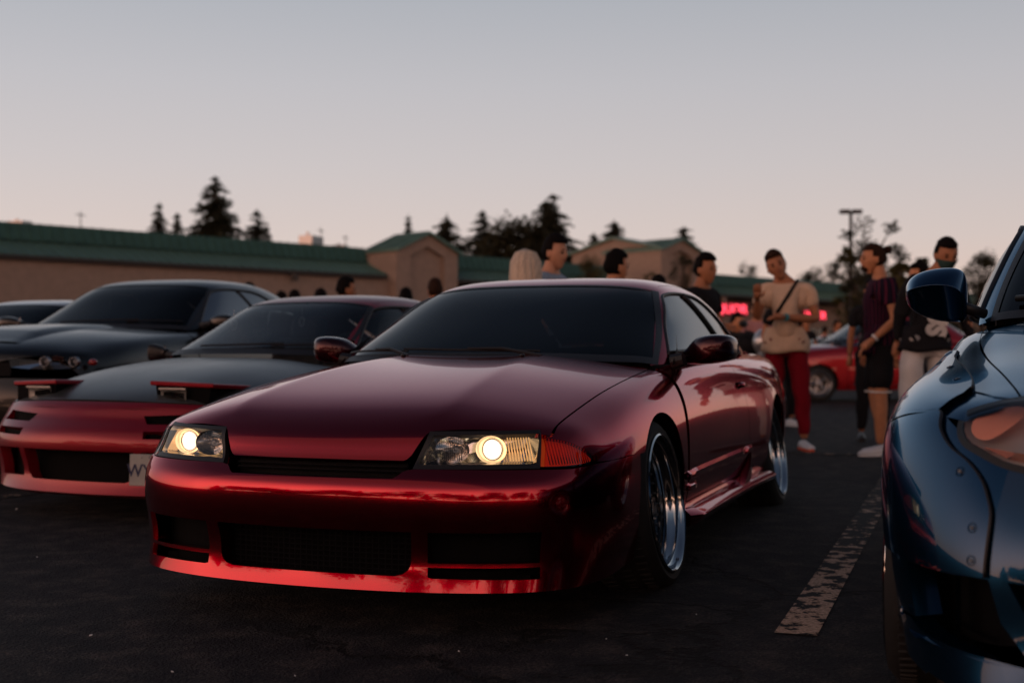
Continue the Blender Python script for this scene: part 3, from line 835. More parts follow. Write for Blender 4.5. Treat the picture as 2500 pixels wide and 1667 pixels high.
    panel('trunk_lid', M, HT, [(([(ft2(-2.92, .885), 0), (ft2(-2.88, .87), .62)], [(ft2(-3.56, .68), 0), (ft2(-3.48, .68), .62)]), 24, 20, 'tbr')], P_RED, T, mirror=True)
    RB = fan_xy(-2.7); rr = lambda x, y: math.atan2(y, x+2.7)
    panel('rear_bumper', M, RB, [((['L', (PI, .66), (rr(-3.46, .66), .66), (rr(-3.4, .77), .66)], ['L', (PI, .21), (rr(-3.46, .66), .21), (rr(-3.0, .83), .21)]), 40, 20, 'tbr')], P_RED, T, mirror=True)
    panel('tail_lamp', M, RB, [((['L', (rr(-3.55, .3), .79), (rr(-3.38, .70), .79)], ['L', (rr(-3.55, .3), .665), (rr(-3.40, .74), .665)]), 16, 6)], MATS['tail_lens'], T, off=.004, both=True)
    # wheels
    for cx, cy, cm, st in ((0, .852, .125, 0), (-2.606, .853, .15, 0)):
        for sg in (1, -1):
            wheel(T, (cx, sg*cy, .297), sg, R=.305, r=.242, camber=cm, lip=.085)
    # wheel wells and floor: dark liners so that no light leaks through
    b = MB()
    for cx in (0, -2.606):
        for sg in (1, -1):
            n = 16; vs = []
            for k in range(n+1):
                a = PI*k/n*1.2-.1*PI
                for yy in (.79, .45): vs.append(Vector((cx+.352*cos(a), sg*yy, .285+.352*sin(a))))
            b.add(vs, [(2*k, 2*k+1, 2*k+3, 2*k+2) for k in range(n)])
            b.add([Vector((cx-.4, sg*.45, .12)), Vector((cx+.4, sg*.45, .12)), Vector((cx+.4, sg*.45, .66)), Vector((cx-.4, sg*.45, .66))], [(0, 1, 2, 3)])
    b.box((-.98, 0, .17), (1.15, 1.5, .02)); b.box((.62, 0, .16), (.55, 1.3, .02)); b.box((-1.3, 0, .17), (4.2, .88, .02)); b.box((-.33, 0, .45), (.02, 1.36, .62)); b.box((-3.1, 0, .5), (.02, 1.3, .6))
    b.build('underbody', M_DARK, T)
    # ---- cabin
    b = MB(); b.box((-.75, 0, .74), (.50, 1.34, .10)); b.box((-.93, .36, .79), (.16, .40, .06)); b.build('dashboard', M_CABIN, T)
    # right-hand drive: steering wheel on the car's right
    b = MB(); Mx = Matrix.Translation((-1.08, -.34, .80)) @ Matrix.Rotation(rad(-25), 4, 'Y') @ Matrix.Rotation(PI/2, 4, 'Z')
    b.tube([Mx @ Vector((.175*cos(t), 0, .175*sin(t))) for t in np.linspace(0, 2*PI, 33)], .014, 8, False)
    for t in (0, PI, -PI/2): b.tube([Mx @ Vector((0, 0, 0)), Mx @ Vector((.17*cos(t), 0, .17*sin(t)))], .014, 6)
    b.build('steering_wheel', M_CABIN, T, True)
    for y in (.36, -.36):
        b = MB(); b.box((-1.62, y, .62), (.14, .46, .62), Matrix.Rotation(rad(-14), 3, 'Y')); b.box((-1.35, y, .38), (.5, .46, .16))
        b.box((-1.715, y, .995), (.09, .26, .17), Matrix.Rotation(rad(-14), 3, 'Y'))
        o = b.build('front_seat', M_CABIN2, T); bv = o.modifiers.new('b', 'BEVEL'); bv.width = .04; bv.segments = 3
    b = MB(); b.box((-2.35, 0, .62), (.16, 1.2, .5)); b.build('rear_seat', M_CABIN2, T)
    b = MB(); b.box((-2.7, 0, .84), (.5, 1.1, .02)); b.build('parcel_shelf', M_CABIN, T)
    b = MB(); b.box((-1.17, 0, 1.095), (.022, .26, .062)); b.tube([(-1.17, 0, 1.11), (-1.13, 0, 1.16)], .008, 6)
    o = b.build('rear_view_mirror', M_CABIN2, T); bv = o.modifiers.new('b', 'BEVEL'); bv.width = .012; bv.segments = 3
    return T, M, G
principled('amber_backing', (.80, .14, .03), .35, 0, emis=(1, .10, .02), estr=.10)
principled('lit_projector', (1, .8, .5), .2, emis=(1.0, .78, .54), estr=1.9)
principled('lamplit_reflector', (.9, .75, .55), .25, .6, emis=(1.0, .62, .32), estr=.65)  # lamp light bouncing in the bowl, put in as emission
principled('lamplit_ribs', (.9, .6, .3), .2, .8, emis=(1, .52, .20), estr=.6)  # projector light caught by the ribs, put in as emission
principled('tail_lens', (.25, .006, .006), .12, coat=1)
HERO, HM, HG = build_hero()
# ================================================================ the other cars in the row
def pw(xs, ys):
    return lambda v: float(np.interp(v, xs, ys)) if xs[0] <= v <= xs[-1] else (ys[0]+(v-xs[0]) if v < xs[0] else ys[-1]+(v-xs[-1]))
BODY_TOP = [[(1.02, 0, .618), (1.005, .25, .617), (.965, .48, .612), (.80, .73, .606)],
            [(.84, 0, .692), (.83, .25, .692), (.79, .48, .684), (.66, .725, .640)],
            [(.40, 0, .772), (.39, .26, .772), (.38, .48, .758), (.37, .70, .700)],
            [(.05, 0, .812), (.05, .27, .812), (.04, .48, .796), (.03, .71, .740)],
            [(-.40, 0, .842), (-.40, .28, .842), (-.40, .48, .830), (-.40, .725, .782)],
            [(-.95, 0, .85), (-.95, .28, .85), (-.95, .46, .85), (-.95, .735, .815)],
            [(-1.6, 0, .86), (-1.6, .28, .86), (-1.6, .46, .86), (-1.6, .735, .825)],
            [(-2.15, 0, .87), (-2.15, .28, .87), (-2.15, .46, .865), (-2.15, .71, .83)],
            [(-2.6, 0, .89), (-2.6, .28, .888), (-2.6, .46, .88), (-2.6, .69, .84)],
            [(-3.1, 0, .89), (-3.1, .28, .888), (-3.1, .46, .88), (-3.1, .68, .84)],
            [(-3.45, 0, .87), (-3.44, .28, .868), (-3.42, .48, .86), (-3.33, .68, .82)]]
BODY_SIDE = [[(.835, .762, .570), (.862, .772, .512), (.90, .795, .452), (.90, .80, .35), (.885, .785, .24), (.88, .775, .12)],
             [(.62, .795, .575), (.62, .822, .512), (.62, .838, .448), (.62, .842, .35), (.62, .835, .24), (.62, .815, .12)],
             [(.37, .80, .655), (.37, .835, .565), (.37, .845, .47), (.37, .848, .35), (.37, .842, .24), (.37, .82, .14)],
             [(.03, .80, .700), (.03, .842, .61), (.03, .855, .49), (.03, .855, .36), (.03, .845, .25), (.03, .82, .15)],
             [(-.40, .79, .745), (-.40, .838, .635), (-.40, .848, .50), (-.40, .848, .36), (-.40, .838, .25), (-.40, .80, .15)],
             [(-.95, .785, .775), (-.95, .832, .66), (-.95, .845, .52), (-.95, .845, .37), (-.95, .832, .25), (-.95, .79, .15)],
             [(-1.6, .785, .785), (-1.6, .832, .67), (-1.6, .846, .53), (-1.6, .846, .37), (-1.6, .832, .25), (-1.6, .79, .15)],
             [(-2.15, .775, .795), (-2.15, .845, .69), (-2.15, .868, .54), (-2.15, .868, .38), (-2.15, .85, .25), (-2.15, .80, .16)],
             [(-2.6, .765, .80), (-2.6, .842, .70), (-2.6, .872, .56), (-2.6, .875, .40), (-2.6, .86, .26), (-2.6, .82, .17)],
             [(-3.1, .75, .80), (-3.1, .815, .71), (-3.1, .845, .57), (-3.1, .845, .40), (-3.1, .83, .27), (-3.1, .80, .19)],
             [(-3.38, .72, .77), (-3.42, .75, .68), (-3.45, .77, .55), (-3.45, .77, .40), (-3.42, .75, .28), (-3.38, .73, .2)]]
BODY_FRONT = [[(1.045, 0, .570), (1.032, .25, .568), (.990, .48, .566)], [(1.055, 0, .512), (1.040, .25, .512), (1.000, .49, .512)],
              [(1.115, 0, .455), (1.100, .27, .455), (1.045, .53, .453)], [(1.125, 0, .36), (1.110, .27, .36), (1.058, .54, .36)],
              [(1.085, 0, .24), (1.070, .27, .24), (1.020, .53, .24)], [(1.120, 0, .12), (1.105, .27, .12), (1.055, .53, .12)]]
BODY_REAR = [[(-3.50, 0, .80), (-3.49, .28, .80), (-3.46, .5, .79)], [(-3.56, 0, .70), (-3.55, .28, .70), (-3.51, .5, .70)],
             [(-3.62, 0, .55), (-3.61, .28, .55), (-3.55, .5, .55)], [(-3.62, 0, .42), (-3.61, .28, .42), (-3.55, .5, .42)],
             [(-3.57, 0, .28), (-3.56, .28, .28), (-3.51, .5, .28)], [(-3.52, 0, .2), (-3.51, .28, .2), (-3.46, .5, .2)]]
GH_TOP = [[(-1.00, 0, 1.168), (-1.005, .25, 1.166), (-1.03, .43, 1.160), (-1.085, .575, 1.132)],
          [(-1.30, 0, 1.205), (-1.30, .25, 1.203), (-1.31, .44, 1.192), (-1.33, .578, 1.150)],
          [(-1.75, 0, 1.215), (-1.75, .25, 1.213), (-1.75, .44, 1.200), (-1.75, .575, 1.155)],
          [(-2.10, 0, 1.195), (-2.10, .25, 1.193), (-2.10, .43, 1.180), (-2.08, .565, 1.130)],
          [(-2.42, 0, 1.13), (-2.42, .25, 1.128), (-2.42, .42, 1.11), (-2.36, .56, 1.04)]]
GH_SIDE = [[(-.80, .682, .965), (-.46, .768, .812), (-.38, .775, .76)], [(-1.22, .695, .99), (-1.15, .772, .84), (-1.15, .775, .76)],
           [(-1.75, .690, .99), (-1.75, .768, .84), (-1.75, .77, .76)], [(-2.15, .655, .98), (-2.25, .725, .845), (-2.25, .73, .76)],
           [(-2.62, .62, .92), (-2.80, .66, .85), (-2.85, .66, .76)]]
GH_FRONT = [[(-.60, 0, 1.000), (-.61, .27, .996), (-.65, .48, .990)], [(-.19, 0, .825), (-.21, .30, .824), (-.28, .54, .820)], [(-.10, 0, .77), (-.12, .30, .77), (-.2, .54, .76)]]
GH_REAR = [[(-2.75, 0, 1.00), (-2.75, .25, .998), (-2.72, .44, .98)], [(-3.05, 0, .88), (-3.05, .28, .88), (-3.0, .48, .87)], [(-3.1, 0, .78), (-3.1, .28, .78), (-3.05, .48, .77)]]

def std_car(name, label, pos, yaw, P):
    """a complete car from the shared body form, remapped to its own length, heights and widths"""
    T = thing(name, label, 'car', (pos[0], pos[1], 0), yaw)
    mx, mz, sy = pw(*P['x']), pw(*P['z']), P.get('sy', 1)
    gx_, gz_, gy = pw(*P['gx']), pw(*P['gz']), P.get('gy', sy)
    body, glass, hoodm = P['paint'], P.get('glass', G_CLEAR), P.get('hood', P['paint'])
    mp = lambda p: (mx(p[0]), p[1]*sy, mz(p[2]))
    mg = lambda p: (gx_(p[0]), p[1]*gy, gz_(p[2]))
    mm = lambda g, f: [[f(p) for p in r] for r in g]
    M = Master(box_cage(mm(BODY_TOP, mp), mm(BODY_SIDE, mp), mm(BODY_FRONT, mp), mm(BODY_REAR, mp)), 3)
    G = Master(box_cage(mm(GH_TOP, mg), mm(GH_SIDE, mg), mm(GH_FRONT, mg), mm(GH_REAR, mg)), 3)
    px, pz = mx(.55), mz(.40); H = fan_xz(px, pz)
    S = fan_yz(.30*sy, mz(.35)); rx = mx(.20); R = fan_xy(rx)
    fa = lambda x, z: math.atan2(mz(z)-pz, mx(x)-px)
    th = lambda y, z: math.atan2(mz(z)-mz(.35), (y-.30)*sy)
    ra = lambda x, y: math.atan2(y*sy, mx(x)-rx)
    # hood
    hr = [(fa(-.20, .833), 0), (fa(-.22, .832), .3*sy), (fa(-.30, .82), .55*sy), (fa(-.385, .787), .704*sy)]
    hf = P.get('hood_front', [(1.045, .565, 0), (1.03, .565, .30), (.985, .585, .45), (.868, .606, .697)])
    hf = ['L']+[(fa(x, z), y*sy) for x, z, y in hf]
    panel('hood', M, H, [((hr, hf), 30, 30, 'tbr', .02)], hoodm, T, mirror=True)
    # fender
    ar = P.get('arch', .345); az = P['wz']
    iz = pw(P['z'][1], P['z'][0])
    def arch(cx, a0, a1, n, r=ar, yy=.845):
        out = []
        for a in np.linspace(a0, a1, n):
            x, z = cx+r*cos(a), az+r*sin(a)
            out.append((x, math.atan2(z-mz(.35), (yy-.30)*sy)))
        return out
    X = lambda x, y, z: (mx(x), th(y, z))
    ft = [X(-.405, .725, .785), X(-.3, .718, .775), X(.05, .703, .738), X(.45, .703, .692), X(.868, .705, .606)]
    zl, zr = mz(.17), mz(.497)
    a0, a1 = math.asin(max(-.9, (zl-az)/ar)), math.asin(min(.9, (zr-az)/ar))
    fl = ['L', X(-.405, .80, .165), (-ar*cos(a0)-.005, th(.80, .165))]+arch(0, PI-a0, a1, 18)+[X(.55, .845, .503), X(.66, .835, .500), X(.735, .80, .500), X(.82, .76, .51), X(.85, .73, .54), X(.86, .72, .59)]
    panel('front_fender', M, S, [((ft, fl), 50, 22)], body, T, both=True)
    # bumper
    xa = (lambda v: math.atan2(.85*sy, v-rx))(ar+.008)
    full = P.get('bumper')
    if full: full(T, M, R, ra, mz, xa)
    else:
        tl = ['L', (0, mz(.50)), (ra(1.0, .40), mz(.50)), (ra(.85, .72), mz(.497)), (ra(.6, .84), mz(.497)), (xa, mz(.497))]
        panel('front_bumper', M, R, [((tl, ['L', (0, mz(.13)), (ra(.9, .75), mz(.13)), (xa, mz(.15))]), 40, 14, 'tbr')], body, T, mirror=True)
        panel('grille', M, R, [((['L', (0, mz(.56)), (ra(1.0, .38), mz(.56))], ['L', (0, mz(.51)), (ra(1.0, .38), mz(.51))]), 12, 3, '')], M_GRILLE, T, off=-.01, mirror=True)
    # doors and quarters
    sx = X; wb = mx(-2.606)
    dr = P.get('door_rear', -1.745)
    panel('door', M, S, [(([sx(-.413, .728, .79), sx(-1.0, .74, .822), sx(dr+.145, .737, .828)], [sx(-.42, .847, .55), sx(dr, .85, .55)], [sx(-.413, .84, .255), sx(dr-.015, .84, .25)]), 30, 10)], body, T, both=True)
    a0 = math.asin(max(-.9, (mz(.2)-az)/ar))
    panel('rear_quarter', M, S, [(([sx(dr+.138, .737, .828), sx(-2.0, .725, .836), sx(-2.3, .70, .845), sx(-3.40, .66, .82)],
          [sx(dr, .85, .55), sx(-2.2, .87, .66), sx(-2.615, .87, .68), sx(-3.0, .85, .66), sx(-3.42, .77, .55)],
          ['L', sx(dr-.023, .84, .25), (wb+ar*cos(a0)+.005, th(.84, .2))]+arch(wb, a0, PI-a0, 20, ar, .86)+[sx(-3.0, .82, .2), sx(-3.38, .75, .22)]), 50, 14)], body, T, both=True)
    panel('sill', M, S, [(([sx(-.413, .84, .247), sx(dr-.015, .84, .242)], [sx(-.413, .80, .165), sx(dr-.015, .80, .165)]), 12, 4)], body, T, both=True)
    # greenhouse
    qx, qz = gx_(-1.2), gz_(.70); GX = fan_xz(qx, qz); GS = fan_yz(.10, qz)
    ga = lambda x, z: math.atan2(gz_(z)-qz, gx_(x)-qx)
    g = lambda x, y, z: (gx_(x), math.atan2(gz_(z)-qz, y*gy-.10))
    wt = [(ga(-1.00, 1.152), 0), (ga(-1.01, 1.150), .3*gy), (ga(-1.04, 1.140), .48*gy), (ga(-1.09, 1.122), .548*gy)]
    wbm = [(ga(-.205, .826), 0), (ga(-.225, .826), .3*gy), (ga(-.29, .822), .54*gy), (ga(-.405, .818), .700*gy)]
    mid = [((a[0]+b[0])/2, (a[1]+b[1])/2) for a, b in zip(wt, wbm)]
    panel('windshield', G, GX, [((wt, mid, wbm), 24, 12, '')], glass, T, off=-.002, fl=0, mirror=True)
    t2 = [(a+.014, b*1.012) for a, b in wt]; b2 = [(a-.02, b*1.008) for a, b in wbm]
    ti = [(a-.03, b*.97) for a, b in wt]; bi = [(a+.03, b*.975) for a, b in wbm]
    L = lambda a, b: tuple((u+v)/2 for u, v in zip(a, b))
    panel('windshield_seal', G, GX, [((t2, ti), 20, 2, ''), ((bi, b2), 20, 2, ''), (([t2[-1], L(t2[-1], b2[-1]), b2[-1]], [ti[-1], L(ti[-1], bi[-1]), bi[-1]]), 14, 2, '')], M_TRIM, T, off=.001, fl=.01, mirror=True)
    rb = [(ga(-2.36, 1.13), 0), (ga(-2.36, 1.12), .3*gy), (ga(-2.34, 1.08), .5*gy)]
    rf = [(ga(-1.003, 1.158), 0), (ga(-1.015, 1.157), .3*gy), (ga(-1.045, 1.147), .47*gy), (ga(-1.085, 1.135), .548*gy)]
    h = lambda a: [(a, 0), (a, .3*gy), (a, .525*gy)]
    panel('roof', G, GX, [((rf, h(PI/2), h(PI/2+.8), rb), 16, 8, 'b')], body, T, mirror=True, off=.001)
    inner = [g(-.405, .712, .80), g(-.75, .632, .985), g(-1.06, .560, 1.125), g(-1.09, .545, 1.14), g(-1.35, .505, 1.18), g(-1.75, .50, 1.19), g(-2.1, .49, 1.17), g(-2.38, .49, 1.08), g(-2.9, .55, .88)]
    outer = [g(-.50, .748, .80), g(-.585, .742, .838), g(-.80, .695, .985), g(-1.02, .62, 1.110), g(-1.13, .603, 1.132), g(-1.45, .598, 1.135), g(-1.75, .605, 1.11), g(-2.04, .655, .99), g(-2.25, .725, .842), g(-2.9, .68, .83)]
    panel('roof_pillar', G, GS, [((inner, outer), 50, 6, 'tb', .008)], body, T, both=True)
    sg_ = P.get('side_glass', G_PRIV)
    panel('door_window', G, GS, [(([g(-.598, .742, .842), g(-.81, .69, .985), g(-1.03, .615, 1.102), g(-1.13, .603, 1.122), g(-1.40, .60, 1.126)], [g(-.62, .742, .848), g(-1.585, .742, .848)]), 24, 8, '')], sg_, T, off=-.004, fl=0, both=True)
    panel('quarter_window', G, GS, [(([g(-1.425, .60, 1.126), g(-1.75, .61, 1.10), g(-2.02, .655, .985), g(-2.21, .722, .852)], [g(-1.61, .742, .848), g(-2.21, .725, .848)]), 18, 8, '')], sg_, T, off=-.004, fl=0, both=True)
    panel('rear_window', G, GX, [(([(ga(-2.385, 1.125), 0), (ga(-2.37, 1.09), .48*gy)], [(ga(-3.0, .90), 0), (ga(-2.93, .89), .5*gy)]), 10, 8, '')], glass, T, fl=0, mirror=True)
    kx, kz = mx(-2.6), mz(.4); HT = fan_xz(kx, kz); f2 = lambda x, z: math.atan2(mz(z)-kz, mx(x)-kx)
    panel('trunk_lid', M, HT, [(([(f2(-2.92, .885), 0), (f2(-2.88, .87), .62*sy)], [(f2(-3.56, .68), 0), (f2(-3.48, .68), .62*sy)]), 14, 10, 'tbr')], body, T, mirror=True)
    bx = mx(-2.7); RB = fan_xy(bx); rr = lambda x, y: math.atan2(y*sy, mx(x)-bx)
    panel('rear_bumper', M, RB, [((['L', (PI, mz(.66)), (rr(-3.46, .66), mz(.66)), (rr(-3.4, .77), mz(.66))], ['L', (PI, mz(.21)), (rr(-3.46, .66), mz(.21)), (rr(-3.0, .83), mz(.21))]), 24, 10, 'tbr')], body, T, mirror=True)
    panel('tail_lamp', M, RB, [((['L', (rr(-3.55, .3), mz(.79)), (rr(-3.38, .70), mz(.79))], ['L', (rr(-3.55, .3), mz(.665)), (rr(-3.40, .74), mz(.665))]), 10, 4)], MATS['tail_lens'], T, off=.004, both=True)
    for s_ in (1, -1):
        f = MB()
        for line in (resample(outer[1:9], 40), resample([g(-.62, .742, .848), g(-2.2, .735, .848)], 24), resample([g(-1.41, .60, 1.126), g(-1.60, .742, .848)], 8)):
            pts = []
            for a_, b_ in line:
                l, n = G.hit(*GS(a_, b_)); pts.append(Vector((l.x, s_*l.y, l.z)))
            f.tube(pts, .009, 5)
        f.build('window_seal', M_TRIM, T, True)
        mm_ = P.get('mirror', (-.62, .80, .86))
        m_ = bpy.data.objects.new('side_mirror', None); COL.objects.link(m_); m_.parent = T; m_.empty_display_size = .05
        b = MB(); w = P.get('mirror_w', .19)
        secs = [(0, .03, .02), (.04, .05, .045), (.10, .075, .06), (w-.03, .07, .058), (w, .045, .04), (w+.008, .015, .015)]
        V_, F_ = [], []
        for (dy, dx, dz) in secs:
            for k in range(16):
                t = 2*PI*k/16; sq = lambda c: math.copysign(abs(c)**.6, c)
                V_.append(Vector((mm_[0]+max(dx*sq(cos(t)), -.02), s_*(mm_[1]+dy), mm_[2]+dz*sq(sin(t)))))
        for i in range(len(secs)-1):
            for k in range(16):
                q4 = (i*16+k, (i+1)*16+k, (i+1)*16+(k+1) % 16, i*16+(k+1) % 16); F_.append(q4 if s_ > 0 else q4[::-1])
        F_.append(tuple(range(16)))
        mo = mesh('mirror_shell', V_, F_, P.get('mirror_mat', body), m_, True); sm = mo.modifiers.new('s', 'SUBSURF'); sm.levels = sm.render_levels = 1
        b.tube([(mm_[0]-.01, s_*(mm_[1]-.08), mm_[2]-.03), (mm_[0], s_*(mm_[1]+.02), mm_[2]-.01)], [.035, .025], 8)
        b.build('mirror_mount', M_TRIM, m_)
        b = MB(); b.add([Vector((mm_[0]-.022, s_*(mm_[1]+.10+u*.075), mm_[2]+v*.045)) for u, v in ((-1, -1), (1, -1), (1, 1), (-1, 1))], [(0, 1, 2, 3)]); b.build('mirror_glass', M_MIRROR, m_)
        pc, n = M.hit(*S(*sx(dr+.11, .83, .675)))
        hb = MB(); hb.tube([Vector((pc.x+.07, s_*(pc.y+.002), pc.z)), Vector((pc.x, s_*(pc.y+.014), pc.z+.004)), Vector((pc.x-.07, s_*(pc.y+.004), pc.z))], [.01, .013, .01], 8); hb.build('door_handle', P.get('handle_mat', body), T, True)
    for cx in (0, wb):
        for s_ in (1, -1):
            wheel(T, (cx, s_*P.get('track', .82)*1.0, P.get('R', .31)), s_, R=P.get('R', .31)+.004, r=P.get('rim', .23), camber=P.get('camber', .03), lip=.05, spokes=P.get('spokes', 5), face=P.get('face', M_BRUSHED), lipm=P.get('lipm', M_BRUSHED), n=36)
    b = MB()
    for cx in (0, wb):
        for s_ in (1, -1):
            vs = []
            for k in range(17):
                a = PI*k/16*1.2-.1*PI
                for yy in (.78*sy, .45): vs.append(Vector((cx+(ar+.01)*cos(a), s_*yy, az+(ar+.01)*sin(a))))
            b.add(vs, [(2*k, 2*k+1, 2*k+3, 2*k+2) for k in range(16)])
            b.add([Vector((cx-.4, s_*.45, .14)), Vector((cx+.4, s_*.45, .14)), Vector((cx+.4, s_*.45, mz(.66))), Vector((cx-.4, s_*.45, mz(.66)))], [(0, 1, 2, 3)])
    zf = mz(.17); b.box((mx(-1.2), 0, zf), (mx(-.4)-mx(-2.2), 1.45*sy, .02)); b.box((mx(-1.2), 0, zf-.003), (mx(.85)-mx(-3.3), .88, .02))
    b.box((mx(-.36), 0, mz(.47)), (.02, 1.36*sy, mz(.75)-mz(.18))); b.box((mx(-3.1), 0, mz(.5)), (.02, 1.3*sy, mz(.8)-mz(.2)))
    b.build('underbody', M_DARK, T)
    # cabin
    zc = gz_(.76)
    b = MB(); b.box((gx_(-.70), 0, zc-.06), (.46, 1.34*gy, .12)); b.build('dashboard', M_CABIN, T)
    st = P.get('steer', 1)
    b = MB(); Mx = Matrix.Translation((gx_(-.95), st*.36, zc+.03)) @ Matrix.Rotation(rad(-25), 4, 'Y') @ Matrix.Rotation(PI/2, 4, 'Z')
    b.tube([Mx @ Vector((.175*cos(t), 0, .175*sin(t))) for t in np.linspace(0, 2*PI, 25)], .014, 6, False)
    for t in (0, PI, -PI/2): b.tube([Mx @ Vector((0, 0, 0)), Mx @ Vector((.17*cos(t), 0, .17*sin(t)))], .014, 6)
    b.build('steering_wheel', M_CABIN, T, True)
    for y in (.36, -.36):
        b = MB(); b.box((gx_(-1.55), y, zc-.15), (.14, .48, .66), Matrix.Rotation(rad(-14), 3, 'Y')); b.box((gx_(-1.55)+.28, y, zc-.40), (.5, .46, .16)); b.box((gx_(-1.55)-.10, y, zc+.235), (.09, .27, .18), Matrix.Rotation(rad(-14), 3, 'Y'))
        o = b.build('front_seat', M_CABIN2, T); bv = o.modifiers.new('b', 'BEVEL'); bv.width = .04; bv.segments = 2
    b = MB(); b.box((gx_(-2.3), 0, zc-.16), (.16, 1.2*gy, .5)); b.build('rear_seat', M_CABIN2, T)
    b = MB(); b.box((gx_(-1.12), 0, gz_(1.09)), (.022, .25, .06)); b.tube([(gx_(-1.12), 0, gz_(1.10)), (gx_(-1.08), 0, gz_(1.155))], .008, 6); b.build('rear_view_mirror', M_CABIN2, T)
    # wipers and cowl
    b = MB(); rows = []
    for t in np.linspace(-1, 1, 17):
        y = t*.715*gy; x0 = -.20-.19*abs(t)**2.2; z0 = .822-.035*abs(t)**3
        rows.append([Vector((mx(x0+.03), y, mz(z0-.012))), Vector((mx(x0-.08), y, mz(z0-.012)))])
    vs = [p for r_ in rows for p in r_]; b.add(vs, [(i*2, i*2+1, i*2+3, i*2+2) for i in range(16)]); b.build('cowl', M_TRIM, T)
    for (y0, y1) in ((.30, -.35), (-.28, -.64)) if st < 0 else ((-.30, .35), (.28, .64)):
        b = MB(); P3 = []
        for k in range(7):
            t = k/6; y = y0+(y1-y0)*t; l, n_ = G.hit(*GX(ga(-.27-.16*(y/.7)**2, .85+.02*t), y*gy)); P3.append(l+n_*.012)
        b.tube(P3, .006, 5); b.build('wiper', M_TRIM, T)
    return T, M, G, R, ra, mz, mx, H, fa

# ---- second red coupe: black hood, pop-up lamps
def bumper_two(T, M, R, ra, mz, xa):
    z = lambda v: v      # heights given directly
    
    A = lambda x, y: math.atan2(y, x-RX2)
    top = ['L', (0, .592), (A(.76, .40), .590), (A(.66, .70), .580), (A(.58, .78), .56), (xa, .52)]
    s1t, s1b, s2t, s2b = .525, .485, .452, .415
    yi1, yi2, yo = A(.875, .475), A(.885, .465), A(.74, .80)
    yp1, yp2, yp3 = A(.905, .415), A(.895, .465), A(.80, .76)
    P = [((top, ['L', (0, s1t), (yi1, s1t), (yo, s1t+.01), (xa, s1t-.02)]), 50, 10, 'tr'),
         ((['L', (0, s1t), (yi1-.03, s1t)], ['L', (0, s1b), (yi1, s1b)]), 20, 5, 'r', .04), ((['L', (yo, s1t+.01), (xa, s1t-.02)], ['L', (yo+.02, s1b), (xa, s1b)]), 14, 5, 'l', .03),
         ((['L', (0, s1b), (yi1, s1b), (yo+.02, s1b), (xa, s1b)], ['L', (0, s2t), (yi1, s2t), (yo+.02, s2t), (xa, s2t)]), 50, 4, 'tbr', .03),
         ((['L', (0, s2t), (yi2, s2t)], ['L', (0, s2b), (yi2, s2b)]), 20, 4, 'r', .03), ((['L', (yo, s2t), (xa, s2t)], ['L', (yo, s2b), (xa, s2b)]), 14, 4, 'l', .03),
         ((['L', (0, s2b), (yi2, s2b), (yo, s2b), (xa, s2b)], ['L', (0, .352), (yp1, .350), (yp2, .350), (yp3, .345), (xa, .34)]), 50, 6, 'br', .04),
         (([(yp1, .350), (yp2, .350)], [(yp1, .195), (yp2, .20)]), 4, 10, 'lr', .06), (([(yp3, .345), (xa, .34)], [(yp3, .20), (xa, .17)]), 16, 10, 'lr', .05),
         ((['L', (0, .195), (yp1-.05, .195), (yp1, .23)], ['L', (0, .136), (yp1, .136)]), 20, 6, 'tb', .06),
         ((['L', (yp1, .23), (yp2, .205), (yp3, .20), (xa, .17)], ['L', (yp1, .136), (yp2, .136), (yp3, .138), (xa, .14)]), 30, 6, 'tb', .06)]
    panel('front_bumper', M, R, P, P_RED2, T, mirror=True)
    b = MB(); pts = []
    for a in np.linspace(-yo-.1, yo+.1, 30):
        l, n = M.hit(*R(a, .3)); pts.append(l-Vector((cos(a), sin(a), 0))*.09)
    n = len(pts); b.add([Vector((p.x, p.y, .12)) for p in pts]+[Vector((p.x, p.y, .56)) for p in pts], [(k, k+1, n+k+1, n+k) for k in range(n-1)]); b.build('intake_backing', M_DARK, T)
    for s_ in (1, -1):
        b = MB(); 
        for a0_, a1__, z_ in ((yi1+.02, yo-.02, .505), (yi2+.02, yo-.02, .434)):
            l0, _ = M.hit(*R(a0_, z_)); l1, _ = M.hit(*R(a1__, z_)); 
            q = [Vector((l.x-.03, l.y, z_)) for l in (l0, l1)]
            q = [Vector((v.x, s_*v.y, v.z)) for v in q]
            b.add([q[0]+Vector((0, 0, -.022)), q[1]+Vector((0, 0, -.022)), q[1]+Vector((0, 0, .022)), q[0]+Vector((0, 0, .022))], [(0, 1, 2, 3)])
        b.build('side_lamp', M_DARK, T)
RX2 = .10
P2 = dict(x=([-3.62, -2.606, -1.6, -.40, 0, .40, .84, 1.02, 1.055, 1.12, 1.165], [-3.55, -2.475, -1.6, -.45, 0, .32, .62, .78, .84, .915, .93]),
          z=([.12, .24, .36, .455, .512, .57, .618, .69, .77, .81, .842, .89], [.118, .23, .345, .45, .50, .555, .60, .665, .745, .79, .835, .88]),
          gx=([-3.1, -2.42, -1.75, -1.0, -.6, -.10], [-3.15, -2.35, -1.75, -1.06, -.72, -.22]), gz=([.76, .825, .97, 1.165, 1.215], [.77, .85, .985, 1.185, 1.238]),
          sy=1.03, gy=.90, paint=P_RED2, hood=M_HOODBLK, glass=G_CLEAR, side_glass=G_CLEAR, wz=.30, R=.30, rim=.215, bumper=bumper_two, spokes=6, steer=1,
          hood_front=[(.99, .615, 0), (.985, .615, .28), (.965, .612, .42), (.90, .612, .60), (.868, .606, .69)], mirror=(-.60, .70, .845), mirror_w=.125, mirror_mat=M_TRIM)
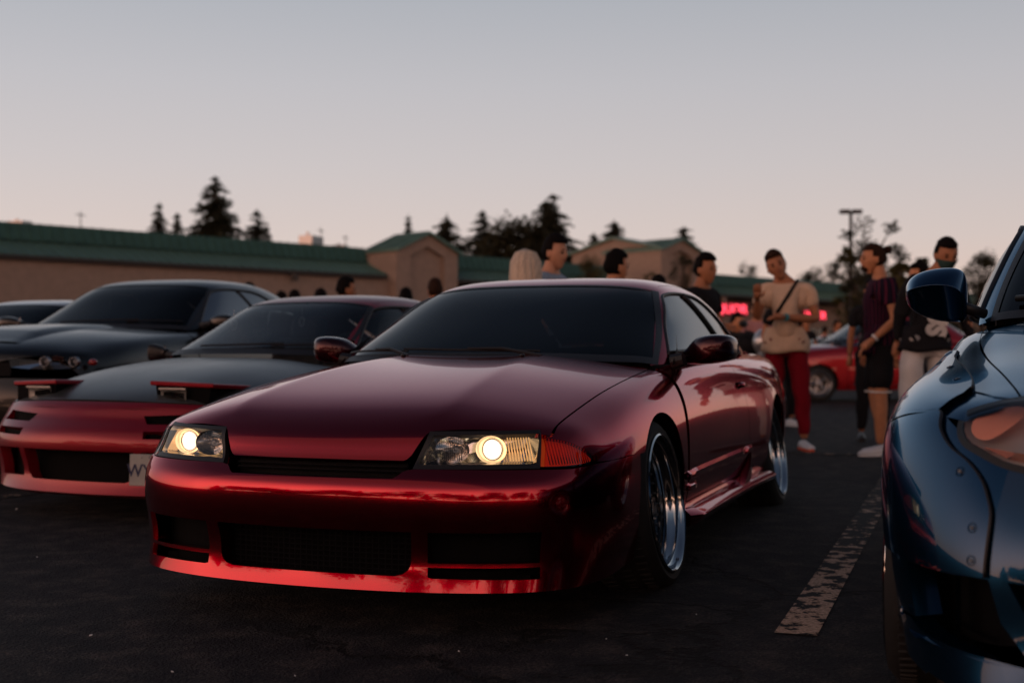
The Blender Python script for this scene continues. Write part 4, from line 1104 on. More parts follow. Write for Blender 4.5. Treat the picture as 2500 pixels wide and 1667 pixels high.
C2, M2_, G2_, R2_, ra2, mz2, mx2, H2, fa2 = std_car('popup_coupe', 'faded red coupe with a matt black hood and raised pop-up headlights', (-1.554, -2.279), -.085, P2)
for s_ in (1, -1):
    L_ = bpy.data.objects.new('popup_headlight', None); COL.objects.link(L_); L_.parent = C2; L_.empty_display_size = .05
    yc, w = .50, .36
    y0, y1 = yc-w/2, yc+w/2
    zf, zb, xf, xb = .700, .690, .70, .30
    b = MB()
    top_ = [(xf, y0, zf), (xf-.05, y1, zf-.012), (xb, y1, zb-.02), (xb+.02, y0, zb)]
    q = [Vector((x, s_*y, z)) for x, y, z in top_]+[Vector((x, s_*y, z-.024)) for x, y, z in top_]
    b.add(q, [(0, 1, 2, 3), (4, 7, 6, 5), (0, 4, 5, 1), (1, 5, 6, 2), (2, 6, 7, 3), (3, 7, 4, 0)])
    o = b.build('lamp_cover', P_RED2, L_); bv = o.modifiers.new('b', 'BEVEL'); bv.width = .006; bv.segments = 2
    b = MB(); q = [Vector((xf-.02, s_*(y0+.02), zf-.018)), Vector((xf-.06, s_*(y1-.02), zf-.028)), Vector((xf-.05, s_*(y1-.03), .575)), Vector((xf-.03, s_*(y0+.03), .575)),
                   Vector((xb+.04, s_*(y0+.02), zb-.02)), Vector((xb+.02, s_*(y1-.02), zb-.035)), Vector((xb+.1, s_*(y1-.03), .575)), Vector((xb+.1, s_*(y0+.03), .575))]
    b.add(q, [(0, 1, 2, 3), (0, 4, 5, 1), (1, 5, 6, 2), (3, 2, 6, 7), (0, 3, 7, 4)]); b.build('lamp_box', M_DARK, L_)
    hw, hh = .082, .042; c = Vector((xf-.020, s_*(yc-.045), .612))
    b = MB(); b.add([c+Vector((.004, u*hw, v*hh)) for u, v in ((-1, -1), (1, -1), (1, 1), (-1, 1))]+[c+Vector((.012, u*hw*.86, v*hh*.82)) for u, v in ((-1, -1), (1, -1), (1, 1), (-1, 1))],
        [(4, 5, 6, 7), (0, 1, 5, 4), (1, 2, 6, 5), (2, 3, 7, 6), (3, 0, 4, 7)]); b.build('lamp_glass', G_LENS, L_)
    b = MB()
    for i in range(9):
        for j in range(7): pass
    n_, m_ = 12, 6
    vs = []
    for i in range(n_+1):
        for j in range(m_+1):
            u, v = -1+2*i/n_, -1+2*j/m_; vs.append(c+Vector((-.028*(1-max(abs(u)**2.5, abs(v)**2.5)), u*hw*.98, v*hh*.96)))
    b.add(vs, [(i*(m_+1)+j, (i+1)*(m_+1)+j, (i+1)*(m_+1)+j+1, i*(m_+1)+j+1) for i in range(n_) for j in range(m_)]); b.build('lamp_reflector', M_BEAM, L_, True)
    b = MB()
    for i in range(11):
        y_ = (-1+2*(i+.5)/11)*hw*.85; b.tube([c+Vector((.010, y_, -hh*.75)), c+Vector((.010, y_, hh*.75))], .0022, 4)
    b.build('lamp_glass_ribs', G_LENS, L_)
    b = MB(); b.box(c+Vector((.006, 0, -hh-.006)), (.014, hw*2.1, .008)); b.box(c+Vector((.006, 0, hh+.006)), (.014, hw*2.1, .008)); b.build('lamp_bezel', M_BRUSHED, L_)
# licence plate, WY...
def text_obj(name, s, size, mat, parent, M, ext=.001, align='CENTER', shear=0, bold=0.0, sx=1):
    cu = bpy.data.curves.new('txt', 'FONT'); cu.body = s; cu.size = size; cu.extrude = ext; cu.align_x = align; cu.align_y = 'CENTER'; cu.shear = shear; cu.offset = bold; cu.resolution_u = 3
    o = bpy.data.objects.new('txt', cu); COL.objects.link(o)
    dg = bpy.context.evaluated_depsgraph_get(); dg.update()
    me = bpy.data.meshes.new_from_object(o.evaluated_get(dg)); bpy.data.objects.remove(o)
    me.transform(M @ Matrix.Diagonal((sx, 1, 1, 1)))
    me.name = name; me.materials.clear(); me.materials.append(mat)
    t = bpy.data.objects.new(name, me); COL.objects.link(t)
    if parent: t.parent = parent
    return t
M_PLATE = add_noise(principled('plate_white_enamel', (.36, .37, .35), .45), 12, .12)
M_INK = principled('dark_blue_plate_ink', (.02, .03, .09), .5)
# plate stands upright facing the nose direction: text x -> car -y? (read from the front) => +y is the reader's right
PM = Matrix(((0, 0, 1, 0), (1, 0, 0, 0), (0, 1, 0, 0), (0, 0, 0, 1)))
plate = bpy.data.objects.new('licence_plate', None); COL.objects.link(plate); plate.parent = C2; plate.location = (.925, .575, .275); plate.rotation_euler = (0, -.05, .22)
b = MB(); b.box((0, 0, 0), (.004, .305, .152)); o = b.build('plate_sheet', M_PLATE, plate); bv = o.modifiers.new('b', 'BEVEL'); bv.width = .0015
text_obj('plate_number', 'WYN 583', .085, M_INK, plate, Matrix.Translation((.003, 0, -.006)) @ PM, .0008, bold=.0012, sx=.92)
text_obj('plate_state', 'California', .026, M_INK, plate, Matrix.Translation((.003, 0, .060)) @ PM, .0005)
for yy in (-.09, .09):
    MB().ell((.004, yy, .062), (.003, .006, .006), 8, 6).build('plate_bolt', M_BRUSHED, plate)
# things hanging inside the windscreen
for (y_, z_, s_) in ((.02, 1.045, 1), (-.42, 1.03, 1.2)):
    b = MB(); x_ = -1.05 if y_ > -.2 else -.92
    b.tube([(x_, y_, z_+.09), (x_, y_, z_+.03)], .0015, 4)
    b.tube([Vector((x_+.002, y_+.018*s_*cos(t), z_-.002+.03*s_*sin(t))) for t in np.linspace(0, 2*PI, 13)], .004, 5, False)
    o = b.build('hanging_charm', M_WHITE, C2, True)

# ---- black muscle sedan
P3 = dict(x=([-3.62, -2.606, -1.6, -.40, 0, .40, .84, 1.02, 1.055, 1.12, 1.165], [-4.2, -3.05, -1.8, -.52, 0, .40, .78, .93, .96, 1.0, 1.02]),
          z=([.12, .24, .36, .455, .512, .57, .618, .69, .77, .81, .842, .89], [.18, .32, .45, .60, .70, .80, .86, .925, .995, 1.02, 1.035, 1.08]),
          gx=([-3.1, -2.42, -1.75, -1.0, -.6, -.10], [-3.5, -2.75, -2.0, -1.22, -.86, -.38]), gz=([.76, .825, .97, 1.165, 1.215], [.98, 1.045, 1.20, 1.42, 1.475]),
          sy=1.11, gy=1.03, paint=P_BLACK, glass=G_TINT, side_glass=G_PRIV, wz=.36, R=.36, rim=.255, arch=.40, track=.90, spokes=5, face=M_RIMFACE, mirror=(-.80, .86, 1.08), mirror_mat=P_BLACK, mirror_w=.2, door_rear=-1.6)
C3, M3_, G3_, R3_, ra3, mz3, mx3, H3, fa3 = std_car('muscle_sedan', 'black muscle sedan with a raised hood centre, far side of the red pop-up coupe', (-2.826, -4.411), .063, P3)
for s_ in (1, -1):
    b = MB()      # raised centre of the hood with its edges
    L_ = bpy.data.objects.new('headlight', None); COL.objects.link(L_); L_.parent = C3; L_.empty_display_size = .05
    def p3(y, z, dep): 
        l, n = M3_.hit(*R3_(math.atan2(s_*y[1], y[0]-mx3(.20)), z)); return l+n*dep
    o_ = [((.97, .44), .815), ((.96, .60), .822), ((.90, .78), .826), ((.78, .90), .815), ((.70, .96), .79), ((.80, .88), .742), ((.90, .78), .735), ((.96, .60), .738), ((.97, .46), .75)]
    q = [p3(y, z, .004) for y, z in o_]; c = sum(q, Vector())/len(q)
    k = len(q)
    b.add(q+[c+Vector((.012, 0, 0))], [(i, (i+1) % k, k) for i in range(k)]); b.build('lamp_lens', G_LENS, L_)
    b = MB(); b.add([v-Vector((.004, 0, 0)) for v in q]+[v-Vector((.09, 0, 0)) for v in q], [(i, (i+1) % k, k+(i+1) % k, k+i) for i in range(k)]+[tuple(range(k, 2*k))]); b.build('lamp_housing', M_TRIM, L_)
    b = MB(); b.add([q[0], q[1], q[2], q[3], c], [(0, 1, 4), (1, 2, 4), (2, 3, 4)])
    for (yy, xx, r_) in ((.66, .880, .030), (.82, .800, .029)):
        bb = MB(); c2 = Vector((xx, s_*yy, .785))
        prof = [(-.04*(1-(i/6)**2), i/6*r_) for i in range(7)]
        bb.lathe([(a_, r2) for a_, r2 in prof]+[(.012, r_*1.02), (.012, r_*1.12), (-.02, r_*1.12)], 20, Matrix.Translation(c2) @ Matrix.Rotation(-PI/2, 4, 'Z')); bb.build('lamp_reflector', M_BRUSHED, L_, True)
        MB().ell(c2-Vector((.01, 0, 0)), (.010, .010, .010), 10, 8).build('bulb', M_BRUSHED, L_, True)
    bb = MB(); bb.ell((.735, s_*.915, .782), (.03, .03, .022), 12, 8); bb.build('side_marker', MATS['tail_lens'], L_, True)
b = MB(); rows = []
for i in range(13):
    x = -.50+1.28*i/12; w = .30+.05*i/12
    r_ = []
    for (yy, dz) in ((-w-.05, -.004), (-w, .022), (-w*.8, .028), (0, .034), (w*.8, .028), (w, .022), (w+.05, -.004)):
        l, n = M3_.hit(*H3(math.atan2(M3_.hit(Vector((x, yy, 3)), Vector((0, 0, -1)))[0].z-mz3(.4), x-mx3(.55)), yy)); e = 1 if 1 < i < 11 else .3
        r_.append(l+Vector((0, 0, dz*e)))
    rows.append(r_)
b.add([p for r_ in rows for p in r_], [(i*7+j, (i+1)*7+j, (i+1)*7+j+1, i*7+j+1) for i in range(12) for j in range(6)]); b.build('hood_bulge', P_BLACK, C3, True)

# ---- silver car and a dark car at the far left, dark red hatch far behind
base = dict(x=([-3.62, -2.606, -1.6, -.40, 0, .40, .84, 1.02, 1.055, 1.12, 1.165], [-3.6, -2.62, -1.6, -.5, 0, .36, .68, .80, .83, .88, .9]),
            z=([.12, .24, .36, .455, .512, .57, .618, .69, .77, .81, .842, .89], [.17, .28, .42, .54, .62, .69, .75, .82, .89, .93, .95, 1.0]),
            gx=([-3.1, -2.42, -1.75, -1.0, -.6, -.10], [-3.1, -2.5, -1.8, -1.1, -.75, -.27]), gz=([.76, .825, .97, 1.165, 1.215], [.90, .955, 1.11, 1.33, 1.38]),
            sy=1.0, gy=1.0, wz=.32, R=.32, rim=.22, track=.82, spokes=5, mirror=(-.70, .80, 1.02), glass=G_TINT, side_glass=G_PRIV)
def at_px(px, py, d): return CAM+(VD+VR*((px-1250)/LENS_PX)-VU*((py-833.5)/LENS_PX))*d
pS = at_px(-150, 865, 11.0)
P4 = dict(base, paint=P_SILVER, face=M_CHROME); std_car('silver_sedan', 'silver sedan at the left edge, only its roof, windscreen and mirror showing', (pS.x, pS.y), .05, P4)
pD = at_px(60, 865, 15.0)
P5 = dict(base, paint=P_BLACK, gz=([.76, .825, .97, 1.165, 1.215], [.90, .955, 1.15, 1.46, 1.53])); std_car('dark_wagon', 'dark tall wagon behind the silver sedan, only its roof showing', (pD.x, pD.y), .0, P5)
pR = at_px(1962, 865, 22.5)
P6 = dict(base, paint=P_RED3, gz=([.76, .825, .97, 1.165, 1.215], [.98, 1.04, 1.22, 1.50, 1.56]), z=([.12, .24, .36, .455, .512, .57, .618, .69, .77, .81, .842, .89], [.17, .28, .44, .58, .66, .74, .80, .88, .96, 1.0, 1.02, 1.07]),
          side_glass=G_CLEAR, glass=G_CLEAR, mirror=(-.75, .82, 1.12), mirror_mat=M_TRIM)
std_car('distant_red_car', 'bright red two-door seen side-on far behind the people on the right', (pR.x, pR.y), rad(-64), P6)
pV = at_px(1905, 865, 36)
P7 = dict(base, paint=P_SILVER, sy=1.02); std_car('distant_pale_car', 'pale parked car far behind the man in the tan shirt', (pV.x, pV.y), rad(-70), P7)
# ================================================================ the blue widebody coupe, near right
def build_blue():
    T = thing('blue_widebody_coupe', 'deep blue coupe with bolted-on wheel arch flares at the right edge of the photo', 'car', (1.05, 2.67, 0))
    top = [[(.70, 0, .70), (.685, .25, .70), (.655, .48, .715), (.53, .765, .740)],
           [(.52, 0, .775), (.51, .25, .775), (.48, .46, .772), (.36, .705, .765)],
           [(.20, 0, .86), (.20, .25, .858), (.19, .44, .845), (.12, .715, .805)],
           [(-.15, 0, .915), (-.15, .25, .912), (-.16, .46, .895), (-.18, .735, .835)],
           [(-.55, 0, .975), (-.55, .26, .972), (-.56, .50, .965), (-.58, .785, .915)],
           [(-1.0, 0, .975), (-1.0, .28, .975), (-1.0, .46, .97), (-1.0, .795, .925)],
           [(-1.6, 0, .97), (-1.6, .28, .97), (-1.6, .46, .965), (-1.6, .785, .925)],
           [(-2.2, 0, .99), (-2.2, .28, .99), (-2.2, .46, .985), (-2.2, .77, .94)],
           [(-2.66, 0, 1.01), (-2.66, .28, 1.01), (-2.66, .46, 1.0), (-2.66, .74, .95)],
           [(-3.1, 0, 1.01), (-3.1, .28, 1.01), (-3.1, .46, 1.0), (-3.1, .70, .95)],
           [(-3.4, 0, .99), (-3.4, .28, .99), (-3.38, .48, .98), (-3.3, .68, .93)]]
    side = [[(.60, .795, .685), (.665, .770, .58), (.715, .765, .48), (.735, .775, .38), (.725, .775, .27), (.75, .775, .15)],
            [(.34, .890, .722), (.375, .945, .645), (.415, .955, .52), (.435, .95, .39), (.43, .935, .26), (.43, .915, .14)],
            [(.12, .87, .765), (.12, .955, .70), (.12, .978, .58), (.12, .978, .42), (.12, .96, .26), (.12, .93, .14)],
            [(-.15, .87, .79), (-.15, .955, .72), (-.15, .978, .60), (-.15, .978, .42), (-.15, .96, .26), (-.15, .92, .14)],
            [(-.55, .84, .83), (-.50, .885, .73), (-.50, .90, .60), (-.50, .90, .42), (-.50, .88, .28), (-.50, .84, .15)],
            [(-1.0, .835, .85), (-1.0, .868, .74), (-1.0, .872, .60), (-1.0, .872, .42), (-1.0, .86, .28), (-1.0, .83, .15)],
            [(-1.6, .835, .865), (-1.6, .868, .75), (-1.6, .875, .60), (-1.6, .875, .42), (-1.6, .865, .28), (-1.6, .83, .15)],
            [(-2.2, .845, .87), (-2.2, .905, .77), (-2.2, .93, .62), (-2.2, .93, .42), (-2.2, .92, .28), (-2.2, .88, .16)],
            [(-2.66, .84, .87), (-2.66, .93, .78), (-2.66, .97, .64), (-2.66, .975, .45), (-2.66, .96, .29), (-2.66, .92, .18)],
            [(-3.1, .78, .87), (-3.1, .84, .76), (-3.1, .87, .62), (-3.1, .87, .45), (-3.1, .86, .3), (-3.1, .82, .2)],
            [(-3.35, .72, .86), (-3.4, .76, .75), (-3.43, .78, .60), (-3.43, .78, .45), (-3.40, .76, .30), (-3.36, .74, .22)]]
    front = [[(.76, 0, .63), (.74, .25, .635), (.70, .49, .655)], [(.79, 0, .56), (.775, .25, .565), (.735, .49, .575)],
             [(.82, 0, .48), (.805, .27, .48), (.77, .50, .48)], [(.83, 0, .38), (.815, .27, .38), (.785, .51, .38)],
             [(.83, 0, .27), (.815, .27, .27), (.785, .52, .27)], [(.90, 0, .14), (.885, .27, .14), (.845, .54, .14)]]
    rear = [[(-3.45, 0, .92), (-3.44, .28, .92), (-3.41, .5, .92)], [(-3.5, 0, .80), (-3.49, .28, .80), (-3.46, .5, .80)],
            [(-3.56, 0, .62), (-3.55, .28, .62), (-3.5, .5, .62)], [(-3.56, 0, .46), (-3.55, .28, .46), (-3.5, .5, .46)],
            [(-3.52, 0, .3), (-3.51, .28, .3), (-3.46, .5, .3)], [(-3.48, 0, .22), (-3.47, .28, .22), (-3.42, .5, .22)]]
    M = Master(box_cage(top, side, front, rear), 4)
    px, pz = .25, .40
    H = fan_xz(px, pz); S = fan_yz(.35, .38); R = fan_xy(0)
    fa = lambda x, z: math.atan2(z-pz, x-px)
    th = lambda y, z: math.atan2(z-.38, y-.35)
    ra = lambda x, y: math.atan2(y, x)
    X = lambda x, y, z: (x, th(y, z))
    B = P_BLUE
    # hood
    hr = [(fa(-.48, .95), 0), (fa(-.50, .948), .3), (fa(-.56, .93), .55), (fa(-.62, .90), .735)]
    hf = [(fa(.755, .645), 0), (fa(.735, .655), .25), (fa(.70, .685), .45), (fa(.63, .72), .58), (fa(.50, .745), .665)]
    hs = [(fa(-.62, .90), .735), (fa(-.40, .865), .748), (fa(-.15, .835), .735), (fa(.2, .79), .70), (fa(.50, .745), .665)]
    # one grid whose side follows the seam
    nu, nv = 40, 50
    Ra, Rb, Sd = resample(hr, nu), resample(hf, nu), resample(hs, nv+1)
    rows = []
    for i in range(nv+1):
        t = i/nv; base = Ra*(1-t)+Rb*t
        base[:, 1] *= Sd[i][1]/max(base[-1, 1], 1e-6); base[:, 0] += (Sd[i][0]-base[-1, 0])*np.linspace(0, 1, nu)
        rows.append(['L']+[tuple(q) for q in base])
    panel('hood', M, H, [((tuple(rows)), nu, 1, 'tbr', .02)], B, T, mirror=True)
    # fender proper: hood seam down to the flare edge / headlamp
    f_top = []
    for q in Sd[::5]:
        l, n_ = M.hit(*H(q[0], q[1]+.005)); f_top.append((l.x, math.atan2(l.z-.38, l.y-.35)))
    f_low = ['L', X(-.64, .845, .84), X(-.42, .80, .835), X(-.35, .795, .832), X(-.2, .783, .794), X(.1, .751, .764), X(.30, .746, .742), X(.36, .748, .738), X(.46, .72, .742), X(.51, .68, .742)]
    panel('front_fender', M, S, [((f_top, f_low), 60, 12)], B, T, both=True)
    z0, ar = .29, .335
    def arch(cx, a0, a1, n, r=ar, yy=.97): return [(cx+r*cos(a), th(yy, z0+r*sin(a))) for a in np.linspace(a0, a1, n)]
    a0 = math.asin((.15-z0)/ar)
    # fender side behind the wheel
    panel('fender_side', M, S, [(([X(-.64, .86, .83), X(-.50, .87, .80)], [X(-.64, .90, .50), X(-.44, .90, .50)], [X(-.64, .86, .2), X(-.44, .88, .2)]), 8, 10)], B, T, both=True)
    # flare: upper piece on the fender
    up_o = [X(-.42, .82, .815), X(-.33, .80, .828), X(-.2, .786, .792), X(.1, .754, .762), X(.25, .748, .750), X(.35, .748, .735)]
    up_i = ['L']+[X(-.46, .91, .60)]+arch(0, rad(150), rad(66), 16)+[X(.15, .955, .652)]
    FL = .011
    panel('lamp_corner_filler', M, S, [(([X(.31, .756, .740), X(.37, .79, .722), X(.41, .85, .695)], [X(.51, .69, .742), X(.55, .745, .738), X(.535, .80, .705)]), 10, 6, '')], B, T, off=-.003, fl=0, both=True)
    panel('wheel_arch_flare', M, S, [((up_o, ['L', X(-.44, .88, .72), X(-.2, .92, .745), X(0, .935, .735), X(.10, .95, .70), X(.28, .91, .690), X(.40, .855, .698), X(.445, .83, .706), X(.40, .77, .728), X(.355, .752, .734)], ), 60, 16, 't'),
           ((['L', X(-.44, .88, .72), X(-.2, .92, .745), X(0, .935, .735), X(.10, .95, .70), X(.28, .91, .690)], ['L']+arch(0, rad(165), rad(72), 24)+[X(.14, .96, .652), X(.28, .905, .672)]), 50, 12, 'blr'),
           (([X(.28, .91, .690), X(.40, .855, .698), X(.445, .83, .706)], [X(.28, .905, .672), X(.40, .855, .690), X(.447, .83, .700)]), 16, 3, 'b'),
           ], B, T, off=FL, fl=.018, both=True)
    # flare: the piece on the bumper corner, in (angle, z)
    xa = ra(.30, .945)
    A = lambda x, y: ra(x, y)
    seam = [(A(.14, .95), .655), (A(.28, .90), .680), (A(.40, .842), .700), (A(.455, .805), .708)]
    outer = [(A(.42, .845), .697), (A(.455, .822), .699), (A(.50, .812), .665), (A(.55, .791), .632), (A(.60, .762), .606), (A(.64, .742), .572), (A(.66, .728), .538), (A(.665, .712), .507), (A(.665, .704), .455), (A(.665, .701), .385)]
    aL = [(z_, math.sqrt(max(ar**2-(z_-z0)**2, 0))) for z_ in (.605, .56, .50, .44, .385)]
    archc = [(A(.16, .965), .645), (A(.19, .965), .60)]+[(A(x_, .955), z_) for z_, x_ in aL[1:]]
    panel('bumper_flare', M, R, [((['L']+[(A(.15, .955), .652)]+[(A(.17, .965), .635)]+archc[1:], ['L', (A(.30, .90), .679), (A(.36, .90), .60), (A(.42, .90), .50), (A(.43, .90), .385)]), 36, 14, 'tl'),
           ((['L', (A(.30, .90), .679), (A(.36, .90), .60), (A(.42, .90), .50), (A(.43, .90), .385)], outer), 36, 14, 'b'),
           ], B, T, off=FL, fl=.018, both=True)
    for sg in (1, -1):     # rubber piping along the flare edges, and the bolts
        f = MB()
        pts = []
        for a_, b_ in resample(up_o[1:], 30):
            l, n = M.hit(*S(a_, b_)); l = l+n*(FL*.6); pts.append(Vector((l.x, sg*l.y, l.z)))
        f.tube(pts, .0045, 8)
        pts = []
        for a_, b_ in resample(outer, 40):
            l, n = M.hit(*R(a_, b_)); l = l+n*(FL*.6); pts.append(Vector((l.x, sg*l.y, l.z)))
        f.tube(pts, .0045, 8)
        f.build('flare_piping', M_TRIM, T, True)
        for kind, a_, b_ in (('s', *X(-.24, .84, .792)), ('s', *X(-.02, .80, .775)), ('s', *X(.22, .772, .742)), ('r', A(.60, .775), .585), ('r', A(.645, .732), .478), ('r', A(.648, .722), .415), ('r', A(.44, .88), .262)):
            l, n = M.hit(*(S(a_, b_) if kind == 's' else R(a_, b_)))
            n2 = Vector((n.x, sg*n.y, n.z)); p = Vector((l.x, sg*l.y, l.z))+n2*(FL+.001)
            b = MB(); b.lathe([(0, .0105), (.0008, .0095), (-.004, .007), (-.004, .0001)], 16, Matrix.Translation(p) @ n2.to_track_quat('Y', 'Z').to_matrix().to_4x4())
            b.build('dimple_washer', B, T, ang=50)
            b = MB(); b.lathe([(-.003, .0052), (.001, .005), (.002, .0035), (.001, .002), (.0, .0001)], 6, Matrix.Translation(p) @ n2.to_track_quat('Y', 'Z').to_matrix().to_4x4())
            b.build('bolt', M_BRUSHED, T)
    # bumper cover (body side of the flare line)
    hl_b = [(A(.46, .812), .700), (A(.55, .800), .670), (A(.58, .782), .645), (A(.62, .760), .628), (A(.66, .719), .606), (A(.70, .668), .596), (A(.725, .60), .588), (A(.735, .52), .588), (A(.73, .44), .60), (A(.72, .38), .64), (A(.73, .33), .652), (0, .640)]
    mid_ = [(A(.43, .88), .50), (A(.66, .71), .48), (A(.80, .40), .48), (0, .48)]
    P_ = [((hl_b, [(A(.50, .86), .50), (A(.60, .78), .49), (A(.68, .705), .48), (A(.79, .42), .48), (0, .48)]), 60, 12, 't'),
          (([(A(.50, .86), .50), (A(.60, .78), .49), (A(.68, .705), .48), (A(.79, .42), .48), (0, .48)], [(A(.34, .93), .377), (A(.60, .80), .378), (A(.68, .70), .382), (A(.82, .3), .38), (0, .38)]), 60, 8, 'b', .08),
          # strip between wheel opening and side intake
          (([(A(.335, .94), .386), (A(.47, .885), .377)], [(A(.35, .94), .25), (A(.50, .865), .26)]), 8, 12, 'lr', .06),
          # strut between side intake and centre intake
          (([(A(.672, .700), .382), (A(.69, .665), .382)], [(A(.68, .67), .30), (A(.71, .62), .30)], [(A(.71, .60), .22), (A(.745, .50), .215)]), 6, 8, 'lr', .06),
          # lower lip
          ((['L', (A(.35, .935), .252), (A(.41, .91), .248), (A(.47, .885), .252), (A(.50, .865), .238), (A(.55, .84), .232), (A(.70, .692), .226), (A(.76, .50), .215), (0, .215)],
            ['L', (A(.38, .93), .14), (A(.55, .85), .135), (A(.75, .70), .13), (A(.87, .45), .13), (0, .13)]), 70, 12, 'tbl', .05)]
    panel('front_bumper', M, R, P_, B, T, mirror=True)
    b = MB(); pts = []
    for a in np.linspace(-A(.45, .88), A(.45, .88), 40):
        l, n = M.hit(*R(a, .3)); pts.append(l-Vector((cos(a), sin(a), 0))*.10)
    n = len(pts); b.add([Vector((p.x, p.y, .14)) for p in pts]+[Vector((p.x, p.y, .42)) for p in pts], [(k, k+1, n+k+1, n+k) for k in range(n-1)]); b.build('intake_backing', M_DARK, T)
    for sg in (1, -1):
        b = MB()      # a vane and a ledge inside the side intake
        b.add([Vector((.55, sg*.80, .375)), Vector((.52, sg*.79, .375)), Vector((.53, sg*.79, .24)), Vector((.57, sg*.80, .24))], [(0, 1, 2, 3)])
        b.add([Vector((.44, sg*.86, .262)), Vector((.62, sg*.745, .248)), Vector((.60, sg*.73, .235)), Vector((.42, sg*.84, .25))], [(0, 1, 2, 3)])
        b.build('intake_vane', B, T)
    # headlamps
    hlt = [(A(.535, .799), .703), (A(.55, .742), .728), (A(.57, .70), .740), (A(.60, .662), .745), (A(.66, .55), .738), (A(.70, .45), .715), (A(.715, .38), .69)]
    hlb = [(A(.545, .798), .690), (A(.555, .792), .672), (A(.58, .777), .650), (A(.62, .755), .634), (A(.66, .717), .614), (A(.70, .664), .604), (A(.725, .60), .597), (A(.735, .52), .597), (A(.73, .44), .61), (A(.718, .385), .66)]
    sur_t = [(A(.525, .805), .712), (A(.545, .745), .740), (A(.565, .70), .752), (A(.60, .655), .757), (A(.66, .54), .750), (A(.70, .44), .727), (A(.715, .36), .70)]
    sur_b = [(A(.53, .805), .690), (A(.55, .802), .664), (A(.575, .785), .640), (A(.615, .762), .623), (A(.66, .72), .602), (A(.70, .665), .590), (A(.725, .60), .583), (A(.735, .52), .583), (A(.73, .43), .595), (A(.718, .37), .65)]
    for sg in (1, -1):
        lamp = bpy.data.objects.new('headlight', None); COL.objects.link(lamp); lamp.parent = T; lamp.empty_display_size = .05
        RR = lambda a, z, sg=sg: R(a*sg, z)
        panel('lens', M, RR, [((hlt, hlb), 50, 18, '')], G_LENS, lamp, off=.004, fl=0)
        panel('lamp_surround', M, RR, [((sur_t, hlt), 50, 2, 'tb'), ((hlb, sur_b), 50, 2, 'tb')], M_TRIM, lamp, off=.001, fl=.02)
        def at(a, z, dep):
            l, n = M.hit(*RR(a, z)); return l-Vector((cos(a*sg), sin(a*sg), 0))*dep
        ring = resample(hlt, 24).tolist()+resample(hlb, 24).tolist()[::-1]
        f = [at(*q, .004) for q in ring]; c2 = sum((Vector(v) for v in f), Vector())/len(f)
        bk = [v+(c2-v)*.12-Vector((.055, 0, 0)) for v in f]
        k = len(f); b = MB(); b.add(f+bk, [(i, (i+1) % k, k+(i+1) % k, k+i) for i in range(k)]+[tuple(range(k, 2*k))]); b.build('lamp_housing', MATS['pearl_lamp_lining'], lamp, True)
        # piece coloured as sunset reflection, pearly bowl and a bright ring round the projector
        c = at(A(.66, .575), .674, .050)
        b = MB(); b.lathe([(-.05*(1-(i/8)**2), .094*i/8+.0001) for i in range(9)]+[(.004, .097), (0, .100)], 40, Matrix.Translation(c) @ Matrix.Rotation(-PI/2, 4, 'Z')); b.build('lamp_bowl', MATS['pearl_lamp_lining'], lamp, True)
        b = MB(); b.tube([c+Vector((.006, .062*cos(t), .062*sin(t))) for t in np.linspace(0, 2*PI, 41)], .0065, 8, False); b.build('halo_ring', MATS['halo_white'], lamp, True)
        MB().ell(c-Vector((.012, 0, 0)), (.018, .042, .042), 24, 14).build('projector_lens', MATS['dark_projector'], lamp, True)
        q = [at(A(.558, .785), .700, .010), at(A(.57, .765), .716, .012), at(A(.60, .715), .730, .016), at(A(.615, .695), .702, .030), at(A(.605, .715), .670, .032), at(A(.605, .745), .645, .022), at(A(.575, .775), .662, .012)]
        qc = sum(q, Vector())/7; q = [qc+(v-qc)*.98+Vector((-.006, sg*.012, 0)) for v in q]
        b = MB(); b.add(q+[sum(q, Vector())/7+Vector((.008, sg*.006, 0))], [(i, (i+1) % 7, 7) for i in range(7)]); o = b.build('sunset_reflection_piece', MATS['orange_lamp_insert'], lamp, True); sd = o.modifiers.new('s', 'SUBSURF'); sd.levels = sd.render_levels = 3
        q = [at(A(.61, .762), .640, .012), at(A(.66, .715), .632, .016), at(A(.70, .65), .625, .02), at(A(.70, .65), .607, .012), at(A(.66, .715), .618, .008), at(A(.62, .755), .636, .006)]
        b = MB(); b.add(q, [(0, 1, 4, 5), (1, 2, 3, 4)]); b.build('amber_side_marker', G_AMBER, lamp)
    # doors, quarter, sill
    panel('door', M, S, [(([X(-.645, .80, .885), X(-1.2, .80, .90), X(-1.75, .80, .915)], [X(-.65, .89, .6), X(-1.9, .88, .6)], [X(-.65, .86, .22), X(-1.9, .87, .22)]), 30, 14)], B, T, both=True)
    a1 = math.asin((.22-z0)/ar)
    panel('rear_quarter', M, S, [(([X(-1.757, .80, .915), X(-2.2, .78, .935), X(-3.3, .68, .93)], [X(-1.907, .88, .6), X(-2.3, .95, .72), X(-2.66, .96, .74), X(-3.0, .88, .70), X(-3.4, .78, .6)],
          ['L', X(-1.907, .87, .22), (-2.66+ar*cos(a1), th(.93, .22))]+arch(-2.66, a1, PI-a1, 20)+[X(-3.1, .84, .22), X(-3.38, .76, .25)]), 50, 16)], B, T, both=True)
    panel('sill', M, S, [(([X(-.45, .88, .215), X(-1.9, .87, .212)], [X(-.45, .85, .16), X(-1.9, .84, .16)]), 14, 4)], B, T, both=True)
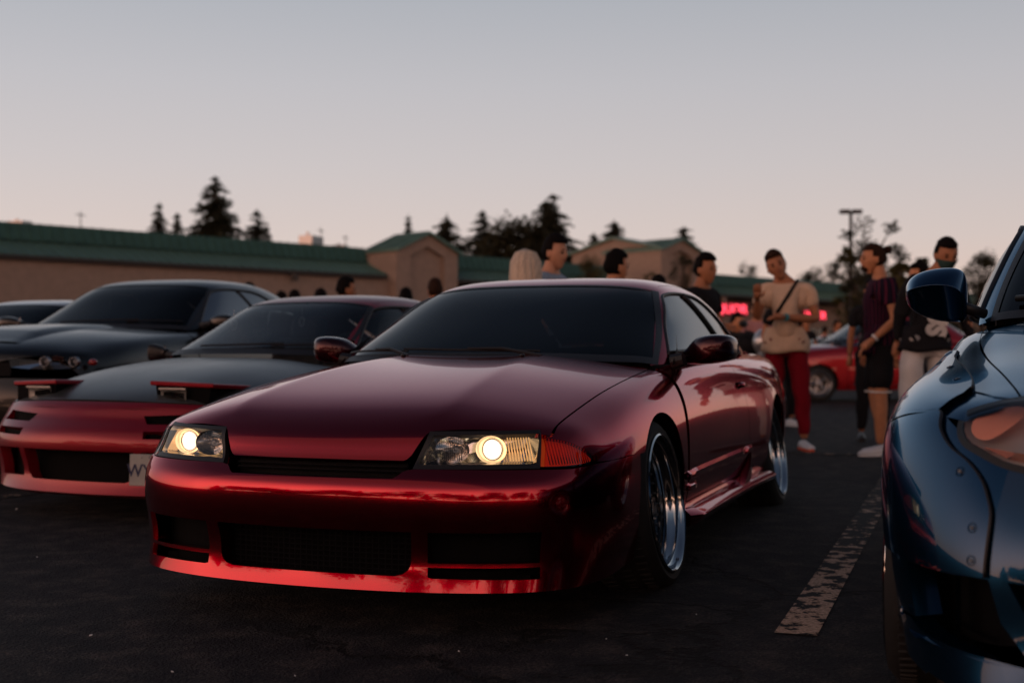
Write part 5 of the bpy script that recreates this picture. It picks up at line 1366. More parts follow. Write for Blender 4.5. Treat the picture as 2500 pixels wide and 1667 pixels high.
    # greenhouse
    gt = [[(-1.22, 0, 1.36), (-1.225, .25, 1.358), (-1.25, .43, 1.35), (-1.30, .585, 1.325)], [(-1.5, 0, 1.39), (-1.5, .25, 1.388), (-1.51, .44, 1.378), (-1.53, .59, 1.34)],
          [(-1.95, 0, 1.40), (-1.95, .25, 1.398), (-1.95, .44, 1.385), (-1.95, .585, 1.335)], [(-2.35, 0, 1.37), (-2.35, .25, 1.368), (-2.35, .43, 1.355), (-2.3, .575, 1.29)], [(-2.65, 0, 1.29), (-2.65, .25, 1.288), (-2.65, .42, 1.27), (-2.6, .57, 1.19)]]
    gs = [[(-1.02, .705, 1.14), (-.68, .785, .945), (-.6, .80, .88)], [(-1.42, .71, 1.15), (-1.35, .80, .95), (-1.35, .80, .88)], [(-1.95, .705, 1.15), (-1.95, .80, .96), (-1.95, .80, .88)],
          [(-2.4, .69, 1.12), (-2.5, .76, .96), (-2.5, .77, .88)], [(-2.8, .65, 1.06), (-2.95, .69, .97), (-3.0, .69, .88)]]
    gf = [[(-.84, 0, 1.17), (-.85, .27, 1.168), (-.90, .50, 1.16)], [(-.44, 0, .96), (-.46, .30, .96), (-.54, .57, .955)], [(-.34, 0, .89), (-.36, .30, .89), (-.45, .57, .89)]]
    gr = [[(-2.9, 0, 1.13), (-2.9, .25, 1.13), (-2.88, .44, 1.11)], [(-3.15, 0, 1.0), (-3.15, .28, 1.0), (-3.1, .48, .99)], [(-3.2, 0, .9), (-3.2, .28, .9), (-3.15, .48, .9)]]
    G = Master(box_cage(gt, gs, gf, gr), 4)
    GX = fan_xz(-1.4, .75); GS = fan_yz(.10, .75)
    ga = lambda x, z: math.atan2(z-.75, x+1.4); g = lambda x, y, z: (x, math.atan2(z-.75, y-.10))
    wt = [(ga(-1.225, 1.345), 0), (ga(-1.235, 1.342), .3), (ga(-1.26, 1.33), .48), (ga(-1.29, 1.31), .560)]
    wb_ = [(ga(-.45, .965), 0), (ga(-.47, .965), .3), (ga(-.55, .958), .56), (ga(-.66, .950), .715)]
    L = lambda a, b: tuple((u+v)/2 for u, v in zip(a, b))
    panel('windshield', G, GX, [((wt, [L(a, b) for a, b in zip(wt, wb_)], wb_), 34, 20, '')], G_TINT, T, off=-.002, fl=0, mirror=True)
    t2 = [(a+.012, b*1.01) for a, b in wt]; b2 = [(a-.02, b*1.006) for a, b in wb_]; ti = [(a-.03, b*.97) for a, b in wt]; bi = [(a+.02, b*.975) for a, b in wb_]
    panel('windshield_seal', G, GX, [((t2, ti), 24, 2, ''), ((bi, b2), 24, 2, ''), (([t2[-1], L(t2[-1], b2[-1]), b2[-1]], [ti[-1], L(ti[-1], bi[-1]), bi[-1]]), 24, 2, '')], M_TRIM, T, off=.001, fl=.01, mirror=True)
    h = lambda a: [(a, 0), (a, .3), (a, .53)]
    panel('roof', G, GX, [(([(ga(-1.228, 1.352), 0), (ga(-1.238, 1.350), .3), (ga(-1.262, 1.338), .48), (ga(-1.29, 1.32), .557)], h(PI/2), h(PI/2+.85), [(ga(-2.6, 1.29), 0), (ga(-2.6, 1.28), .3), (ga(-2.58, 1.24), .5)]), 20, 12, 'b')], B, T, mirror=True, off=.001)
    inner = [g(-.66, .722, .935), g(-1.0, .640, 1.14), g(-1.27, .570, 1.305), g(-1.30, .556, 1.32), g(-1.6, .52, 1.36), g(-2.0, .51, 1.365), g(-2.35, .50, 1.33), g(-2.62, .49, 1.24), g(-3.0, .55, 1.0)]
    outer = [g(-.74, .778, .93), g(-.80, .765, .965), g(-1.02, .715, 1.125), g(-1.26, .64, 1.27), g(-1.38, .622, 1.295), g(-1.7, .618, 1.30), g(-2.0, .63, 1.27), g(-2.25, .67, 1.15), g(-2.45, .74, .975), g(-3.0, .69, .97)]
    panel('roof_pillar', G, GS, [((inner, outer), 80, 10, 'tb', .008)], B, T, both=True)
    panel('door_window', G, GS, [(([g(-.80, .765, .965), g(-1.02, .715, 1.12), g(-1.26, .64, 1.265), g(-1.38, .622, 1.29), g(-1.7, .618, 1.295)], [g(-.82, .765, .96), g(-1.85, .78, .965)]), 24, 10, '')], G_PRIV, T, off=-.004, fl=0, both=True)
    panel('quarter_window', G, GS, [(([g(-1.73, .618, 1.295), g(-2.0, .63, 1.26), g(-2.23, .67, 1.15), g(-2.42, .74, .98)], [g(-1.88, .78, .965), g(-2.42, .75, .97)]), 18, 8, '')], G_PRIV, T, off=-.004, fl=0, both=True)
    panel('rear_window', G, GX, [(([(ga(-2.64, 1.28), 0), (ga(-2.62, 1.24), .48)], [(ga(-3.12, 1.02), 0), (ga(-3.05, 1.0), .5)]), 10, 8, '')], G_PRIV, T, fl=0, mirror=True)
    HT = fan_xz(-2.6, .4); f2 = lambda x, z: math.atan2(z-.4, x+2.6)
    panel('trunk_lid', M, HT, [(([(f2(-3.0, .99), 0), (f2(-2.98, .97), .6)], [(f2(-3.47, .8), 0), (f2(-3.42, .8), .6)]), 14, 10, 'tbr')], B, T, mirror=True)
    RB = fan_xy(-2.7); rr = lambda x, y: math.atan2(y, x+2.7)
    panel('rear_bumper', M, RB, [((['L', (PI, .78), (rr(-3.42, .62), .78), (rr(-3.4, .75), .78)], ['L', (PI, .22), (rr(-3.46, .66), .22), (rr(-3.02, .85), .22)]), 24, 10, 'tbr')], B, T, mirror=True)
    for sg in (1, -1):
        f = MB()
        for line in (resample(outer[1:9], 50), resample([g(-.82, .765, .962), g(-2.42, .75, .972)], 24)):
            pts = []
            for a_, b_ in line:
                l, n = G.hit(*GS(a_, b_)); pts.append(Vector((l.x, sg*l.y, l.z)))
            f.tube(pts, .010, 6)
        f.build('window_seal', M_TRIM, T, True)
        # mirror: swept shell with a crease, on a slim arm
        m = bpy.data.objects.new('side_mirror', None); COL.objects.link(m); m.parent = T; m.empty_display_size = .05
        V_, F_ = [], []
        # sections along y: (y, front x, back x, z top, z crease, z bottom)
        secs = [(.784, -.68, -.705, 1.03, .985, .965), (.787, -.64, -.708, 1.082, .995, .938), (.805, -.605, -.712, 1.100, 1.028, .930), (.835, -.585, -.715, 1.104, 1.042, .930), (.875, -.580, -.72, 1.102, 1.044, .936), (.915, -.585, -.722, 1.094, 1.040, .948), (.945, -.600, -.728, 1.080, 1.034, .966), (.962, -.640, -.73, 1.060, 1.024, .988), (.966, -.69, -.732, 1.045, 1.022, 1.004)]
        for (y, xf, xb, zt, zc, zb) in secs:
            d_ = xf-xb
            pr = [(xb, zt-.006), (xb+d_*.35, zt), (xb+d_*.75, zt-(zt-zc)*.45), (xf, zc), (xf-d_*.06, zc-.012), (xf-d_*.30, zc-(zc-zb)*.55), (xf-d_*.45, zb+.006), (xb+d_*.2, zb), (xb, zb+.004)]
            V_ += [Vector((a_, sg*y, c_)) for a_, c_ in pr]
        q = 9
        for i in range(len(secs)-1):
            for k in range(q):
                f4 = (i*q+k, i*q+(k+1) % q, (i+1)*q+(k+1) % q, (i+1)*q+k); F_.append(f4 if sg > 0 else f4[::-1])
        F_.append(tuple(range(q))); F_.append(tuple(range((len(secs)-1)*q, len(secs)*q)))
        mo = mesh('mirror_shell', V_, F_, B, m, True)
        at = mo.data.attributes.new('crease_edge', 'FLOAT', 'EDGE')
        for e in mo.data.edges:
            a_, b_ = e.vertices; 
            if a_ % q == b_ % q and a_ % q in (0, 3, 6, 8): at.data[e.index].value = {3: .95, 6: .55, 0: .7, 8: .7}[a_ % q]
        sm = mo.modifiers.new('s', 'SUBSURF'); sm.levels = sm.render_levels = 3
        b = MB(); b.tube([(-.73, sg*.735, .958), (-.70, sg*.78, .972), (-.675, sg*.825, .985)], [.016, .018, .024], 12); b.build('mirror_arm', M_TRIM, m, True)
        b = MB(); b.add([Vector((-.732, sg*y, z)) for y, z in ((.815, .97), (.93, .99), (.945, 1.03), (.90, 1.075), (.82, 1.055))], [(0, 1, 2, 3, 4)]); b.build('mirror_glass', M_MIRROR, m)
        # round chrome fitting on the wing, in front of the door
        b = MB(); l, n = M.hit(*S(*X(-.36, .83, .815))); b.lathe([(0, .016), (.02, .016), (.026, .010), (.026, .0001)], 16, Matrix.Translation(Vector((l.x, sg*l.y, l.z))) @ Matrix.Rotation(-sg*.6, 4, 'X')); b.build('chrome_stud', M_CHROME, T, ang=40)
    # wheels: wide, tyre showing under the flare
    for cx in (0, -2.66):
        for sg in (1, -1): wheel(T, (cx, sg*.962, .292), sg, R=.296, r=.238, w=.27, camber=.015, lip=.10, spokes=5, n=72)
    b = MB()
    for cx in (0, -2.66):
        for sg in (1, -1):
            vs = []
            for k in range(17):
                a = PI*k/16*1.2-.1*PI
                for yy in (.87, .5): vs.append(Vector((cx+(ar+.012)*cos(a), sg*yy, z0+(ar+.012)*sin(a))))
            b.add(vs, [(2*k, 2*k+1, 2*k+3, 2*k+2) for k in range(16)])
            b.add([Vector((cx-.4, sg*.5, .14)), Vector((cx+.4, sg*.5, .14)), Vector((cx+.4, sg*.5, .7)), Vector((cx-.4, sg*.5, .7))], [(0, 1, 2, 3)])
    b.box((-1.2, 0, .18), (1.6, 1.6, .02)); b.box((-1.3, 0, .175), (3.9, .98, .02)); b.box((-.56, 0, .5), (.02, 1.5, .72)); b.box((-3.1, 0, .55), (.02, 1.3, .7))
    b.build('underbody', M_DARK, T)
    # cowl, wipers, cabin
    b = MB(); rows = []
    for t in np.linspace(-1, 1, 21):
        y = t*.73; x0 = -.46-.17*abs(t)**2.2; z0_ = .955-.03*abs(t)**3
        rows.append([Vector((x0+.03, y, z0_-.010)), Vector((x0-.10, y, z0_-.014))])
    vs = [p for r_ in rows for p in r_]; b.add(vs, [(i*2, i*2+1, i*2+3, i*2+2) for i in range(20)]); b.build('cowl', M_TRIM, T)
    for y0, y1, zz in ((-.64, -.05, .985), (-.30, .42, .98)):
        b = MB(); P3_ = []
        for k in range(9):
            t = k/8; y = y0+(y1-y0)*t; l, n_ = G.hit(*GX(ga(-.52-.16*(y/.7)**2, zz+.01), y)); P3_.append(l+n_*.016)
        b.tube(P3_, .010, 8); b.tube([P3_[0]+Vector((.0, .05, -.012)), P3_[3]+Vector((.03, 0, 0)), P3_[4]+Vector((.012, 0, .006))], [.008, .008, .007], 6); b.build('wiper', M_TRIM, T, True)
    b = MB(); b.box((-1.0, 0, .88), (.5, 1.4, .14)); b.build('dashboard', M_CABIN, T)
    for y in (.36, -.36):
        b = MB(); b.box((-1.85, y, .78), (.14, .50, .66), Matrix.Rotation(rad(-14), 3, 'Y')); b.box((-1.57, y, .5), (.5, .46, .16)); b.box((-1.95, y, 1.165), (.09, .27, .18), Matrix.Rotation(rad(-14), 3, 'Y'))
        o = b.build('front_seat', M_CABIN2, T); bv = o.modifiers.new('b', 'BEVEL'); bv.width = .04; bv.segments = 2
    return T, M, G
principled('pearl_lamp_lining', (.90, .85, .82), .28, .5)
principled('halo_white', (.85, .88, .92), .15, .3, emis=(.8, .85, 1), estr=.25)
principled('dark_projector', (.01, .01, .012), .03, coat=1)
principled('orange_lamp_insert', (1, .40, .27), .35, .1)  # orange of the mirrored sunset put into the base colour
BLUE, BM, BG = build_blue()
# ================================================================ setting
def nodes_of(m): return m.node_tree, m.node_tree.nodes, m.node_tree.links
def asphalt_material():
    m = bpy.data.materials.new('worn_asphalt'); m.use_nodes = True
    nt, N, Lk = nodes_of(m); b = N['Principled BSDF']
    tc = N.new('ShaderNodeTexCoord')
    def noise(s, d=4, r=.6):
        n = N.new('ShaderNodeTexNoise'); n.inputs['Scale'].default_value = s; n.inputs['Detail'].default_value = d; n.inputs['Roughness'].default_value = r
        Lk.new(tc.outputs['Object'], n.inputs['Vector']); return n
    big, mid, fine = noise(.35, 3), noise(7, 5), noise(85, 4, .7)
    stones = N.new('ShaderNodeTexVoronoi'); stones.inputs['Scale'].default_value = 120; Lk.new(tc.outputs['Object'], stones.inputs['Vector'])
    cr = N.new('ShaderNodeValToRGB'); e = cr.color_ramp.elements
    e[0].position, e[0].color = .30, (.002, .003, .006, 1); e[1].position, e[1].color = .75, (.075, .058, .050, 1)
    k = e.new(.5); k.color = (.012, .0125, .0145, 1)
    add = N.new('ShaderNodeMath'); add.operation = 'ADD'; Lk.new(fine.outputs['Fac'], add.inputs[0])
    s2 = N.new('ShaderNodeMath'); s2.operation = 'MULTIPLY_ADD'; Lk.new(mid.outputs['Fac'], s2.inputs[0]); s2.inputs[1].default_value = .9; s2.inputs[2].default_value = -.45
    Lk.new(s2.outputs[0], add.inputs[1]); Lk.new(add.outputs[0], cr.inputs[0])
    # hairline cracks: edges of a very large, wobbled voronoi, only where a slow noise lets them
    wob = N.new('ShaderNodeVectorMath'); wob.operation = 'SCALE'; n3 = noise(2.2, 6, .65); Lk.new(n3.outputs['Color'], wob.inputs[0]); wob.inputs['Scale'].default_value = .55
    av = N.new('ShaderNodeVectorMath'); av.operation = 'ADD'; Lk.new(tc.outputs['Object'], av.inputs[0]); Lk.new(wob.outputs[0], av.inputs[1])
    v = N.new('ShaderNodeTexVoronoi'); v.feature = 'DISTANCE_TO_EDGE'; v.inputs['Scale'].default_value = .42; Lk.new(av.outputs[0], v.inputs['Vector'])
    lt = N.new('ShaderNodeMapRange'); lt.inputs['From Min'].default_value = .003; lt.inputs['From Max'].default_value = .010; Lk.new(v.outputs['Distance'], lt.inputs['Value'])
    gate = N.new('ShaderNodeMapRange'); gate.inputs['From Min'].default_value = .45; gate.inputs['From Max'].default_value = .55; Lk.new(big.outputs['Fac'], gate.inputs['Value'])
    mxx = N.new('ShaderNodeMath'); mxx.operation = 'MAXIMUM'; Lk.new(lt.outputs[0], mxx.inputs[0]); Lk.new(gate.outputs[0], mxx.inputs[1])
    mul = N.new('ShaderNodeVectorMath'); mul.operation = 'SCALE'; Lk.new(cr.outputs[0], mul.inputs[0]); Lk.new(mxx.outputs[0], mul.inputs['Scale'])
    Lk.new(mul.outputs[0], b.inputs['Base Color'])
    b.inputs['Roughness'].default_value = .82; b.inputs['Specular IOR Level'].default_value = .25
    h = N.new('ShaderNodeMath'); h.operation = 'MULTIPLY_ADD'; Lk.new(stones.outputs['Distance'], h.inputs[0]); h.inputs[1].default_value = -.6
    lump = noise(28, 3); hm = N.new('ShaderNodeMath'); hm.operation = 'MULTIPLY_ADD'; Lk.new(lump.outputs['Fac'], hm.inputs[0]); hm.inputs[1].default_value = 1.6; Lk.new(fine.outputs['Fac'], hm.inputs[2]); Lk.new(hm.outputs[0], h.inputs[2])
    h2 = N.new('ShaderNodeMath'); h2.operation = 'MULTIPLY_ADD'; Lk.new(mxx.outputs[0], h2.inputs[0]); h2.inputs[1].default_value = 1.5; Lk.new(h.outputs[0], h2.inputs[2])
    bp = N.new('ShaderNodeBump'); bp.inputs['Strength'].default_value = 1.0; bp.inputs['Distance'].default_value = .011
    Lk.new(h2.outputs[0], bp.inputs['Height']); Lk.new(bp.outputs[0], b.inputs['Normal'])
    return m
M_ASPH = asphalt_material()
g = mesh('ground', [(-900, -900, 0), (900, -900, 0), (900, 900, 0), (-900, 900, 0)], [(0, 1, 2, 3)], M_ASPH); g['kind'] = 'structure'
def line_material():
    m = bpy.data.materials.new('worn_line_paint'); m.use_nodes = True
    nt, N, Lk = nodes_of(m); b = N['Principled BSDF']
    tc = N.new('ShaderNodeTexCoord'); mp = N.new('ShaderNodeMapping'); mp.inputs['Scale'].default_value = (6, 6, 1); Lk.new(tc.outputs['Object'], mp.inputs[0])
    n = N.new('ShaderNodeTexNoise'); n.inputs['Scale'].default_value = 2.1; n.inputs['Detail'].default_value = 8; n.inputs['Roughness'].default_value = .62; Lk.new(mp.outputs[0], n.inputs[0])
    n2 = N.new('ShaderNodeTexNoise'); n2.inputs['Scale'].default_value = 90; Lk.new(tc.outputs['Object'], n2.inputs[0])
    # more of the paint is gone further along the line
    sp = N.new('ShaderNodeSeparateXYZ'); Lk.new(tc.outputs['Object'], sp.inputs[0])
    wr = N.new('ShaderNodeMapRange'); wr.inputs['From Min'].default_value = -.2; wr.inputs['From Max'].default_value = -2.6; wr.inputs['To Min'].default_value = .06; wr.inputs['To Max'].default_value = -.05; Lk.new(sp.outputs['X'], wr.inputs['Value'])
    ad = N.new('ShaderNodeMath'); ad.operation = 'ADD'; Lk.new(n.outputs['Fac'], ad.inputs[0]); Lk.new(wr.outputs[0], ad.inputs[1])
    r = N.new('ShaderNodeMapRange'); r.inputs['From Min'].default_value = .50; r.inputs['From Max'].default_value = .54; Lk.new(ad.outputs[0], r.inputs['Value'])
    cr = N.new('ShaderNodeValToRGB'); e = cr.color_ramp.elements; e[0].position, e[0].color = .3, (.36, .23, .15, 1); e[1].position, e[1].color = .7, (.78, .56, .40, 1); Lk.new(n2.outputs['Fac'], cr.inputs[0])
    mx = N.new('ShaderNodeMix'); mx.data_type = 'RGBA'; Lk.new(r.outputs[0], mx.inputs['Factor']); mx.inputs['A'].default_value = (.016, .015, .015, 1); Lk.new(cr.outputs[0], mx.inputs['B'])
    Lk.new(mx.outputs['Result'], b.inputs['Base Color']); b.inputs['Roughness'].default_value = .8; b.inputs['Specular IOR Level'].default_value = .2
    bp = N.new('ShaderNodeBump'); bp.inputs['Distance'].default_value = .003; Lk.new(r.outputs[0], bp.inputs['Height']); Lk.new(bp.outputs[0], b.inputs['Normal'])
    return m
M_LINE = line_material()
def ground_line(x0, y0, x1, y1, w, loc, z=.004):
    d = Vector((x1-x0, y1-y0, 0)); n = Vector((-d.y, d.x, 0)).normalized()*w/2; k = 24
    vs = []
    for i in range(k+1):
        p = Vector((x0, y0, 0))+d*i/k
        vs += [p-n-Vector(loc), p+n-Vector(loc)]
    o = mesh('parking_line', [(v.x, v.y, 0) for v in vs], [(2*i, 2*i+2, 2*i+3, 2*i+1) for i in range(k)], M_LINE); o.location = (loc[0], loc[1], z); o['kind'] = 'structure'
    return o
ground_line(.665, 1.405, -6.2, 1.335, .125, (.665, 1.405, 0))
ground_line(-.6, -1.14, -6.2, -1.14, .11, (2.6, -1.14, 0)); ground_line(-.1, -3.4, -6.3, -3.4, .11, (4.1, -3.4, 0)); ground_line(1.2, 4.15, -6.1, 4.15, .11, (5.0, 4.15, 0))
ground_line(-6.35, -8.5, -6.12, 4.4, .09, (-3.6, -8.5, 0), .008)
# litter specks on the asphalt
rnd = random.Random(4)
for i in range(9):
    px, py = [(40, 1243), (222, 1551), (1530, 1600), (420, 1640), (1480, 1560), (90, 1360), (1120, 1590), (720, 1650), (1700, 1500)][i]
    r_ = (VD+VR*((px-1250)/LENS_PX)-VU*((py-833.5)/LENS_PX)); t = -CAM.z/r_.z; p = CAM+r_*t
    b = MB(); s_ = [.012, .006, .004, .004, .003, .004, .003, .003, .003][i]
    pts = [(cos(a)*s_*rnd.uniform(.6, 1.3), sin(a)*s_*rnd.uniform(.3, .8)) for a in (0, 1, 2.2, 3.3, 4.4, 5.4)]
    b.prism(pts, 0, .0025); o = b.build('litter_scrap', M_WHITE); o.location = (p.x, p.y, .001); o.rotation_euler = (.1, .1, rnd.uniform(0, 3))
    tag(o, ['pale scrap of litter on the asphalt in front of the pop-up coupe', 'white fleck on the asphalt below the red coupe\'s front corner'][i] if i < 2 else 'tiny pale fleck lying on the dark asphalt', 'litter', 'flecks on the asphalt')

# ---- the long shop building behind, green metal roof
M_STUC = add_noise(principled('tan_stucco', (.25, .195, .16), .9), 3, .10, .0, .01)
M_GREEN = add_noise(principled('green_metal_roof', (.078, .165, .138), .42, .1), 2.0, .14, .0)
M_GREENSHADE = add_noise(principled('shaded_green_metal_roof', (.034, .095, .078), .5, .1), 2.0, .14, .0)  # same roof green, darkened because this steep band sees less sky
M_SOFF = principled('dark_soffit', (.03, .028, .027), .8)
def col_at(px, d): 
    r_ = VD+VR*((px-1250)/LENS_PX); p = CAM+r_*d; return Vector((p.x, p.y, 0))
A0 = col_at(0, 67.0); BD = (col_at(1733, 110.7)-A0).normalized(); BN = Vector((BD.y, -BD.x, 0))
if (CAM-A0).dot(BN) < 0: BN = -BN
def s_of(px, off=0):       # distance along the facade line (pushed out by off) where it crosses pixel column px
    r_ = VD+VR*((px-1250)/LENS_PX); r2 = Vector((r_.x, r_.y)); o = A0+BN*off
    # CAM + t r = o + s BD
    den = r2.x*(-BD.y)+r2.y*BD.x; dx, dy = o.x-CAM.x, o.y-CAM.y
    return (r2.x*dy-r2.y*dx)/den
def BP(s, off, z): p = A0+BD*s+BN*off; return Vector((p.x, p.y, z))
sB0, sB1 = s_of(-1500), s_of(2620)
BLD = thing('shop_building', 'long low shop building with green standing-seam roofs and tan walls behind the car park', 'building', (0, 0, 0))
def strip_seg(name, s0, s1, prof, mat, parent, seams=None, seam_mat=None, step=2.4):
    """extrude an (off,z) profile along the facade and lay raised seams on its sloping faces"""
    b = MB(); n = len(prof)
    vs = [BP(s, o_, z_) for s in (s0, s1) for o_, z_ in prof]
    b.add(vs, [(i, i+1, n+i+1, n+i) for i in range(n-1)]); ob = b.build(name, mat, parent)
    return ob
def seam_set(name, s0, s1, a, b_, step, mat, parent):
    """raised standing seams between profile points a and b_"""
    m = MB(); s = s0+step/2; nrm = None
    while s < s1:
        p0, p1 = BP(s, *a), BP(s, *b_); d = (p1-p0).normalized(); n = d.cross(BD).normalized()
        if n.dot(BN) < 0 and n.z < 0: n = -n
        if n.dot(BN) < -.5: n = -n
        w = BD*.03; h = n*.07
        m.add([p0-w, p0+w, p0+w+h, p0-w+h, p1-w, p1+w, p1+w+h, p1-w+h], [(3, 2, 6, 7), (0, 3, 7, 4), (1, 5, 6, 2)])
        s += step
    o = m.build(name, mat, parent); o['kind'] = 'stuff'; return o
def roof_run(s0, s1):
    strip_seg('parapet_roof', s0, s1, [(-.2, 8.0), (0, 8.0), (.45, 7.02)], M_GREENSHADE, BLD)
    seam_set('parapet_seam', s0, s1, (0, 8.0), (.45, 7.02), .6, M_GREENSHADE, BLD)
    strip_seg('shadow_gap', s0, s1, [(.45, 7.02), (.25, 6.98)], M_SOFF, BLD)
    strip_seg('canopy_roof', s0, s1, [(.25, 6.98), (2.6, 6.05)], M_GREEN, BLD)
    seam_set('canopy_seam', s0, s1, (.3, 6.97), (2.6, 6.05), .6, M_GREEN, BLD)
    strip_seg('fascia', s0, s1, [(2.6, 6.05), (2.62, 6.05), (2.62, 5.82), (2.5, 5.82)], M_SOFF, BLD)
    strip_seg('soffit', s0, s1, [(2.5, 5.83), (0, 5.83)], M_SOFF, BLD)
tf = 3.0
sTf = s_of(968, tf)
sU0, sU1 = s_of(1560, 4.0), s_of(1712, 4.0)
roof_run(sB0, sTf-.4); roof_run(s_of(1117, tf), sU0+1.0); roof_run(sU1, sB1)
strip_seg('wall', sB0, sTf, [(2.2, 5.84), (2.2, 0)], M_STUC, BLD)
strip_seg('wall', sTf, sU1, [(0, 6.9), (0, 0)], M_STUC, BLD)
strip_seg('wall', sU1, sB1, [(0, 5.84), (0, 0)], M_STUC, BLD)
# shop fronts on the right-hand run (dark glass with pale mullions)
M_SHOPGL = principled('dark_shop_glass', (.012, .014, .016), .08, coat=.5)
M_MULL = principled('pale_mullion', (.3, .29, .27), .6)
s = sU1+2
while s < sB1-6:
    b = MB(); b.add([BP(s, .06, .4), BP(s+5.2, .06, .4), BP(s+5.2, .06, 3.4), BP(s, .06, 3.4)], [(0, 1, 2, 3)]); w_ = b.build('shop_window', M_SHOPGL, BLD)
    b = MB()
    for k in range(5):
        q = s+k*1.3; b.add([BP(q-.04, .05, .4), BP(q+.04, .05, .4), BP(q+.04, .05, 3.4), BP(q-.04, .05, 3.4), BP(q-.04, .12, .4), BP(q+.04, .12, .4), BP(q+.04, .12, 3.4), BP(q-.04, .12, 3.4)], [(4, 5, 6, 7), (0, 4, 7, 3), (1, 2, 6, 5)])
    b.build('window_mullion', M_MULL, w_)
    s += 6.4
s = sB0+3
for k in range(40):     # canopy posts
    if s > sB1: break
    if not (sTf-1 < s < sU1):
        b = MB(); c = BP(s, 2.35, 2.9); b.box(c, (.4, .4, 5.8), Matrix.Rotation(math.atan2(BD.y, BD.x), 3, 'Z')); 
        if s > sU1: b.build('canopy_post', M_STUC, BLD)
    s += 6.4
# gabled entrance tower, with a recessed blind arch
def px_of(p):
    v = p-CAM; return 1250+LENS_PX*v.dot(VR)/v.dot(VD)
def back_for(s, px):
    lo, hi = -12.0, 5.0
    for _ in range(40):
        m_ = (lo+hi)/2
        if px_of(BP(s, m_, 7)) < px: lo = m_
        else: hi = m_
    return lo
def tower(name, s0, s1, off, z_e, z_a, zb, niche=True, back=-1.5):
    t = bpy.data.objects.new(name, None); COL.objects.link(t); t.parent = BLD; t.empty_display_size = 1
    sm = (s0+s1)/2
    o_ = [BP(s0, off, zb), BP(s1, off, zb), BP(s1, off, z_e), BP(sm, off, z_a), BP(s0, off, z_e)]
    b = MB()
    if niche:
        w = (s1-s0); n0, n1 = s0+w*.22, s1-w*.22; za2, ze2 = z_a-.95, z_e-.15
        i_ = [BP(n0, off, zb), BP(n1, off, zb), BP(n1, off, ze2-.25), BP(sm, off, za2), BP(n0, off, ze2-.25)]
        j_ = [v-BN*.35 for v in i_]
        b.add(o_+i_+j_, [(0, 5, 9, 4), (4, 9, 8, 3), (3, 8, 7, 2), (2, 7, 6, 1), (10, 11, 12, 13, 14), (5, 10, 14, 9), (9, 14, 13, 8), (8, 13, 12, 7), (7, 12, 11, 6)])
    else: b.add(o_, [(0, 1, 2, 3, 4)])
    bk = [BP(s0, back, zb), BP(s1, back, zb), BP(s1, back, z_e), BP(s0, back, z_e)]
    b.add([o_[0], o_[4], bk[3], bk[0]], [(0, 1, 2, 3)]); b.add([o_[1], bk[1], bk[2], o_[2]], [(0, 1, 2, 3)])
    b.add([BP(s0, back, zb), BP(s1, back, zb), BP(s1, back, z_e), BP(sm, back, z_a), BP(s0, back, z_e)], [(4, 3, 2, 1, 0)])
    b.build('tower_wall', M_STUC, t)
    for sg, sa in ((-1, s0), (1, s1)):
        e0 = .35; b = MB()
        ex = (sa-sm)*(1+.07)+sm; ze = z_a-(z_a-z_e)*1.07
        q = [BP(sm, off+e0, z_a+.06), BP(ex, off+e0, ze+.06), BP(ex, back-.3, ze+.06), BP(sm, back-.3, z_a+.06)]
        b.add(q+[v-Vector((0, 0, .16)) for v in q], [(0, 1, 2, 3), (7, 6, 5, 4), (0, 4, 5, 1), (1, 5, 6, 2), (2, 6, 7, 3)])
        r = b.build('tower_roof', M_GREEN, t)
        m = MB()
        for k in range(1, 14):
            u = k/14; p0, p1 = q[0].lerp(q[3], u), q[1].lerp(q[2], u); h = Vector((0, 0, .07)); w_ = BN*.03
            m.add([p0-w_, p0+w_, p0+w_+h, p0-w_+h, p1-w_, p1+w_, p1+w_+h, p1-w_+h], [(3, 2, 6, 7), (0, 3, 7, 4), (1, 5, 6, 2)])
        m.build('roof_seam', M_GREEN, t)['kind'] = 'stuff'
    return t
tower('entrance_tower', sTf, s_of(1117, tf), tf, 7.85, 9.05, 0, back=-.4)
# second tower: a front gable crossed by a side gable
t2s0, t2s1 = s_of(1614, 4.0), s_of(1708, 4.0)
tower('entrance_tower', t2s0, t2s1, 4.0, 9.35, 10.25, 0, niche=True, back=-2)
t = bpy.data.objects.new('side_gable', None); COL.objects.link(t); t.parent = BLD
gl, gr_ = s_of(1613, 3.6), (t2s0+t2s1)/2
b = MB(); f0, f1 = 3.6, -6.2; fm = (f0+f1)/2
b.add([BP(gl, f0, 0), BP(gl, f1, 0), BP(gl, f1, 9.5), BP(gl, fm, 10.55), BP(gl, f0, 9.5)], [(0, 4, 3, 2, 1)]); b.add([BP(gl, f0, 0), BP(t2s0, f0, 0), BP(t2s0, f0, 9.5), BP(gl, f0, 9.5)], [(0, 1, 2, 3)])
b.build('tower_wall', M_STUC, t)
for fa_ in (f0, f1):
    b = MB(); ex = fm+(fa_-fm)*1.08; ze = 10.55-1.05*1.08
    q = [BP(gl-.35, fm, 10.61), BP(gl-.35, ex, ze+.06), BP(gr_, ex, ze+.06), BP(gr_, fm, 10.61)]
    b.add(q+[v-Vector((0, 0, .16)) for v in q], [(0, 1, 2, 3), (7, 6, 5, 4), (0, 4, 5, 1), (1, 5, 6, 2)]); b.build('tower_roof', M_GREEN, t)
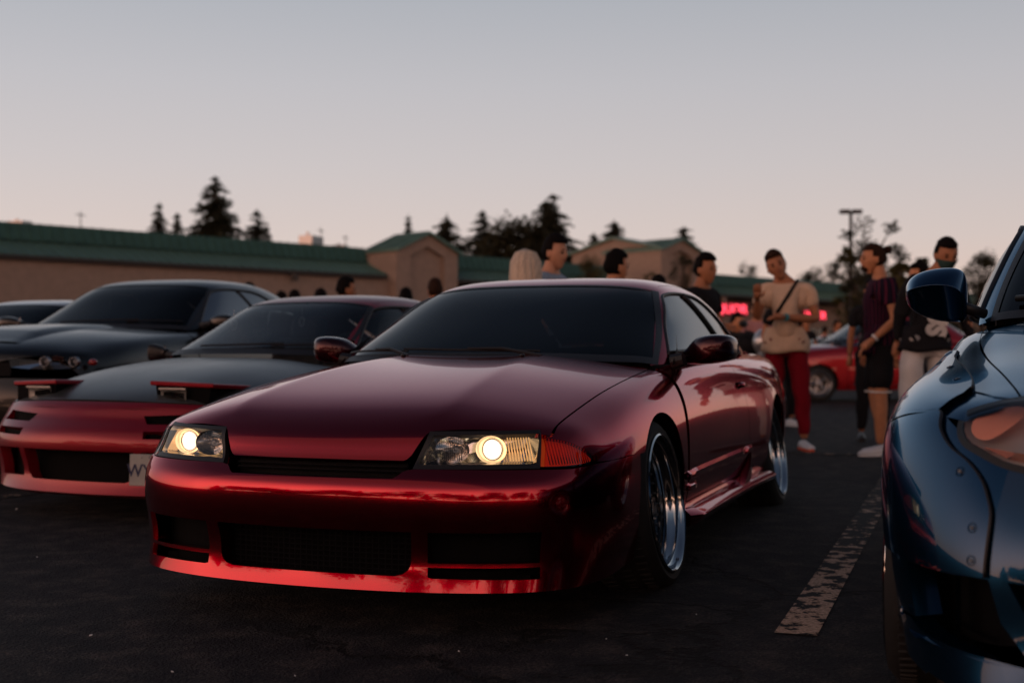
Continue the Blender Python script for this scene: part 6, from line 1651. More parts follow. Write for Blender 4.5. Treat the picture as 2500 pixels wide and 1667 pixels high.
# rooftop boxes and aerials
for px, zt, w in ((785, .75, 1.5), (70, .3, .8), (855, .3, .5)):
    b = MB(); c = BP(s_of(px), -1.2, 8+zt/2-.1); b.box(c, (w, 1.0, zt)); b.box(c+Vector((w*.3, 0, zt*.6)), (.15, .15, zt*.5)); b.build('rooftop_unit', M_BRUSHED, BLD)
for px, h in ((215, 1.0), (600, .8), (805, 1.3), (865, .9)):
    b = MB(); c = BP(s_of(px), -1.0, 8); b.tube([c, c+Vector((0, 0, h))], .03, 6); b.tube([c+Vector((-.4, 0, h*.8)), c+Vector((.4, 0, h*.8))], .03, 5); b.build('roof_aerial', M_TRIM, BLD)
b = MB(); b.box(BP(s_of(660), 2.7, 5.6), (.3, .3, .4)); b.build('wall_lamp', M_TRIM, BLD)
# neon signs
M_NEON = principled('red_neon', (.5, .02, .03), .4, emis=(1, .06, .10), estr=2.6)
M_NEONBOX = principled('red_sign_box', (.12, .006, .01), .5, emis=(.75, .01, .03), estr=.07)
def sign(name, label, txt, px0, px1, zc, h, par_off=2.75):
    s0, s1 = s_of(px0, par_off), s_of(px1, par_off)
    t = thing(name, label, 'sign', BP((s0+s1)/2, par_off, zc))
    ang = math.atan2(BD.y, BD.x)
    # text x runs to the viewer's right = +BD
    X_, Y_, Z_ = BD, Vector((0, 0, 1)), BN
    Mt = Matrix(((X_.x, Y_.x, Z_.x, 0), (X_.y, Y_.y, Z_.y, 0), (X_.z, Y_.z, Z_.z, 0), (0, 0, 0, 1)))
    w = s1-s0
    b = MB(); b.box((0, 0, 0), (w, h, .25)); b.v = [tuple(Mt @ Vector(v)) for v in b.v]; b.build('sign_box', M_NEONBOX, t)
    o = text_obj('sign_letters', txt, h*.98, M_NEON, t, Matrix.Translation(BN*.16) @ Mt, .03, bold=0)
    me = o.data; xs = [Vector(v.co).dot(BD) for v in me.vertices]; cx = (max(xs)+min(xs))/2; k = w*.94/(max(xs)-min(xs))
    for v in me.vertices:
        p = Vector(v.co); a_ = p.dot(BD); v.co = p+BD*((a_-cx)*k-a_)
    return t
sign('neon_sign', 'glowing red LIQUOR sign under the green canopy, left of the man in the tan shirt', 'LIQUOR', 1722, 1824, 4.75, 1.15)
sign('neon_sign', 'small glowing red sign further along the canopy, right of the man in the tan shirt', 'LIQUOR', 1962, 2014, 4.5, .98)

# ---- trees
def leaf_material(name, c1, c2):
    m = bpy.data.materials.new(name); m.use_nodes = True
    nt, N, Lk = nodes_of(m); b = N['Principled BSDF']
    oi = N.new('ShaderNodeTexCoord'); n = N.new('ShaderNodeTexNoise'); n.inputs['Scale'].default_value = .9; Lk.new(oi.outputs['Object'], n.inputs[0])
    cr = N.new('ShaderNodeValToRGB'); e = cr.color_ramp.elements; e[0].position, e[0].color = .35, (*c1, 1); e[1].position, e[1].color = .65, (*c2, 1)
    Lk.new(n.outputs['Fac'], cr.inputs[0]); Lk.new(cr.outputs[0], b.inputs['Base Color']); b.inputs['Roughness'].default_value = .8; b.inputs['Specular IOR Level'].default_value = .2
    return m
M_FIR = leaf_material('fir_needles', (.018, .024, .016), (.040, .046, .028))
M_OAK = leaf_material('dense_leaves', (.020, .024, .014), (.045, .045, .024))
M_LIME = leaf_material('pale_olive_leaves', (.055, .055, .022), (.11, .10, .04))
M_BARK = add_noise(principled('bark', (.05, .038, .03), .9), 12, .3)
def tree_mesh(kind, seed, H, Wd):
    """returns leaves, trunk meshes for a tree H tall and Wd across"""
    R_ = random.Random(seed); L_, T_ = MB(), MB()
    def leaf(p, s, up=.3):
        a = R_.uniform(0, 2*PI); d = Vector((cos(a), sin(a), R_.uniform(-.6, up))).normalized(); e = d.cross(Vector((R_.uniform(-1, 1), R_.uniform(-1, 1), 1))).normalized()
        L_.add([p, p+d*s*.5+e*s*.28, p+d*s, p+d*s*.5-e*s*.28], [(0, 1, 2, 3)])
    if kind == 'fir':
        T_.tube([(0, 0, 0), (R_.uniform(-.1, .1), 0, H*.5), (0, 0, H*.98)], [H*.014+.08, H*.009+.04, .02], 7)
        z = H*.16; turn = 0
        while z < H*.985:
            f = 1-z/H; r = Wd/2*(f**.8)*R_.uniform(.75, 1.12)*1.25
            n = R_.randint(6, 9)
            for k in range(n):
                turn += 2*PI/n+R_.uniform(-.25, .25); rr = r*R_.uniform(.65, 1.1)
                if R_.random() < .10: continue
                droop = -.22*rr; zb_ = min(H*.97, z+R_.uniform(-.5, .5)*H*.05)
                tip = Vector((cos(turn)*rr, sin(turn)*rr, zb_+droop)); base_ = Vector((0, 0, zb_))
                T_.tube([base_, base_.lerp(tip, .55)+Vector((0, 0, rr*.05)), tip], [.05, .03, .012], 3, False)
                m = max(6, int(rr*9))
                for j in range(m):
                    t = (j+R_.random())/m; p = base_.lerp(tip, t)+Vector((0, 0, R_.uniform(-.15, .1)))
                    for q in range(3): leaf(p, (.30+.5*rr*.2)*R_.uniform(.7, 1.3)*(1.2-t*.5))
            z += H*.028*R_.uniform(.8, 1.25)+.12*f
        for j in range(14): leaf(Vector((0, 0, H*R_.uniform(.93, .99))), .3, 1.2)
    else:
        dense = kind == 'dense'
        T_.tube([(0, 0, 0), (R_.uniform(-.15, .15), R_.uniform(-.1, .1), H*.35), (0, 0, H*.7)], [H*.02+.04, H*.014+.03, .03], 7)
        blobs = []
        nb = 34 if dense else 36
        for k in range(nb):
            a = R_.uniform(0, 2*PI); z = H*R_.uniform(.28 if dense else .30, .97); e = math.sqrt(max(0, 1-((z/H-.58)/.45)**2))
            rr = Wd/2*e*R_.uniform(.15, 1.0)
            c = Vector((cos(a)*rr, sin(a)*rr, z)); blobs.append(c)
            T_.tube([(0, 0, z*.55), c*.5+Vector((0, 0, z*.38)), c], [.05, .035, .01], 4, False)
        for c in blobs:
            s = Wd*(.20 if dense else .13)*R_.uniform(.6, 1.25)
            for j in range(170 if dense else 90):
                d = Vector((R_.gauss(0, 1), R_.gauss(0, 1), R_.gauss(0, .8))); d = d.normalized()*s*R_.random()**.4
                leaf(c+d, (.42 if dense else .16)*R_.uniform(.6, 1.3)*(Wd/6 if dense else 1), .6)
    return L_, T_
TREES = {}
def plant(name, label, kind, px, ytop, d, wpx, seed, mat=None, ybase=None, group=None):
    """stand a tree at pixel column px, distance d; its top reaches pixel row ytop"""
    H_ = CAM.z+(864.7-ytop)*d/LENS_PX; vis = max(30, (632 if px < 1120 else 650)-ytop) if kind == 'fir' else 1
    W_ = wpx*d/LENS_PX*(min(2.6, (864.7-ytop)/vis)*(1.15 if wpx > 150 else 1.6) if kind == 'fir' else 1)
    key = (kind, seed)
    r_ = VD+VR*((px-1250)/LENS_PX); p = CAM+r_*d
    t = thing(name, label, 'tree', (p.x, p.y, 0), seed*1.3, group)
    L_, T_ = tree_mesh(kind, seed, H_, W_)
    L_.build('crown', mat or (M_FIR if kind == 'fir' else M_OAK), t); T_.build('trunk', M_BARK, t)
    return t
FG = 'trees on the skyline behind the shop building'
plant('fir_tree', 'small fir left of the largest fir, tallest of the pair above the green roof', 'fir', 387, 490, 150, 62, 1, group=FG)
plant('fir_tree', 'thin low fir between the small fir and the largest fir', 'fir', 432, 515, 150, 44, 2, group=FG)
plant('fir_tree', 'largest, broad dark fir rising highest on the left skyline', 'fir', 525, 420, 145, 165, 3, group=FG)
for k in range(2): plant('dense_tree', ['dark rounded mass at the left foot of the largest fir', 'dark rounded mass at the right foot of the largest fir'][k], 'dense', (505, 545)[k], (462, 470)[k], 147, (70, 72)[k], 31+k, M_FIR, group=FG)
plant('fir_tree', 'ragged open fir just right of the largest fir', 'fir', 627, 506, 150, 62, 4, group=FG)
plant('fir_tree', 'short stub of a fir beside the ragged one, left half of the skyline', 'fir', 650, 548, 150, 36, 5, group=FG)
plant('fir_tree', 'single thin fir tip above the tan entrance tower', 'fir', 996, 520, 165, 34, 6, group=FG)
plant('fir_tree', 'fir right behind the peak of the tan entrance tower', 'fir', 1090, 518, 160, 92, 7, group=FG)
plant('fir_tree', 'slender pointed fir between the tower and the dark leafy mass', 'fir', 1178, 508, 160, 84, 8, group=FG)
plant('dense_tree', 'dark leafy tree, left part of the mass behind the blonde woman', 'dense', 1215, 556, 150, 170, 9, group=FG)
plant('dense_tree', 'dark leafy tree, right part of the mass behind the blonde woman', 'dense', 1278, 545, 150, 190, 10, group=FG)
plant('fir_tree', 'tall fir with a double tip behind the dark-haired man in light blue, left tip', 'fir', 1332, 482, 150, 95, 11, group=FG)
plant('fir_tree', 'tall fir with a double tip behind the dark-haired man in light blue, right tip', 'fir', 1350, 466, 152, 100, 12, group=FG)
plant('fir_tree', 'low fir left of the man in profile whose head shows over the roof', 'fir', 1450, 566, 150, 70, 13, group=FG)
plant('fir_tree', 'pointed fir directly above the man whose neck glows orange', 'fir', 1500, 534, 150, 78, 14, group=FG)
plant('fir_tree', 'fir standing behind the double gables', 'fir', 1670, 548, 165, 84, 15, group=FG)
plant('dense_tree', 'low bush in front of the left wall of the double gables', 'loose', 1590, 655, 92, 70, 16, M_LIME)
plant('dense_tree', 'sparse dark bush before the right wall of the double gables', 'loose', 1668, 618, 90, 84, 17, M_OAK)
plant('dense_tree', 'olive leafy tree between the light blue shirt and the next head', 'dense', 1440, 628, 95, 90, 18, M_LIME)
plant('loose_tree', 'young tree with sparse leaves beside the lamp post', 'loose', 2125, 524, 42, 175, 19, M_OAK)
plant('loose_tree', 'short leafy tree low behind the young tree', 'loose', 2085, 600, 46, 95, 20, M_LIME)
plant('loose_tree', 'olive tree crown between the striped shirt and the blue car mirror', 'loose', 2195, 640, 36, 90, 21, M_LIME)
plant('dense_tree', 'hazy broad tree right of the masked man', 'dense', 2395, 620, 85, 100, 22, M_OAK)
plant('fir_tree', 'small dark fir between the bun and the masked man', 'fir', 2252, 628, 70, 60, 23)
for i, (px, yt, w) in enumerate(((1830, 640, 60), (1990, 655, 90), (2035, 640, 70), (2110, 665, 90), (2300, 650, 90), (2440, 640, 80))):
    plant('dense_tree', ['low bush top above the roof beside the tan shirt man\'s head', 'first of the low trees on the skyline right of the tan shirt', 'tallest of the low trees left of the lamp post', 'low tree hidden behind the young tree', 'low tree behind the masked man', 'low tree at the blue car windscreen pillar'][i], 'dense', px, yt, 130, w, 40+i, M_OAK)
for i, (px, yt, d_) in enumerate(((1890, 735, 60), (2060, 735, 62))):
    plant('loose_tree', ['small planted tree before the shops, behind the tan shirt', 'small planted tree before the shops right of the second red sign'][i], 'loose', px+40, yt, d_, 80, 60+i, M_OAK)
# trees and a low roof line behind the camera: what the paintwork mirrors
for i in range(26):
    u = -78+i*6.2; a = YAW+PI+rad(u)+.02*math.sin(i*7); d_ = 52+10*math.sin(i*2.1); h_ = (8.5+4.2*abs(math.sin(i*1.7))+(2.5 if i % 5 == 0 else 0))*(.55 if u < -45 else 1)
    t = thing('dense_tree' if i % 3 else 'fir_tree', 'tree in the belt across the car park, out of the photo', 'tree', (CAM.x+cos(a)*d_, CAM.y+sin(a)*d_, 0), i, 'tree belt behind the camera')
    L_, T_ = tree_mesh('fir' if i % 3 == 0 else 'dense', 80+i % 4, h_, 9.5 if i % 3 else 7.5)
    L_.build('crown', M_OAK, t); T_.build('trunk', M_BARK, t)
# ---- lamp posts
def lamp_post(px, ytop, d, label):
    h = CAM.z+(864.7-ytop)*d/LENS_PX; p = col_at(px, d)
    t = thing('lamp_post', label, 'lamp post', (p.x, p.y, 0), 0)
    b = MB(); b.tube([(0, 0, .6), (0, 0, h)], [.09, .06], 10); b.build('pole', M_TRIM, t)
    b = MB(); b.lathe([(0, .3), (.6, .3), (.65, .25)], 16, Matrix.Rotation(PI/2, 4, 'X') @ Matrix.Diagonal((1, 1, 1, 1))); 
    b = MB(); b.tube([(0, 0, 0), (0, 0, .62)], [.28, .28], 16); b.build('footing', M_STUC, t)
    for s_ in (-1, 1):
        bb = MB(); c = VR*s_*.22; c = Vector((c.x, c.y, h+.05)); bb.box(c, (.34, .34, .14), Matrix.Rotation(math.atan2(VR.y, VR.x)-PI/2, 3, 'Z')); bb.tube([(0, 0, h), c], .035, 6); o = bb.build('lamp_head', M_TRIM, t)
    return t
lamp_post(2078, 520, 46, 'twin-headed lamp post rising above the striped shirt man')
q = CAM-VD*22+VR*14
t = lamp_post(2078, 520, 46, 'twin-headed lamp post in the car park behind the camera'); t.location = (q.x, q.y, 0)
# ================================================================ people
def skin_mat(name, c):
    m = principled(name, c, .55, spec=.35); m.node_tree.nodes['Principled BSDF'].inputs['Subsurface Weight'].default_value = 0
    return add_noise(m, 18, .10)
SK1 = skin_mat('light_tan_skin', (.55, .28, .17)); SK2 = skin_mat('brown_skin', (.40, .17, .085)); SK3 = skin_mat('warm_skin', (.50, .22, .11))
M_HAIRB = add_noise(principled('black_hair', (.006, .005, .005), .8, spec=.1), 90, .3, bump=.002)
M_HAIRBR = add_noise(principled('brown_hair', (.028, .014, .009), .8, spec=.1), 90, .3, bump=.002)
M_BLOND = add_noise(principled('platinum_hair', (.60, .50, .38), .45), 22, .45, bump=.004, stretch=(9, 9, .5))
def cloth(name, c, rough=.9): return add_noise(principled(name, c, rough, spec=.15), 7, .14, bump=.012)
C_TAN = cloth('tan_cotton', (.66, .48, .34)); C_RED = cloth('dark_red_cotton', (.20, .006, .016)); C_BLK = cloth('black_cotton', (.012, .012, .014))
C_GREY = cloth('grey_sweat_cotton', (.55, .54, .52)); C_LBLUE = cloth('light_blue_cotton', (.26, .34, .42)); C_DARK = cloth('dark_denim', (.02, .022, .03)); C_PINK = cloth('pink_cotton', (.40, .20, .20))
M_SHOE = principled('white_shoe', (.68, .70, .72), .5); M_SOLE = principled('orange_shoe_sole', (.85, .12, .04), .5); M_EYE = principled('eye_dark', (.01, .008, .008), .2); M_LIP = principled('lips', (.25, .08, .06), .5)
def striped_cloth():
    m = principled('striped_cotton', (.02, .012, .03), .9, spec=.15); nt, N, Lk = nodes_of(m); b = N['Principled BSDF']
    tc = N.new('ShaderNodeTexCoord'); sp = N.new('ShaderNodeSeparateXYZ'); Lk.new(tc.outputs['Object'], sp.inputs[0])
    at = N.new('ShaderNodeMath'); at.operation = 'ARCTAN2'; Lk.new(sp.outputs['Y'], at.inputs[0]); Lk.new(sp.outputs['X'], at.inputs[1])
    mu = N.new('ShaderNodeMath'); mu.operation = 'MULTIPLY'; mu.inputs[1].default_value = 26; Lk.new(at.outputs[0], mu.inputs[0])
    si = N.new('ShaderNodeMath'); si.operation = 'SINE'; Lk.new(mu.outputs[0], si.inputs[0])
    gt = N.new('ShaderNodeMapRange'); gt.inputs['From Min'].default_value = .72; gt.inputs['From Max'].default_value = .85; Lk.new(si.outputs[0], gt.inputs['Value'])
    mx = N.new('ShaderNodeMix'); mx.data_type = 'RGBA'; Lk.new(gt.outputs[0], mx.inputs['Factor']); mx.inputs['A'].default_value = (.012, .007, .018, 1); mx.inputs['B'].default_value = (.12, .016, .04, 1)
    Lk.new(mx.outputs['Result'], b.inputs['Base Color']); return m
C_STRIPE = striped_cloth()
def skinned(chains, sub=2):
    """chains: [[(point, radius), ...], ...] that share points; returns (verts, faces) of one smooth skin"""
    vs, rs, es, idx = [], [], [], {}
    for ch in chains:
        pv = None
        for p, r in ch:
            k = tuple(round(c, 4) for c in p)
            if k not in idx: idx[k] = len(vs); vs.append(k); rs.append(r if isinstance(r, tuple) else (r, r))
            i = idx[k]
            if pv is not None and pv != i: es.append((pv, i))
            pv = i
    me = bpy.data.meshes.new('sk'); me.from_pydata(vs, es, []); o = bpy.data.objects.new('sk', me); COL.objects.link(o)
    md = o.modifiers.new('k', 'SKIN'); md.use_smooth_shade = True
    me.skin_vertices[0] if me.skin_vertices else None
    lay = me.skin_vertices[0].data
    for i, r in enumerate(rs): lay[i].radius = r; lay[i].use_root = (i == 0)
    s = o.modifiers.new('s', 'SUBSURF'); s.levels = s.render_levels = sub
    dg = bpy.context.evaluated_depsgraph_get(); dg.update(); em = o.evaluated_get(dg).to_mesh()
    V_ = [v.co.copy() for v in em.vertices]; F_ = [tuple(p.vertices) for p in em.polygons]
    o.evaluated_get(dg).to_mesh_clear(); bpy.data.objects.remove(o)
    return V_, F_
def head_parts(c, yaw, tilt, skin, hair, style, parent, nod=0, face=True):
    """head about 0.235 m tall centred at c; face towards +x before turning"""
    Rm = Matrix.Translation(c) @ Matrix.Rotation(yaw, 4, 'Z') @ Matrix.Rotation(tilt, 4, 'X') @ Matrix.Rotation(nod, 4, 'Y')
    n, m = 28, 22; V_, F_ = [], []
    def shape(th_, ph):
        x, y, z = cos(ph)*cos(th_), cos(ph)*sin(th_), sin(ph)
        X_, Y_, Z_ = x*.104, y*.081, z*.124
        if z < -.1:
            k = min(1, (-z-.1)/.9); X_ = X_*(1-.28*k)+.018*k; Y_ *= 1-.34*k
            if x < 0: X_ += .030*k
        if x > 0: X_ -= .012*(x**2)*(1-abs(z))
        f = max(0, x)**6
        X_ += .024*math.exp(-((z+.12)/.20)**2-(y/.16)**2)*(x > 0)         # nose
        X_ += .008*math.exp(-((z-.20)/.10)**2-(y/.5)**2)*f                # brow
        X_ -= .010*math.exp(-((z-.02)/.12)**2-((abs(y)-.42)/.18)**2)*(x > 0)  # eye sockets
        X_ += .007*math.exp(-((z+.45)/.10)**2-(y/.25)**2)*(x > 0)         # lips
        X_ += .012*math.exp(-((z+.86)/.22)**2-(y/.4)**2)*(x > 0)          # chin
        return Vector((X_, Y_, Z_))
    for i in range(m+1):
        ph = -PI/2+PI*i/m
        for k in range(n): V_.append(Rm @ shape(2*PI*k/n, ph))
    for i in range(m):
        for k in range(n): F_.append((i*n+k, i*n+(k+1) % n, (i+1)*n+(k+1) % n, (i+1)*n+k))
    h = MB(); h.add(V_, F_)
    for s_ in (-1, 1):
        h.ell(Rm @ Vector((-.012, s_*.077, -.008)), (.016, .010, .030), 10, 8)
    o = h.build('head', skin, parent, True)
    if face:
        e = MB()
        for s_ in (-1, 1): e.ell(Rm @ Vector((.084, s_*.032, .004)), (.010, .013, .008), 10, 6)
        for s_ in (-1, 1): e.ell(Rm @ Vector((.092, s_*.034, .026)), (.006, .020, .0045), 8, 5)
        e.build('eyes_and_brows', M_EYE, o, True)
        e = MB(); e.ell(Rm @ Vector((.092, 0, -.052)), (.008, .024, .006), 10, 6); e.build('lips', M_LIP, o, True)
    # hair shell
    if style != 'bald':
        V_, F_, keep = [], [], {}
        for i in range(m+1):
            ph = -PI/2+PI*i/m
            for k in range(n):
                t = 2*PI*k/n; p = shape(t, ph); z = sin(ph); x = cos(ph)*cos(t)
                fr = .42 if style != 'short' else .50
                hl = fr+.0 if x > .35 else (.05 if x > -.1 else -.42)
                if style == 'long': hl = (.38 if x > .45 else -.9)
                g = 1.0+(.05 if style == 'long' else .08)+(.10 if style in ('short', 'tall') and z > .55 else 0)+.02*math.sin(t*7+ph*9)
                if style == 'tall' and z > .45 and x > -.2: g += .09
                if z >= hl:
                    keep[(i, k)] = len(V_); q = Vector((p.x*g, p.y*g, p.z*g))
                    V_.append(Rm @ q)
        for i in range(m):
            for k in range(n):
                ks = [(i, k), (i, (k+1) % n), (i+1, (k+1) % n), (i+1, k)]
                if all(q in keep for q in ks): F_.append(tuple(keep[q] for q in ks))
        ho = mesh('hair', V_, F_, hair, o, True); sd = ho.modifiers.new('t', 'SOLIDIFY'); sd.thickness = .012; sd.offset = -1
        if style == 'bun':
            b = MB(); b.ell(Rm @ Vector((-.118, 0, .078)), (.036, .036, .036), 14, 10); b.tube([Rm @ Vector((-.09, 0, .05)), Rm @ Vector((-.12, 0, .08))], .022, 8); b.build('hair_bun', hair, o, True)
        if style == 'long':
            b = MB(); rg = random.Random(3)
            for k in range(64):
                t = rad(50)+k/63*rad(260)+rg.uniform(-.04, .04); jj = rg.uniform(.93, 1.08); x_, y_ = cos(t)*.094, sin(t)*.082
                sp_ = 1+.25*abs(sin(t)); L_ = .30+.04*rg.random()
                b.tube([Rm @ Vector((-.01+x_*.08, y_*.08, .133)), Rm @ Vector((x_*.75*jj, y_*.78*jj, .105)), Rm @ Vector((x_*1.08*jj, y_*1.12*jj, .04)), Rm @ Vector((x_*1.12*jj, y_*1.2*jj, -.06)), Rm @ Vector((x_*1.1-.01, y_*1.3*jj, -.16)), Rm @ Vector((x_*1.05-.03, y_*1.38*jj, -L_))], [.005, .009, .011, .012, .011, .003], 5)
            b.build('long_hair', hair, o, True)
    return o, Rm
def person(label, px, d, H_, yaw, skin, hair, style, shirt, pants, pose=None, group=None, py=None, face=True, legs='long', shoes=None, sleeve='short', detail=True, build=1.0, hem=.09):
    """yaw: heading; 0 = looks the way the coupes' noses point. joints are given in the person's own frame
    (x forward, y to the person's left, z up) for a height of 1.75"""
    p0 = col_at(px, d); k = H_/1.82
    T = thing('person', label, 'person', (p0.x, p0.y, 0), yaw, group)
    J = dict(pelvis=(0, 0, .95), waist=(0, 0, 1.06), chest=(.0, 0, 1.28), neck0=(0, 0, 1.455), neck1=(.015, 0, 1.52), head=(.03, 0, 1.61),
             shL=(0, .185, 1.40), elL=(-.03, .25, 1.12), haL=(.05, .24, .88), shR=(0, -.185, 1.40), elR=(-.03, -.25, 1.12), haR=(.05, -.24, .88),
             hipL=(0, .095, .90), knL=(.02, .11, .50), anL=(-.01, .12, .09), hipR=(0, -.095, .90), knR=(.02, -.11, .50), anR=(-.01, -.12, .09))
    J.update(pose or {})
    J = {a: Vector(b)*k for a, b in J.items() if a not in ('tilt', 'hyaw', 'nod', 'fy')}
    B_ = build
    g = lambda a, r, b=None: (tuple(J[a]), r*k if b is None else (r*k, b*k))
    mid = lambda a, b, t: J[a].lerp(J[b], t)
    def body_chains():
        c = [[g('pelvis', .11, .09), g('waist', .105, .085), g('chest', .085, .065), g('neck0', .060), g('neck1', .060), (tuple(J['head']), .055*k)]]
        for s in 'LR':
            c.append([g('neck0', .060), g('sh'+s, .034), (tuple(mid('sh'+s, 'el'+s, .5)), .042*k*B_), g('el'+s, .038*B_), (tuple(mid('el'+s, 'ha'+s, .4)), .037*k*B_), (tuple(mid('el'+s, 'ha'+s, .93)), .024*k)])
            c.append([g('pelvis', .12, .10), g('hip'+s, .092), (tuple(mid('hip'+s, 'kn'+s, .45)), .080*k), g('kn'+s, .058), (tuple(mid('kn'+s, 'an'+s, .3)), .064*k), g('an'+s, .038)])
        return c
    b = MB(); b.add(*skinned(body_chains(), 1 if not detail else 2))
    for s, sg in (('L', 1), ('R', -1)):       # hands: palm, four unequal curled fingers, thumb from the side
        h0 = J['ha'+s]; d_ = (h0-J['el'+s]).normalized(); side = d_.cross(Vector((0, 0, 1))); side = side.normalized() if side.length > .1 else Vector((0, 1, 0)); up = side.cross(d_)
        flat = Vector((1, 0, 0)) if abs(d_.z) > .7 else side
        flat = (flat-d_*flat.dot(d_)).normalized(); nr = d_.cross(flat)*sg
        b.tube([h0-d_*.02*k, h0+d_*.03*k, h0+d_*.075*k, h0+d_*.09*k], [.024*k, .032*k, .034*k, .026*k], 8)
        if detail:
            for j, (L_, w_) in enumerate(((.068, -.027), (.078, -.009), (.073, .009), (.058, .026))):
                a = h0+d_*.082*k+flat*w_*k
                b.tube([a, a+d_*L_*.45*k+nr*.006*k, a+d_*L_*.8*k+nr*.022*k, a+d_*L_*.95*k+nr*.036*k], [.0092*k, .0088*k, .008*k, .0065*k], 6)
            a = h0+d_*.03*k-flat*.026*k
            b.tube([a, a-flat*.026*k+d_*.022*k, a-flat*.032*k+d_*.052*k+nr*.01*k], [.012*k, .010*k, .008*k], 6)
    b.build('body', skin, T, True)
    ho, Rm = head_parts(J['head']+Vector((.012*k, 0, .01)), (pose or {}).get('hyaw', 0), (pose or {}).get('tilt', 0), skin, hair, style, T, (pose or {}).get('nod', 0), face)
    # shirt
    e = 1.16
    c = [[(tuple(J['pelvis']+Vector((0, 0, .0*k))), (.152*k*B_, .126*k)), (tuple(J['waist']), (.140*k*B_, .115*k)), (tuple(J['chest']), (.165*k*B_, .125*k)), (tuple(J['neck0']-Vector((0, 0, .02*k))), .088*k), (tuple(J['neck0']+Vector((0, 0, .02*k))), .078*k)]]
    for s in 'LR':
        end = .62 if sleeve == 'short' else .98
        up_ = J['neck0']-Vector((0, 0, .02*k))
        pts = [(tuple(up_), .088*k), (tuple(up_.lerp(J['sh'+s], .6)), .080*k), (tuple(J['sh'+s]), .070*k*B_), (tuple(mid('sh'+s, 'el'+s, .35)), .062*k*B_), (tuple(mid('sh'+s, 'el'+s, end)), .064*k*B_)]
        if sleeve == 'long': pts += [(tuple(J['el'+s]), .052*k), (tuple(mid('el'+s, 'ha'+s, .9)), .040*k)]
        c.append(pts)
    V_, F_ = skinned(c, 2)
    sb = MB(); sb.add(V_, F_)
    for s in 'LR': sb.ell(J['neck0'].lerp(J['sh'+s], .62)-Vector((0, 0, .075*k)), (.088*k, .088*k*B_, .115*k), 14, 10)
    nh = 20; hv = []
    for zz, sx_, sy_ in ((.13, .105, .140), (.06, .130, .165), (0, .146, .178), (-hem*.6, .152, .182), (-hem, .154, .184), (-hem+.004, .144, .174)):
        for q in range(nh):
            t = 2*PI*q/nh; w_ = 1+.035*math.sin(5*t+zz*30)
            hv.append(J['pelvis']+Vector((cos(t)*sx_*w_, sin(t)*sy_*w_*B_, zz+(.012*math.sin(3*t) if zz < -.01 else 0)))*k)
    sb.add(hv, [(i*nh+q, i*nh+(q+1) % nh, (i+1)*nh+(q+1) % nh, (i+1)*nh+q) for i in range(5) for q in range(nh)])
    V_, F_ = [Vector(v) for v in sb.v], sb.f
    rg = random.Random(int(px))
    V_ = [v+Vector((math.sin(v.z*31+v.y*9), math.cos(v.z*27+v.x*11), 0))*.0045*k*(1+rg.random()*.4) for v in V_]
    mesh('shirt', V_, F_, shirt, T, True)
    # trousers or shorts
    c = []
    for s in 'LR':
        if legs == 'long': seg = [(tuple(J['pelvis']+Vector((0, 0, -.01*k))), (.112*k, .095*k)), (tuple(J['hip'+s]), .098*k), (tuple(mid('hip'+s, 'kn'+s, .5)), .100*k), (tuple(J['kn'+s]), .078*k), (tuple(mid('kn'+s, 'an'+s, .4)), .073*k), (tuple(mid('kn'+s, 'an'+s, .95)), .050*k)]
        else: seg = [(tuple(J['pelvis']+Vector((0, 0, -.01*k))), (.112*k, .095*k)), (tuple(J['hip'+s]), .098*k), (tuple(mid('hip'+s, 'kn'+s, .5)), .105*k), (tuple(mid('hip'+s, 'kn'+s, .97)), .092*k)]
        c.append(seg)
    V_, F_ = skinned(c, 2)
    V_ = [v+Vector((math.sin(v.z*24+v.y*15), math.cos(v.z*29+v.x*8), 0))*.005*k for v in V_]
    mesh('trousers' if legs == 'long' else 'shorts', V_, F_, pants, T, True)
    for s, sg in (('L', 1), ('R', -1)):
        a = J['an'+s]; fy = (pose or {}).get('fy', 0); Rz = Matrix.Rotation(sg*.25+fy, 3, 'Z')
        b = MB(); V_, F_ = [], []
        secs = [(-.085, .030, .055), (-.07, .036, .085), (-.02, .040, .095), (.05, .044, .075), (.12, .048, .052), (.165, .042, .040), (.19, .022, .026)]
        for x, w, h in secs:
            for q in range(12):
                t = 2*PI*q/12; yy, zz = cos(t), sin(t); zz = max(zz, -.55)
                V_.append(Rz @ Vector((x*k, yy*w*k, (.030+zz*h*.5+h*.28)*k))+Vector((a.x, a.y, 0)))
        for i in range(len(secs)-1):
            for q in range(12): F_.append((i*12+q, (i+1)*12+q, (i+1)*12+(q+1) % 12, i*12+(q+1) % 12))
        F_ += [tuple(range(12)), tuple(range(72, 84))[::-1]]
        mn = min(v.z for v in V_); V_ = [v-Vector((0, 0, mn-.016)) for v in V_]
        so = mesh('shoe', V_, F_, shoes or M_TRIM, T, True)
        b = MB(); b.prism([tuple((Rz @ Vector((x*k, y*k, 0))+a).xy) for x, y in ((-.09, -.03), (-.02, -.038), (.06, -.046), (.13, -.048), (.185, -.026), (.195, 0), (.185, .026), (.13, .048), (.06, .046), (-.02, .038), (-.09, .03))], .001, .022)
        b.build('sole', M_SOLE if shoes is M_SHOE and pants is C_RED else (shoes or M_TRIM), so)
    return T, J, Rm, k
TOCAM = YAW+PI         # heading that looks at the camera
LEFT_ = YAW+PI/2       # heading towards the picture's left
